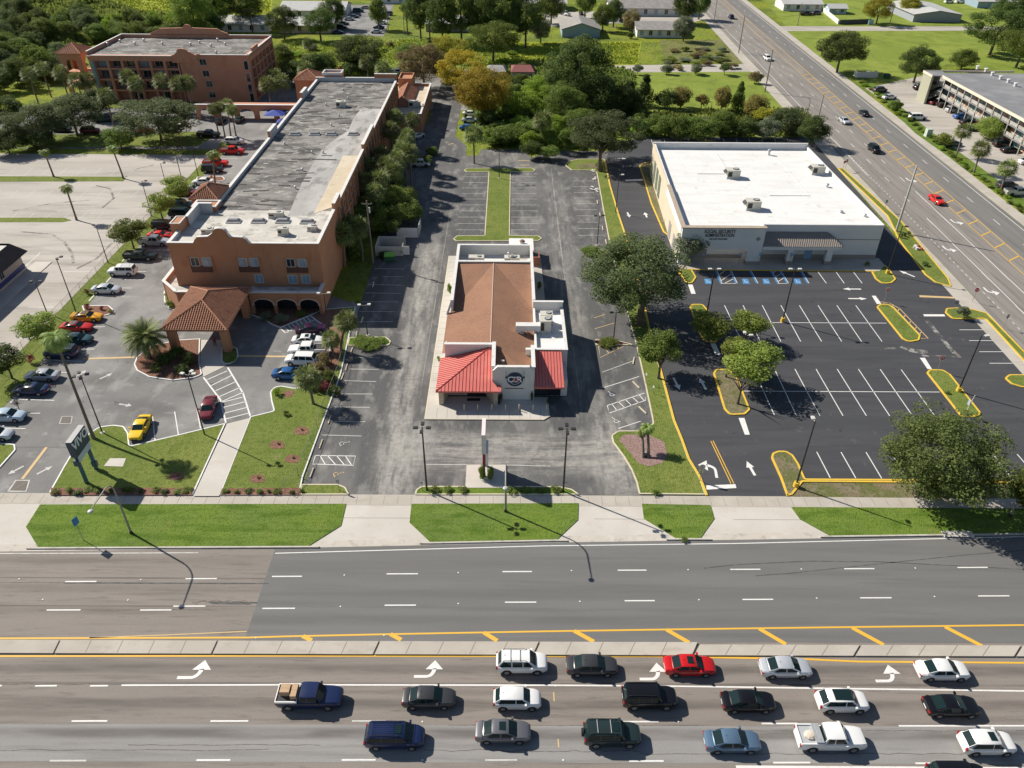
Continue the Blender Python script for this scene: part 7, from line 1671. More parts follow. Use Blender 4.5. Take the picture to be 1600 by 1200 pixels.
# ---- shrubs, hedges and planting
for i, (x, y, w, h, k, lab) in enumerate(((431,611,14,1.2,'bright','bright round shrub in the lawn corner by the blue sedan'),(447,645,12,.7,'mid','small dark shrub in a mulch ring on the right lawn'),(498,578,34,2.4,'olive','brownish shrub row beside the parked white cars'),(507,560,26,2.2,'olive','tall brown shrub beside the kerb arc'),(490,598,30,2.2,'grey','grey green shrub beside the white utility car'),(508,604,24,1.6,'redleaf','red leaved shrub at the fence below the round palm'),(514,588,26,2,'mid','green shrub at the fence above the red leaved shrub'),(522,610,22,1.6,'dark','dark shrub against the chain link fence'),
   (262,462,18,1.2,'hedge','clipped hedge around the podium corner'),(266,474,16,1.2,'hedge','lower end of the clipped podium hedge'),(415,494,22,1.5,'grey','grass like plant before the left arch'),(440,498,24,1.5,'grey','grass like plant before the middle arch'),(468,490,18,1.2,'mid','low shrub before the right arch'),(255,560,28,1.8,'dark','dark fan plant beside the date palm'),(275,552,30,2.2,'dark','large dark fan plant on the mulched island'),(295,560,26,1.8,'dark','third dark fan plant on the mulched island'),(283,575,26,1.6,'dark','low dark fan plant at the island kerb'),(245,575,24,1.5,'dark','small dark fan plant under the date palm'),(364,560,18,.9,'mid','ground plants around the canopy post'),
   (136,478,10,.9,'redleaf','dark red shrub at the left end of the mulch island'),(158,480,9,.9,'redleaf','dark red shrub at the middle of the mulch island'),(172,486,9,.6,'mid','green plant at the tip of the mulch island'),(48,560,14,1.4,'redleaf','dark red shrub on the grass strip below the feathery tree'),(135,455,12,1.2,'olive','brown shrub on the grass strip beside the pale silver sedan'),
   (753,738,14,2.4,'hedge','left clipped bush at the foot of the pylon sign'),(766,738,14,2.4,'hedge','right clipped bush at the foot of the pylon sign'),(925,391,44,1.0,'mid','leafy planter hedge above the huge oak'),(575,534,56,.8,'hedge','low hedge filling the round ended island'),(950,535,36,.7,'mid','low plants in the narrow planter below the huge oak'),(1014,667,26,.9,'palm','x'),(1505,488,22,2.2,'grey','feathery shrub on the street corner island'),(1447,412,12,.9,'dark','small dark shrub in the verge beside the side drive'),(1356,412,10,.9,'mid','small shrub at the office wall corner'),
   (1025,770,18,.6,'mid','creeping plant at the sidewalk edge of the dividing strip'),(1070,843,14,.35,'mid','weeds growing over the road kerb'),(600,398,22,1.2,'dark','dark plant before the bin enclosure'),(628,392,12,1.6,'light','yellow green bush at the enclosure corner'),(662,250,34,2,'mid','hedge by the parked silver estate car'),(675,236,26,1.8,'mid','bush at the kerbed end of the hotel flank'),(1480,612,10,.5,'mid','weeds on the right office island'),
   (702,450,8,2.0,'bright','tall climbing plant on the restaurant left wall'),(843,445,8,1.8,'mid','climbing plant on the restaurant right wall'),(686,560,8,1.2,'bright','bush at the left wall before the red roof'),(783,620,6,1.6,'dark','slim dark conifer left of the sign wall'),(831,620,6,1.6,'dark','slim dark conifer right of the sign wall'),(857,626,8,1.2,'dark','pot plant at the right porch corner'))):
    if k == 'palm': continue
    shrub(x, y, w, h, k, lab, z=.13)
palm((1013,716),(1012,668),1.25,'queen','small double stemmed palm in the pink mulch bed',H=3.4)
palm((1005,716),(1003,675),1.0,'queen','second smaller palm stem in the pink mulch bed',H=2.8)
for i, x in enumerate(range(88, 305, 17)): shrub(x+RND.uniform(-4,4), 766+RND.uniform(-2,2), RND.uniform(11,19), RND.uniform(.35,.6), ('hedge','mid','dark','hedge')[i*7%4], ORD[i]+' plant from the left in the low hedge before the left lawn', 'low hedge plants before the left lawn', z=.13)
for i, x in enumerate(range(350, 470, 17)): shrub(x+RND.uniform(-4,4), 767+RND.uniform(-2,2), RND.uniform(10,17), RND.uniform(.3,.5), ('mid','hedge','dark','hedge')[i*7%4], ORD[i]+' plant from the left in the low hedge before the right lawn', 'low hedge plants before the right lawn', z=.13)
sheet('mulch_bed', [(80,762),(303,762),(300,773.5),(78,773.5)], .156, MULCH, 0); sheet('mulch_bed', [(347,763),(470,762),(470,773),(343,773.5)], .157, MULCH, 0)
for i, x in enumerate((680,700,722,800,820,845,868)): shrub(x, 765, 20, .5, 'mid', ORD[i]+' low plant from the left in the strip before the restaurant lot', 'low plants before the restaurant lot', z=.13)
for i, y in enumerate((700,718,736)): pass
for i, (x, y) in enumerate(((433,694),(457,716),(402,747),(275,743),(471,672))):
    o = sheet('mulch_ring', [(x-13,y+3),(x-9,y-4),(x,y-6.5),(x+9,y-4),(x+13,y+3),(x+7,y+7),(x-7,y+7)], .15, MULCH, .5); shrub(x+1, y-2, 6, .35, 'olive', ['small shrub in the uppermost lawn mulch ring','small shrub in the mulch ring by the fence','small shrub in the mulch ring nearest the garden path','small shrub in the mulch ring on the left lawn','small shrub in the mulch ring by the round palm'][i], z=.13)
for i in range(34):
    a = i/33; x = 1345+a*250; y = 128+a*198; shrub(x+RND.uniform(-3,3), y+RND.uniform(-2,2), 13, RND.uniform(.6,1.3), RND.choice(('mid','bright','light','hedge')), ORD[i]+' shrub from the top in the motel verge' if i < 34 else None, 'shrubs of the motel verge')
sheet('motel_verge', [(1337,118),(1352,120),(1450,202),(1610,318),(1610,330),(1585,318),(1430,208)], .07, VERGE)
# grass tufts and field weeds: uncountable cover
def tufts(name, poly, n, h, s, m, seed):
    r = random.Random(seed); mb = MB(); P = GP(poly); xs = [p.x for p in P]; ys = [p.y for p in P]; k = 0
    while k < n:
        x, y = r.uniform(min(xs), max(xs)), r.uniform(min(ys), max(ys)); c = False
        for i in range(len(P)):
            a, b = P[i-1], P[i]
            if (a.y > y) != (b.y > y) and x < (b.x-a.x)*(y-a.y)/(b.y-a.y)+a.x: c = not c
        if not c: continue
        k += 1; hh = h*r.uniform(.5,1.3)*(1+.6*sin(x*.31+3*sin(y*.17))*sin(y*.23)); a = r.uniform(0, pi); w = s*r.uniform(.6,1.3); dx, dy = cos(a)*w, sin(a)*w; lx, ly = r.uniform(-.5,.5)*w, r.uniform(-.5,.5)*w
        mb.add([(x-dx,y-dy,0),(x+dx,y+dy,0),(x+dx*.6+lx,y+dy*.6+ly,hh),(x-dx*.6+lx,y-dy*.6+ly,hh)], [(0,1,2,3)])
    return struct(mb.build(name, m), 'stuff')
FIELDL = leafmat('field_weeds', (.22,.25,.035), (.36,.38,.055), .2); SCRUBL = leafmat('scrub_leaves', (.1,.14,.035), (.26,.29,.07))
tufts('meadow_weeds', [(800,68),(1000,68),(994,100),(800,100)], 7000, .4, .25, FIELDL, 31)
tufts('meadow_weeds', [(440,64),(640,62),(800,70),(790,108),(620,98),(560,128),(450,108)], 9000, .4, .28, FIELDL, 32)
tufts('meadow_weeds', [(20,-10),(300,-15),(425,-20),(418,48),(330,58),(190,25),(30,20)], 9000, .5, .4, FIELDL, 33)
tufts('woodland_scrub', [(-60,-40),(100,-10),(335,48),(330,62),(180,60),(110,80),(100,120),(-60,130)], 30000, 1.9, .7, SCRUBL, 34)
tufts('thicket_scrub', [(735,115),(900,92),(990,115),(1005,205),(870,233),(800,230),(745,218)], 16000, 1.3, .45, SCRUBL, 35)
tufts('hedge_scrub', [(1008,176),(1262,170),(1276,213),(1008,214)], 2600, .7, .35, SCRUBL, 36)
# ================================================================== STREET FURNITURE
POLEM = mat('dark_bronze_pole', (.03,.027,.025), .5); GALV = mat('galvanised_pole', (.3,.29,.27), .6, metallic=.3); LENS = mat('lamp_glass', (.7,.7,.68), .3); WOODP = mat('weathered_wood_pole', (.24,.2,.16), .9, [((.15,.12,.1), (4,4,.6), .45, .66, .8)], coords='obj')
CONCP = mat('concrete_pole', (.5,.48,.44), .85)
def head_box(m, x, y, z, a, L=.55, w=.19, arm=.45):
    m.tube([(x,y,z),(x+cos(a)*arm*.6,y+sin(a)*arm*.6,z+.02),(x+cos(a)*arm,y+sin(a)*arm,z+.05)], .03, 5)
    m.obox((x+cos(a)*(arm+L/2), y+sin(a)*(arm+L/2)), a, L/2, w, z-.02, z+.14)
def lamp(base, top, heads, label, kind='box', pad=None, H=None, r=.075, white=False, z0=.03):
    """parking lot lamp: pole plus box heads pointing along the given angles"""
    B = G(*base); H = H or vert_h(base, top); t = thing('lamp_post', label, 'lamp post', (B.x, B.y, z0))
    m = MB(); m.cyl((0,0,0), (0,0,H), r*1.25, r*.8, 8); m.build('pole', POLEM, t, 60)
    for a in heads:
        m = MB()
        if kind == 'flood':
            m.tube([(0,0,H-.05),(cos(a)*.35,sin(a)*.35,H+.0),(cos(a)*.55,sin(a)*.55,H+.08)], .03, 5); m.obox((cos(a)*.75, sin(a)*.75), a, .24, .2, H-.02, H+.16)
        else: head_box(m, 0, 0, H-.1, a)
        h = m.build('lamp_head', mat('white_lamp_head', (.6,.59,.56), .5) if white else POLEM, t)
        g = MB(); aa = .72 if kind != 'flood' else .75; g.obox((cos(a)*aa, sin(a)*aa), a, .17, .13, H-.15 if kind != 'flood' else H-.04, H-.12 if kind != 'flood' else H-.02); g.build('lens', LENS, h)
    if pad == 'yellow': m = MB(); m.cyl((0,0,0), (0,0,.75), .36, .33, 12); m.build('footing', YKERB, t, 50)
    elif pad: m = MB(); m.cyl((0,0,0), (0,0,.15), .3, .3, 10); m.build('footing', KERBC, t, 50)
    return t
lamp((667,767),(661,668),(0,pi,pi/2,-pi/2),'dark lamp post with cross heads at the front left of the restaurant lot',r=.1)
lamp((880,769),(888,670),(0,pi,pi/2,-pi/2),'dark lamp post with cross heads at the front right of the restaurant lot',r=.1)
lamp((160.5,677),(126,587),(.3,2.2,3.6,5.2),'dark lamp post with four floodlights beside the tall palm trunk','flood',pad='c')
lamp((320,680),(302,584),(.2,pi-.3,1.2),'dark lamp post with pale floodlights next to the maroon sedan','flood',white=True)
lamp((119,488),(87,403),(.3,-.9),'dark lamp post leaning over the pale lot from behind the amber coupe','flood')
lamp((169,411),(148,354),(2.6,),'dark lamp post on the grass strip behind the silver coupe row','flood')
lamp((74,490),(57,441),(2.9,.4),'short dark lamp post in the pale lot near the shop','flood')
lamp((237,338),(225,283),(.2,),'dark lamp post between the two yellow green trees of the grass strip','flood')
lamp((265,310),(248,256),(.3,),'tall dark lamp post left of the farther yellow green tree','flood')
lamp((283,276),(273,237),(.3,),'dark lamp post at the upper end of the grass strip','flood')
lamp((287,242),(274,195),(.4,),'pale lamp post beside the big oak','flood',white=True)
lamp((310,276),(301,232),(.3,),'thin dark lamp post near the slim palm behind the turret','flood')
lamp((518,541),(507,459),(pi,.2),'lamp post with white head at the end of the hotel arcade','flood',white=True)
lamp((574.6,525),(571,477),(.2,pi),'lamp post with pale head at the left edge of the restaurant lot','flood',white=True,pad='c')
lamp((780,279),(782.5,236),(.1,pi+.1),'dark double headed lamp post on the grass centre island',pad='c')
lamp((933,384),(936.6,337),(.2,pi),'dark lamp post at the planter hedge above the huge oak',pad='c')
lamp((958.5,532),(962,488),(.2,pi),'dark lamp post in the narrow planter below the huge oak',pad='c')
lamp((962,333),(969,273),(.1,),'dark lamp post on the grass strip left of the office drive',white=True)
lamp((1103,498),(1116,420),(0,pi),'dark double headed lamp post in the upper planted office island',white=True,r=.1)
lamp((1222.4,503),(1241.7,420),(0,pi),'dark double headed lamp post on a yellow drum among the marked bays','box','yellow',white=True,r=.1)
lamp((1386,428),(1412,354),(0,),'dark lamp post on a yellow drum at the right end of the office front','box','yellow',r=.1)
lamp((1497,612),(1533,524),(0,),'dark lamp post on a yellow drum in the long right office island','box','yellow',white=True,r=.1)
lamp((1243,761),(1271,658),(pi/2,),'dark lamp post on a yellow drum at the lower left of the office lot','box','yellow',white=True,r=.1)
lamp((1153,582),(1158,522),(0,pi/2),'dark lamp post rising between the yellow green office trees','box','yellow',white=True,r=.1)
lamp((1588,757),(1630,650),(0,),'dark lamp post on a yellow drum below the big spreading tree','box','yellow',r=.1,H=9.5)
lamp((1107,197),(1113,159),(pi,),'dark lamp post standing in the hedge behind the office')
def street_lamp(base, label, H=7.9, arm=4.4, ang=-pi/2, m_=None):
    B = G(*base); t = thing('street_lamp', label, 'street lamp', (B.x, B.y, .09)); ca, sa = cos(ang), sin(ang)
    m = MB(); path = [(0,0,0),(0,0,H*.4),(0,0,H*.8)]
    for k in range(1, 7): u = k/6; path.append((ca*arm*.32*(1-cos(u*pi/2)), sa*arm*.32*(1-cos(u*pi/2)), H*.8+H*.2*sin(u*pi/2)))
    path.append((ca*arm, sa*arm, H+.15)); m.tube(path, [.13,.11,.09]+[.07]*6+[.05], 8); m.build('pole', GALV if m_ is None else m_, t, 60)
    m = MB(); m.ball((ca*(arm+.25), sa*(arm+.25), H+.1), .3, .3, .11, 10, 6); h = m.build('lamp_head', mat('pale_lamp_housing', (.42,.42,.43), .4), t, 60)
    m = MB(); m.ball((ca*(arm+.25), sa*(arm+.25), H+.04), .2, .2, .1, 10, 6); m.build('lens', LENS, h, 60)
    m = MB(); m.cyl((0,0,-.05), (0,0,.35), .2, .16, 8); m.build('base_flange', POLEM, t)
street_lamp((205.6,834),'curved arm street lamp standing in the left verge')
street_lamp((790,800),'curved arm street lamp in the middle verge before the pylon sign')
street_lamp((1577,807),'curved arm street lamp in the right verge before the big tree')
street_lamp((1258,194),'street lamp at the corner behind the office', 7, 2.2, 2.6)
def utility(base, top, label, kit=True, H=None, r=.17, m_=None):
    B = G(*base); H = H or vert_h(base, top); t = thing('utility_pole', label, 'utility pole', (B.x, B.y, 0)); m = MB(); m.cyl((0,0,0), (0,0,H), r, r*.65, 8); m.build('pole', m_ or WOODP, t, 60)
    if kit:
        m = MB(); m.box(-.9, .9, -.05, .05, H-.7, H-.58); m.build('crossarm', WOODP, t); m = MB()
        for x in (-.8, 0, .8): m.cyl((x,0,H-.58), (x,0,H-.38), .05, .03, 6)
        m.build('insulator', CONCP, t); m = MB(); m.cyl((.28,0,H-2.2), (.28,0,H-1.3), .22, .22, 10); m.build('transformer', METAL, t)
    return t
utility((583,411),(573,312),'weathered wooden utility pole with transformer at the hotel corner palms',H=12)
utility((1400,362),(1436,257),'tall pale utility pole on the verge beside the office drive',m_=CONCP,kit=False,H=13.5,r=.24)
utility((1195,144),(1208.6,78),'utility pole at the street corner beyond the office lawn',kit=False,H=12.5,r=.2)
utility((1154,83),(1165,25),'utility pole farther up the far road',kit=False,H=12.5,r=.2)
utility((1279,184),(1287,147),'thin utility pole behind the street corner tree',kit=False,r=.14)
utility((1246,40),(1250,4),'utility pole on the lawn before the white bungalow',kit=False,r=.16)
utility((1390,38),(1397,6),'leaning utility pole beside the barn lawn',kit=False,r=.16)
utility((1115,38),(1118,-2),'utility pole near the top of the far road',kit=False,r=.16)
utility((607,52),(606,18),'thin pole at the right side of the distant lot',kit=False,r=.14)
utility((632,54),(634,14),'thin pole on the grass right of the distant lot',kit=False,r=.14)
# ---- hotel pylon sign: faces along the road
V0, V1 = G(136.6, 755.8), G(156, 734.6)
t = thing('pylon_sign', 'dark blue two posted VIVO sign standing in the left lawn', 'sign', (V0.x, V0.y, .1)); dy = V1.y-V0.y
SBL = mat('sign_dark_blue', (.018,.045,.085), .5, [((.03,.065,.11), .8, .45, .6, .7)]); SPOST = mat('sign_blue_post', (.02,.1,.16), .5)
for y in (0, dy+.1):
    m = MB(); m.box(-.16, .16, y-.16, y+.16, 0, 4.6); m.build('post', SPOST, t)
m = MB(); m.box(-.35, .35, -.35, dy+.55, 4.25, 6.5); cab = m.build('cabinet', SBL, t)
m = MB(); m.box(-.34, .34, -.34, dy+.54, 6.5, 6.53); m.build('cabinet_top', mat('sign_top_grey', (.42,.41,.4), .7), cab)
m = MB(); m.box(-.2, .2, -.05, dy+.55, 3.25, 4.22); rb = m.build('reader_panel', mat('pale_blue_reader_panel', (.5,.58,.66), .45), t)
for s, sx in ((1, .37), (-1, -.37)):
    lettering('lettering', 'VIVO', 1.1, (sx, dy/2+.1, 5.75), (0,s,0), (0,0,1), WLET, cab, bold=.035)
    lettering('lettering', 'RESORT', .3, (sx, dy/2+.1, 4.85), (0,s,0), (0,0,1), mat('sign_dull_green', (.16,.26,.27), .5), cab) if 0 else None
m = MB(); m.box(-.25, .25, -.55, -.2, 3.1, 3.9); m.build('flood_lamp', SBL, t); m = MB(); m.box(-.3, .3, dy-.05, dy+.35, .5, 1.3); m.build('meter_box', SBL, t)
# ---- restaurant pylon sign, edge on
S0 = G(757, 737); t = thing('pylon_sign', 'slim red and white pylon sign seen edge on before the restaurant', 'sign', (S0.x, S0.y, .1))
REDP = mat('sign_red_paint', (.35,.02,.05), .5); WCAB = mat('sign_white_cabinet', (.75,.73,.73), .4)
for y in (-1.0, 1.0): m = MB(); m.box(-.13, .13, y-.13, y+.13, 0, 6.7); m.build('post', REDP, t)
m = MB(); m.box(-.2, .2, -1.6, 1.6, 4.2, 6.9); cab = m.build('cabinet', WCAB, t); m = MB(); m.box(-.22, .22, -1.64, 1.64, 4.1, 4.2); m.box(-.22, .22, -1.64, 1.64, 6.9, 6.98); m.box(-.22, .22, -1.66, -1.6, 4.2, 6.9); m.build('cabinet_trim', mat('sign_pink_trim', (.75,.66,.67), .5), cab)
m = MB(); m.box(.24, .5, -1.3, 1.3, 2.0, 3.9); m.build('reader_board', WCAB, t); m = MB(); m.box(-.16, -.13, -1.1, 1.1, 1.0, 4.0); m.build('red_panel', REDP, t)
# ---- small traffic signs
SRED = mat('sign_face_red', (.6,.03,.04), .5); SWH = mat('sign_face_white', (.75,.75,.75), .5); SBLU = mat('sign_face_blue', (.05,.2,.5), .5); SGR = mat('sign_back_grey', (.35,.35,.36), .5)
def road_sign(base, label, ang, shape, faces=None, H=2.6, s=.38, post=GALV):
    B = G(*base); t = thing('road_sign', label, 'sign', (B.x, B.y, .12), ang); m = MB(); m.cyl((0,0,0), (0,0,H), .035, .035, 6); m.build('post', post, t)
    n = {'oct': 8, 'disc': 20, 'rect': 4}[shape]; k = sqrt(2) if n == 4 else 1
    P = [(s*k*cos(2*pi*(i+.5)/n)*(1 if shape != 'rect' else .72), -.05, H-s*.6+s*k*sin(2*pi*(i+.5)/n)) for i in range(n)]
    m = MB(); m.extrude(P, (0,.015,0)); pl = m.build('plate', faces or SRED, t)
    return t, pl, H-s*.6
def face_txt(pl, txt, h, z, mt_): lettering('lettering', txt, h, (0,-.066,z), (1,0,0), (0,0,1), mt_, pl)
for b, lab, a in (((1381,472),'red and white turn restriction sign at the upper end of the hatched office island',-.1),((1464,580),'red and white turn restriction sign at the head of the long right island',-.25)):
    t, pl, z = road_sign(b, lab, a, 'rect', SWH, s=.4, H=2.5); m = MB(); m.tube([(.3*cos(k*pi/10),-.075,z+.3*sin(k*pi/10)) for k in range(21)], .04, 5); m.build('red_ring', SRED, pl); m = MB(); m.tube([(-.2,-.07,z+.2),(.2,-.07,z-.2)], .035, 5); m.build('red_bar', SRED, pl); m = MB(); m.box(-.05,.05,-.068,-.06,z-.2,z+.12); m.build('black_arrow', BLACKM, pl)
t, pl, z = road_sign((1519,472), 'red stop sign seen face on at the street exit of the office lot', -.2, 'oct', SRED, H=2.5, s=.4); face_txt(pl, 'STOP', .26, z, SWH)
road_sign((1487,493), 'dark backed octagonal sign on the street corner island', pi-.3, 'oct', SGR, H=2.6, s=.4)
t, pl, z = road_sign((1093,752), 'grey backed octagonal sign at the office exit beside the turn arrow', pi, 'oct', mat('sign_back_pale', (.5,.47,.42), .6), H=2.4, s=.42)
m = MB(); m.box(-.3,.3,-.06,-.045,z-1.1,z-.5); m.build('plate', mat('sign_back_pale', (.5,.47,.42), .6), t)
for b, lab, k in (((1316,268),'red sign on the verge at the upper corner of the office',SRED),((1320,266),'dark backed sign beside the red sign at the office upper corner',SGR),((1567,514),'black backed lane sign on the sidewalk by the right stalls',SGR),((1381,331),'grey backed lane sign on the verge beside the office',SGR)):
    road_sign(b, lab, .3 if k == SRED else pi+.2, 'rect' if k == SGR else 'oct', k, H=2.4, s=.36)
tt, pl, z = road_sign((131,845), 'blue backed sign on a slim post in the left verge', 1.2, 'rect', SBLU, H=3.2, s=.5)
for i, (b, nm) in enumerate((((1097,415),'first from the left'),((1153,415),'second from the left'),((1185,415),'third from the left'),((1233,415),'fourth from the left'))):
    t, pl, z = road_sign(b, nm+' of the blue accessible parking signs before the office', 0, 'rect', SBLU, H=2.3, s=.28); t['group'] = 'accessible parking signs'; m = MB(); m.box(-.1,.1,-.062,-.055,z-.12,z+.12); m.build('symbol', SWH, pl)
t, pl, z = road_sign((1008.5,600), 'small white bay sign on the dividing strip beside the angled bays', -.9, 'rect', SWH, H=1.7, s=.2); t, pl, z = road_sign((1020,616), 'white bay sign on the dividing strip by the striped bay', -.9, 'rect', SWH, H=1.3, s=.2)
t, pl, z = road_sign((530,767), 'small dark sign at the corner planting of the restaurant entrance', 0, 'rect', SGR, H=1.6, s=.28)
road_sign((660,768), 'short dark post sign beside the front left lamp post', 0, 'rect', SGR, H=1.4, s=.2); road_sign((884,767), 'short dark post sign beside the front right lamp post', 0, 'rect', SGR, H=1.4, s=.2)
# ---- bollards before the restaurant
BOL = mat('cream_bollard', (.66,.58,.38), .6)
for i, x in enumerate((-5.85,-4.0,-2.1,-.25,1.6,3.5,5.35)):
    t = thing('bollard', ORD[i]+' from the left of the cream bollards before the restaurant', 'bollard', (x, 82.9, .17), 0, 'bollards before the restaurant'); m = MB(); m.cyl((0,0,0), (0,0,.95), .075, .075, 10); m.build('post', BOL, t, 50); m = MB(); m.ball((0,0,.95), .075, .075, .04, 10, 4); m.build('cap', BOL, t, 60)
# ---- wheel stops
STOP = mat('yellowed_wheel_stop', (.6,.52,.38), .85, [((.4,.36,.3), 3., .5, .7, .7)])
def wheel_stop(a, b, label, group):
    A, B = G(*a), G(*b); c = (A+B)/2; d = B-A; L = min(2.0, max(1.5, d.length)); t = MB(); t.extrude([(-L/2,-.09,0),(-L/2,.09,0),(-L/2,.06,.13),(-L/2,-.06,.13)], (L,0,0)); o = t.build('wheel_stop', STOP); o.location = (c.x, c.y, .05); o.rotation_euler = (0,0,math.atan2(d.y,d.x)); tag(o, label, 'wheel stop', group)
for i, (a, b) in enumerate((((584,441),(582,449)),((567,496),(564,505)),((558,519),(556,528)),((551,544),(547.5,554)),((543,569),(540,580)),((537,584),(533,595)),((530.6,608),(526,620)),((517,650),(513,663)),((504,688),(499,702)),((490,732),(484.5,747)))): wheel_stop(a, b, ORD[i]+' from the back of the concrete wheel stops along the left fence', 'wheel stops along the left fence')
for i, (a, b) in enumerate((((933,313),(934,320)),((937,332),(938,340)),((941,353),(942.5,362)),((946,374),(948,383)),((991,559),(989,570)),((988.5,597),(999,607)),((998,636),(1009.6,647)))): wheel_stop(a, b, ORD[i]+' from the back of the wheel stops beside the dividing strip', 'wheel stops beside the dividing strip')
# ---- roof machinery
def rooftop_unit(p, w, d, h, label, group=None, hood=True):
    t = thing('air_conditioner', label, 'air conditioner', p, 0, group); m = MB(); m.box(-w/2-.1, w/2+.1, -d/2-.1, d/2+.1, 0, .25); m.build('curb', METAL, t)
    m = MB(); m.box(-w/2, w/2, -d/2, d/2, .25, h); m.box(-w/2-.04, w/2+.04, -d/2-.04, d/2+.04, h, h+.06); m.build('housing', ACPAINT, t)
    m = MB(); m.box(-w*.44, -w*.12, -d/2-.02, -d/2, .45, h-.25); m.build('intake_grille', BLACKM, t)
    if hood: m = MB(); m.extrude([(-w/2,-d*.4,h-.1),(-w/2,d*.4,h-.1),(-w/2-.5,d*.4,h-.55),(-w/2-.5,-d*.4,h-.55)], (0,0,-.1)); m.build('hood', BLACKM, t)
    m = MB(); m.cyl((w*.2,0,h+.06), (w*.2,0,h+.16), d*.3, d*.3, 12); f = m.build('fan_housing', BLACKM, t, 40); m = MB(); m.cyl((w*.2,0,h+.16), (w*.2,0,h+.175), d*.24, d*.24, 12); m.build('fan_guard', METAL, f); return t
for px, py, lab in ((1144,276,'rooftop air conditioner at the back left of the office roof'),(1276,270,'rooftop air conditioner at the back right of the office roof'),(1175,325,'rooftop air conditioner nearest the office lettering')):
    p = G(px, py, 6.3); rooftop_unit((p.x, p.y, 6.18), 2.7, 2.0, 1.7, lab, 'air conditioners on the office roof')
for px, py, lab, h in ((1201,242,'small exhaust fan against the rear office parapet',1.3),(1292,292,'small white vent pipes right of the office roof units',.7),(1314,332,'low roof vent near the right front corner of the office roof',.4),(1351,338,'small roof vent at the right front corner of the office roof',.5)):
    p = G(px, py, 6.2); t = thing('roof_vent', lab, 'roof vent', (p.x, p.y, 6.18)); m = MB(); m.cyl((0,0,0), (0,0,h*.7), .3, .26, 9); m.build('stack', METAL, t, 50); m = MB(); m.cyl((0,0,h*.7), (0,0,h), .42, .3, 9); m.build('cowl', METAL, t, 50)
p = G(842, 520, 4.4); rooftop_unit((5.6, 97.9, 3.75), 1.6, 1.6, 2.0, 'nearer grey roof unit on the white annex of the restaurant', 'units on the annex roof', False); rooftop_unit((5.8, 99.9, 3.75), 1.8, 1.3, 1.8, 'farther grey roof unit on the white annex of the restaurant', 'units on the annex roof', False)
t = thing('exhaust_duct', 'white sheet metal duct reaching from the annex unit over the brown shingles', 'duct', (3.1, 97.2, 3.75)); m = MB(); m.box(-1.9, 1.7, -.55, .55, .6, 1.5); m.extrude([(-1.9,-.55,.6),(-1.9,.55,.6),(-1.3,.55,.1),(-1.3,-.55,.1)], (.6,0,0)); m.build('duct', CAP, t); m = MB()
for x in (-.2, 1.3): m.box(x-.04, x+.04, -.5, .5, 0, .6)
m.build('duct_support', METAL, t)
for px, py, lab in ((744,407,'left rooftop unit behind the rear parapet of the restaurant'),(800,407,'right rooftop unit behind the rear parapet of the restaurant')): p = G(px, py, 4.2); rooftop_unit((p.x, 121.2, 3.42), 2.6, 1.2, 1.1, lab, 'units behind the rear parapet', False)
t = thing('vent_pipe', 'tall white double flue on the rear roof of the restaurant', 'flue', (.1, 121, 3.42)); m = MB(); m.cyl((0,0,0),(0,0,1.9),.16,.16,8); m.cyl((.55,0,0),(.55,0,1.7),.2,.2,8); m.build('pipe', METAL, t, 50); m = MB(); m.ball((0,0,1.95),.25,.25,.14); m.build('cowl', METAL, t, 60)
t = thing('roof_fan', 'small rusty exhaust fan on the cold store roof', 'fan', (2.6, 130.4, 2.72)); m = MB(); m.cyl((0,0,0),(0,0,.5),.5,.4,10); m.build('base', METAL, t, 50); m = MB(); m.cyl((0,0,.5),(0,0,.75),.55,.3,10); m.build('cowl', mat('rusty_metal', (.2,.1,.07), .8), t, 50)
t = thing('roof_spotlight', 'little white spotlight on the brown shingles behind the sign wall', 'spotlight', (-.7, 88.6, 4.2)); m = MB(); m.cyl((0,0,-.3),(0,0,.25),.04,.04,6); m.build('stalk', METAL, t); m = MB(); m.cyl((-.2,0,.3),(.25,-.1,.25),.13,.16,8); m.build('lamp_head', CAP, t, 50)
for px, py, w, d, h, lab in ((533,165,2.2,1.4,1.3,'cluster of grey condensers on the middle of the hotel roof'),(432,337,2.4,1.2,1.0,'rusty condenser on the front part of the hotel roof'),(443,364,1.6,1.0,1.2,'skeletal metal frame unit near the hotel front gable'),(488,357,1.4,1.2,.8,'small roof unit near the right front corner of the hotel'),(325,362,1.8,1.2,.9,'white roof unit behind the hotel front gable')):
    p = G(px, py, 10.8); rooftop_unit((p.x, p.y, 10.5), w, d, h, lab, 'roof units of the hotel', False)
p = G(648, 170, 5.2); rooftop_unit((-25.5, 212.5, 4.65), 3.2, 1.6, 1.5, 'beige roof unit on the rear wing of the hotel', None, False)
for px, py, lab in ((1527,108,'vent row on the motel roof, farthest'),(1540,112,'vent row on the motel roof, second'),(1550,118,'vent row on the motel roof, third'),(1563,124,'vent row on the motel roof, fourth'),(1575,129,'vent row on the motel roof, fifth'),(1586,135,'vent row on the motel roof, nearest')):
    p = G(px, py, 8.3); t = thing('roof_vent', lab, 'roof vent', (p.x, p.y, 8.3), 0, 'vents on the motel roof'); m = MB(); m.cyl((0,0,0),(0,0,.8),.45,.4,8); m.build('stack', CAP, t, 50); m = MB(); m.cyl((0,0,.8),(0,0,1.0),.6,.5,8); m.build('cowl', CAP, t, 50)
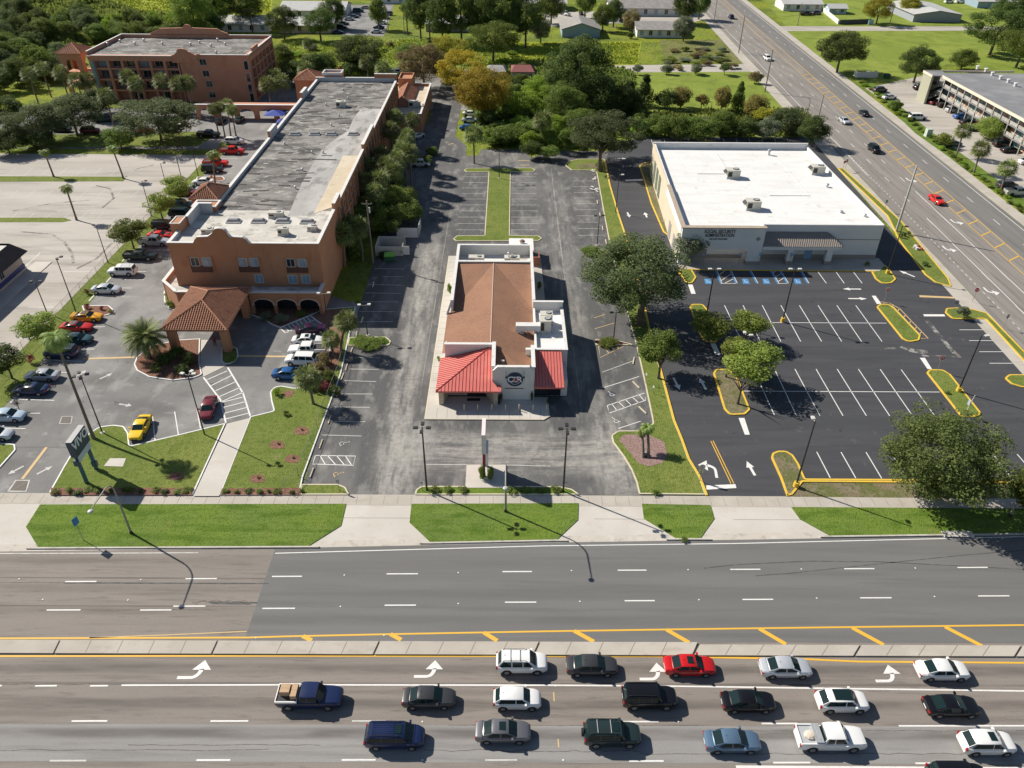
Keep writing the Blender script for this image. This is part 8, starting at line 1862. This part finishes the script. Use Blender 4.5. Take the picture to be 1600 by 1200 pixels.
# ---- enclosures, bins, fences
EN = thing('bin_enclosure', 'open topped pale block enclosure by the hotel palms', 'enclosure', (-22, 132.5, 0)); m = MB(); m.box(-2.7, 2.4, -2.0, -1.8, 0, 1.9); m.box(-2.7, -2.5, -1.8, 2.6, 0, 1.9); m.box(-2.5, 2.4, 2.4, 2.6, 0, 1.9); m.box(2.2, 2.4, -1.8, -.2, 0, 1.9); m.build('block_wall', mat('pale_block_wall', (.5,.48,.43), .9, [((.36,.34,.3), 1., .5, .7, .6)]), EN); m = MB(); m.box(2.45, 3.6, -1.6, -1.54, .1, 1.8); m.build('gate', WHITEST, EN)
FN = thing('screen_fence', 'white panel gate fence under the trees behind the block enclosure', 'fence', (-17.5, 141, 0)); m = MB()
for k in range(4): m.box(-.05, .05, -2.4+k*1.25, -1.2+k*1.25, .1, 2.1)
m.box(-4.2, -.1, -2.5, -2.42, .1, 2.1); m.build('panel', WHITEST, FN); m = MB()
for k in range(5): m.box(-.08, .08, -2.5+k*1.25, -2.4+k*1.25, 0, 2.2)
m.build('post', GALV, FN)
DGR = mat('green_dumpster', (.02,.1,.05), .6)
def dumpster(p, a, label, mm, lid=BLACKM):
    t = thing('dumpster', label, 'dumpster', p, a); m = MB(); m.extrude([(-.95,-.6,.1),(-.95,.6,.1),(-.95,.6,1.25),(-.95,-.6,1.0)], (1.9,0,0)); m.build('bin', mm, t); m = MB(); m.extrude([(-.97,-.65,1.02),(-.97,.65,1.28),(-.97,.65,1.33),(-.97,-.65,1.07)], (1.94,0,0)); m.build('lid', lid, t); m = MB()
    for x in (-.7,.7): m.cyl((x,-.4,.08),(x+.01,-.3,.08),.08,.08,6)
    m.build('caster', BLACKM, t)
dumpster((-21.8,128.6,.05), .05, 'green dumpster with a bright green lid before the block enclosure', DGR, mat('bright_green_lid', (.2,.5,.03), .5))
p = G(1385, 122); dumpster((p.x, p.y, .05), .2, 'green dumpster near the tree at the motel end', DGR)
p = G(1352, 120); t = thing('bin_enclosure', 'small white bin pen on the verge beside the round dark tree', 'enclosure', (p.x, p.y, 0)); m = MB(); m.box(-3.5,3.5,-1.4,-1.2,0,1.8); m.box(-3.5,-3.3,-1.2,1.4,0,1.8); m.box(3.3,3.5,-1.2,1.4,0,1.8); m.box(.5,.7,-1.2,1.4,0,1.8); m.build('pen_wall', WHITEST, t); m = MB(); m.box(-.9,.4,-1.0,.6,.1,1.4); m.build('bin', mat('dull_rust_bin', (.25,.15,.1), .8), t)
p = G(1449, 213); t = thing('utility_cabinet', 'pale green utility cabinet at the motel verge', 'cabinet', (p.x, p.y, 0)); m = MB(); m.box(-.7,.7,-.7,.7,.1,2.0); m.build('housing', mat('pale_green_cabinet', (.45,.52,.45), .6), t); m = MB(); m.box(-.9,.9,-.9,.9,0,.12); m.build('plinth', CONC, t)
def chain_fence(pts, label, H=1.7):
    P = [Vector((a, b, 0)) for a, b in pts]; c = P[0]; t = thing('chain_link_fence', label, 'fence', (c.x, c.y, .05)); m = MB(); r = MB(); w = MB()
    for A, B in zip(P, P[1:]):
        d = B-A; n = max(1, int(d.length/3)); u = d.normalized()
        for k in range(n+1): q = A+d*(k/n)-c; m.cyl((q.x,q.y,0),(q.x,q.y,H),.03,.03,5)
        a, b = A-c, B-c; r.cyl((a.x,a.y,H-.02),(b.x,b.y,H-.02),.022,.022,5)
        L = d.length; k = 0.0; nr = Vector((-u.y,u.x,0))*.004
        while k < L:
            for s in (1, -1):
                k2 = min(max(k+s*H, 0), L); zz = abs(k2-k); q0 = a+u*k; q1 = a+u*k2
                w.add([tuple(q0-Vector((0,0,-.02))), (q1.x,q1.y,zz), (q1.x,q1.y,zz+.012), (q0.x,q0.y,.032)], [(0,1,2,3)])
            k += .22
    m.build('post', GALV, t); r.build('rail', GALV, t); w.build('mesh', mat('fence_wire', (.12,.125,.12), .6, metallic=.3), t)
a, b, c, d = G(460, 772), G(473, 745), G(533, 585), G(556, 482); chain_fence([(a.x-1.2,a.y+.3),(b.x-.5,b.y),(c.x-.35,c.y),(d.x-.3,d.y)], 'chain link fence between the right lawn and the restaurant lot', 1.5)
chain_fence([(-73.0,88),(-72.7,122),(-72.7,150)], 'chain link fence along the grass strip beside the pale lot', 1.6)
t = thing('picket_fence', 'white zigzag board fence beside the bungalow at the top right', 'fence', (*G(1285, 18)[:2], 0)); q0, q1 = G(1285, 18), G(1309, 38); m = MB(); m.wall([(0,0),(q1.x-q0.x,q1.y-q0.y)], .15, 0, 1.9); m.build('board', WHITEST, t); m = MB()
for k in range(6): u = k/5; m.box((q1.x-q0.x)*u-.15,(q1.x-q0.x)*u+.15,(q1.y-q0.y)*u-.15,(q1.y-q0.y)*u+.15,0,2.05)
m.build('post', WHITEST, t)
q0, q1 = G(1311, 38.5), G(1360, 37); t = thing('board_fence', 'dark board fence along the side street at the top right', 'fence', (q0.x, q0.y, 0)); m = MB(); m.wall([(0,0),(q1.x-q0.x,q1.y-q0.y)], .15, 0, 1.9); m.build('board', mat('dark_fence_board', (.07,.08,.08), .9), t); m = MB(); m.box(q1.x-q0.x-2.2,q1.x-q0.x,-.2,.2,0,2.0); m.build('pale_panel', mat('pale_blue_panel', (.3,.45,.55), .7), t)
q0 = G(1140, 118); 
# ---- yellow hydrant, boxes and odd things
t = thing('hydrant', 'yellow hydrant on the small mulch patch behind the office', 'hydrant', (*G(1102, 222)[:2], .05)); m = MB(); m.cyl((0,0,0),(0,0,.7),.16,.14,10); m.ball((0,0,.72),.16,.16,.12); m.build('barrel', YKERB, t, 60); m = MB(); m.cyl((-.28,0,.5),(.28,0,.5),.08,.08,8); m.build('outlet', YKERB, t, 60)
sheet('mulch_patch', [(1090,218),(1116,218),(1124,226),(1094,228)], .06, DIRT, .5)
t = thing('hydrant', 'small orange hydrant on the mulch island by the white sedan', 'hydrant', (*G(331, 280)[:2], .15)); m = MB(); m.cyl((0,0,0),(0,0,.7),.16,.14,10); m.ball((0,0,.72),.16,.16,.12); m.build('barrel', mat('orange_hydrant', (.6,.15,.03), .5), t, 60); m = MB(); m.cyl((-.28,0,.5),(.28,0,.5),.08,.08,8); m.build('outlet', MATS['orange_hydrant'], t, 60)
t = thing('bus_bench', 'low bench frame under the big spreading tree beside the sidewalk', 'bench', (*G(1466, 768)[:2], .06)); m = MB(); m.box(-1.3,1.3,-.25,.25,.42,.48); m.build('seat', mat('grey_bench', (.35,.34,.33), .7), t); m = MB(); m.box(-1.3,1.3,.2,.26,.55,.95); m.build('backrest', MATS['grey_bench'], t)
for x in (-1.1,1.1): m = MB(); m.box(x-.05,x+.05,-.22,.22,0,.42); m.build('leg', MATS['grey_bench'], t)
for px, py, w, d, h, lab in ((1495,843,1.6,.8,.25,'pale concrete drain cover at the kerb below the big tree'),(120,832,.9,.5,.15,'dark meter lid in the left verge')):
    pass
t = thing('storm_inlet', 'pale concrete storm inlet lid at the right road kerb', 'inlet', (*G(1496, 836)[:2], .05)); m = MB(); m.box(-1.7,1.7,-.45,.45,0,.16); m.build('lid', CONC, t); m = MB(); m.box(-1.3,1.3,-.47,-.45,.02,.1); m.build('opening', DARKIN, t)
for i, (px, py, s, lab) in enumerate(((928,281,.35,'white broken boards heap at the bay edge by the dividing strip'),(929,297,.6,'larger white broken board lying beside the dividing strip'),(926,268,.3,'small dark and white debris heap at the top of the bays'))):
    t = thing('debris_heap', lab, 'debris', (*G(px, py)[:2], .06)); r = random.Random(i); m = MB()
    for k in range(6): a = r.uniform(0,pi); m.obox((r.uniform(-s,s)*1.2, r.uniform(-s,s)*2.2), a, .5*s+.15, .14, .02+.05*k, .08+.05*k)
    m.build('board', WHITEST, t)
t = thing('flagpole', 'slim white flag stub pole in the long right office island', 'pole', (*G(1505, 652)[:2], .1)); m = MB(); m.cyl((0,0,0),(.3,0,3.6),.05,.04,6); m.build('pole', WHITEST, t); m = MB(); m.box(.1,.14,-.02,.5,1.8,2.6); m.build('flag', mat('faded_flag', (.35,.38,.45), .8), t)
t = thing('garbage_can', 'black cylindrical bin by the red roof porch', 'bin', (*G(779, 632)[:2], .17)); m = MB(); m.cyl((0,0,0),(0,0,.85),.25,.28,10); m.build('bin', BLACKM, t, 50); m = MB(); m.cyl((0,0,.85),(0,0,.95),.3,.2,10); m.build('lid', BLACKM, t, 50)
t = thing('door_mat', 'dark mat before the restaurant entrance', 'mat', (*G(740, 626)[:2], .175)); m = MB(); m.box(-.9,.9,-.3,.3,0,.02); m.build('mat', DARKIN, t)
t = thing('boulder', 'grey rock in the pink mulch bed', 'rock', (*G(1008, 712)[:2], .15)); m = MB(); m.ball((0,0,.15), .5, .38, .28, 7, 5); m.build('stone', mat('grey_rock', (.3,.29,.28), .9), t)
for px, py, lab in ((1102,436.5,'first'),):
    pass
# garden ornaments on the verge by the office
t = thing('litter_pile', 'heap of red and white litter on the verge beside the office', 'litter', (*G(1432, 388)[:2], .12)); m = MB(); r = random.Random(4); m2 = MB()
for k in range(9): (m if k % 2 else m2).obox((r.uniform(-.6,.6), r.uniform(-1,1)), r.uniform(0,3), .25, .18, .0, r.uniform(.2,.5))
m.build('bag', SWH, t); m2.build('box', mat('dull_red_litter', (.4,.1,.08), .7), t)
for i in range(3): shrub(1409+i*6, 368-i*2, 7, 1.1, 'dark', ORD[i]+' from the left of the dark shrubs at the pale utility pole', 'dark shrubs at the pale pole', z=.1)
# ---- person standing on the canopy walk
def person(base, label, shirt, trousers, ang=0.0, H=1.75):
    B = G(*base); t = thing('person', label, 'person', (B.x, B.y, .06), ang)
    J = {'pelvis': (0,0,.93), 'waist': (0,0,1.08), 'chest': (0,-.02,1.3), 'neck': (0,-.01,1.48), 'head': (0,.01,1.6), 'top': (0,.01,1.72)}
    vs = [J[k] for k in ('pelvis','waist','chest','neck','head','top')]; rad = [.14,.13,.16,.06,.095,.07]; ed = [(i, i+1) for i in range(5)]
    for s in (-1, 1):
        o = len(vs); vs += [(s*.19,0,1.4),(s*.25,.02,1.14),(s*.24,.1,.92),(s*.23,.13,.83)]; rad += [.06,.045,.035,.04]; ed += [(2,o),(o,o+1),(o+1,o+2),(o+2,o+3)]
        for f in range(5):
            q = len(vs); fx = s*(.23+(f-2)*.018); vs.append((fx,.15+.01*f,.76+.008*abs(f-2))); rad.append(.01); ed.append((o+3, q))
        o = len(vs); vs += [(s*.1,0,.85),(s*.11,.03*s,.5),(s*.11,-.02+.05*s,.08),(s*.12,.14+.05*s,.04)]; rad += [.1,.07,.05,.045]; ed += [(0,o),(o,o+1),(o+1,o+2),(o+2,o+3)]
    me = bpy.data.meshes.new('body'); me.from_pydata(vs, ed, []); o = link('body', me, t)
    sk = o.modifiers.new('skin', 'SKIN'); 
    for i, v in enumerate(me.skin_vertices[0].data): v.radius = (rad[i], rad[i]*.85); v.use_root = (i == 0)
    ss = o.modifiers.new('sub', 'SUBSURF'); ss.levels = ss.render_levels = 1
    nt = NT('clothed_figure_'+label[:6]); co = nt.coords('obj'); sx = nt.node('ShaderNodeSeparateXYZ'); nt.l.new(co, sx.inputs[0])
    f = nt.math('GREATER_THAN', sx.outputs[2], .95); c = nt.mix(f, trousers, shirt); f2 = nt.math('GREATER_THAN', sx.outputs[2], 1.46); c = nt.mix(f2, c, (.4,.24,.17)); nt.l.new(c, nt.b.inputs['Base Color']); me.materials.append(nt.m)
    m = MB(); m.ball((0,-.005,1.665), .108, .115, .1, 10, 6); m.build('hair', mat('dark_hair', (.02,.015,.012), .7), t, 60)
    m = MB(); m.ball((-.035,.105,1.625),.012,.01,.01,6,4); m.ball((.035,.105,1.625),.012,.01,.01,6,4); m.build('eye', BLACKM, t); m = MB(); m.ball((0,.118,1.595),.014,.02,.02,6,4); m.build('nose', mat('skin', (.4,.24,.17), .6), t)
    return t
person((337,541), 'person in a dark red top standing on the walk under the canopy', (.3,.02,.03), (.08,.02,.03), pi)
# ================================================================== LIGHT, CAMERA
EL, AZ = R(37.5), R(149.5)          # sun stands behind left; shadows fall to the right and towards the camera
sd = bpy.data.lights.new('sun', 'SUN'); sd.energy = 4.8; sd.angle = R(.53); sd.color = (1, .93, .82)
so_ = bpy.data.objects.new('sun', sd); COL.objects.link(so_)
vec = Vector((cos(AZ)*cos(EL), sin(AZ)*cos(EL), sin(EL))); so_.rotation_euler = vec.to_track_quat('Z', 'Y').to_euler()
w = bpy.data.worlds.new('World'); SC.world = w; w.use_nodes = True; nt = w.node_tree
sky = nt.nodes.new('ShaderNodeTexSky'); sky.sky_type = 'NISHITA'; sky.sun_disc = False; sky.sun_elevation = EL; sky.sun_rotation = pi/2-AZ; sky.air_density = 1.0; sky.dust_density = .6
bg = nt.nodes['Background']; bg.inputs['Strength'].default_value = .06; nt.links.new(sky.outputs[0], bg.inputs['Color'])
cam = bpy.data.cameras.new('camera'); co_ = bpy.data.objects.new('camera', cam); COL.objects.link(co_)
cam.sensor_width = 36; cam.lens = FPX/1600*36; cam.clip_end = 5000; cam.clip_start = .5
M = Matrix((( _RT.x, _UP.x, -_F.x, 0), (_RT.y, _UP.y, -_F.y, 0), (_RT.z, _UP.z, -_F.z, HCAM), (0,0,0,1))); co_.matrix_world = M
SC.camera = co_
SC.view_settings.view_transform = 'Standard'; SC.view_settings.look = 'None'; SC.view_settings.exposure = EXPOSURE; SC.view_settings.gamma = 1.0
SC.cycles.max_bounces = 5; SC.cycles.diffuse_bounces = 2; SC.cycles.glossy_bounces = 2; SC.cycles.transmission_bounces = 3; SC.cycles.transparent_max_bounces = 8
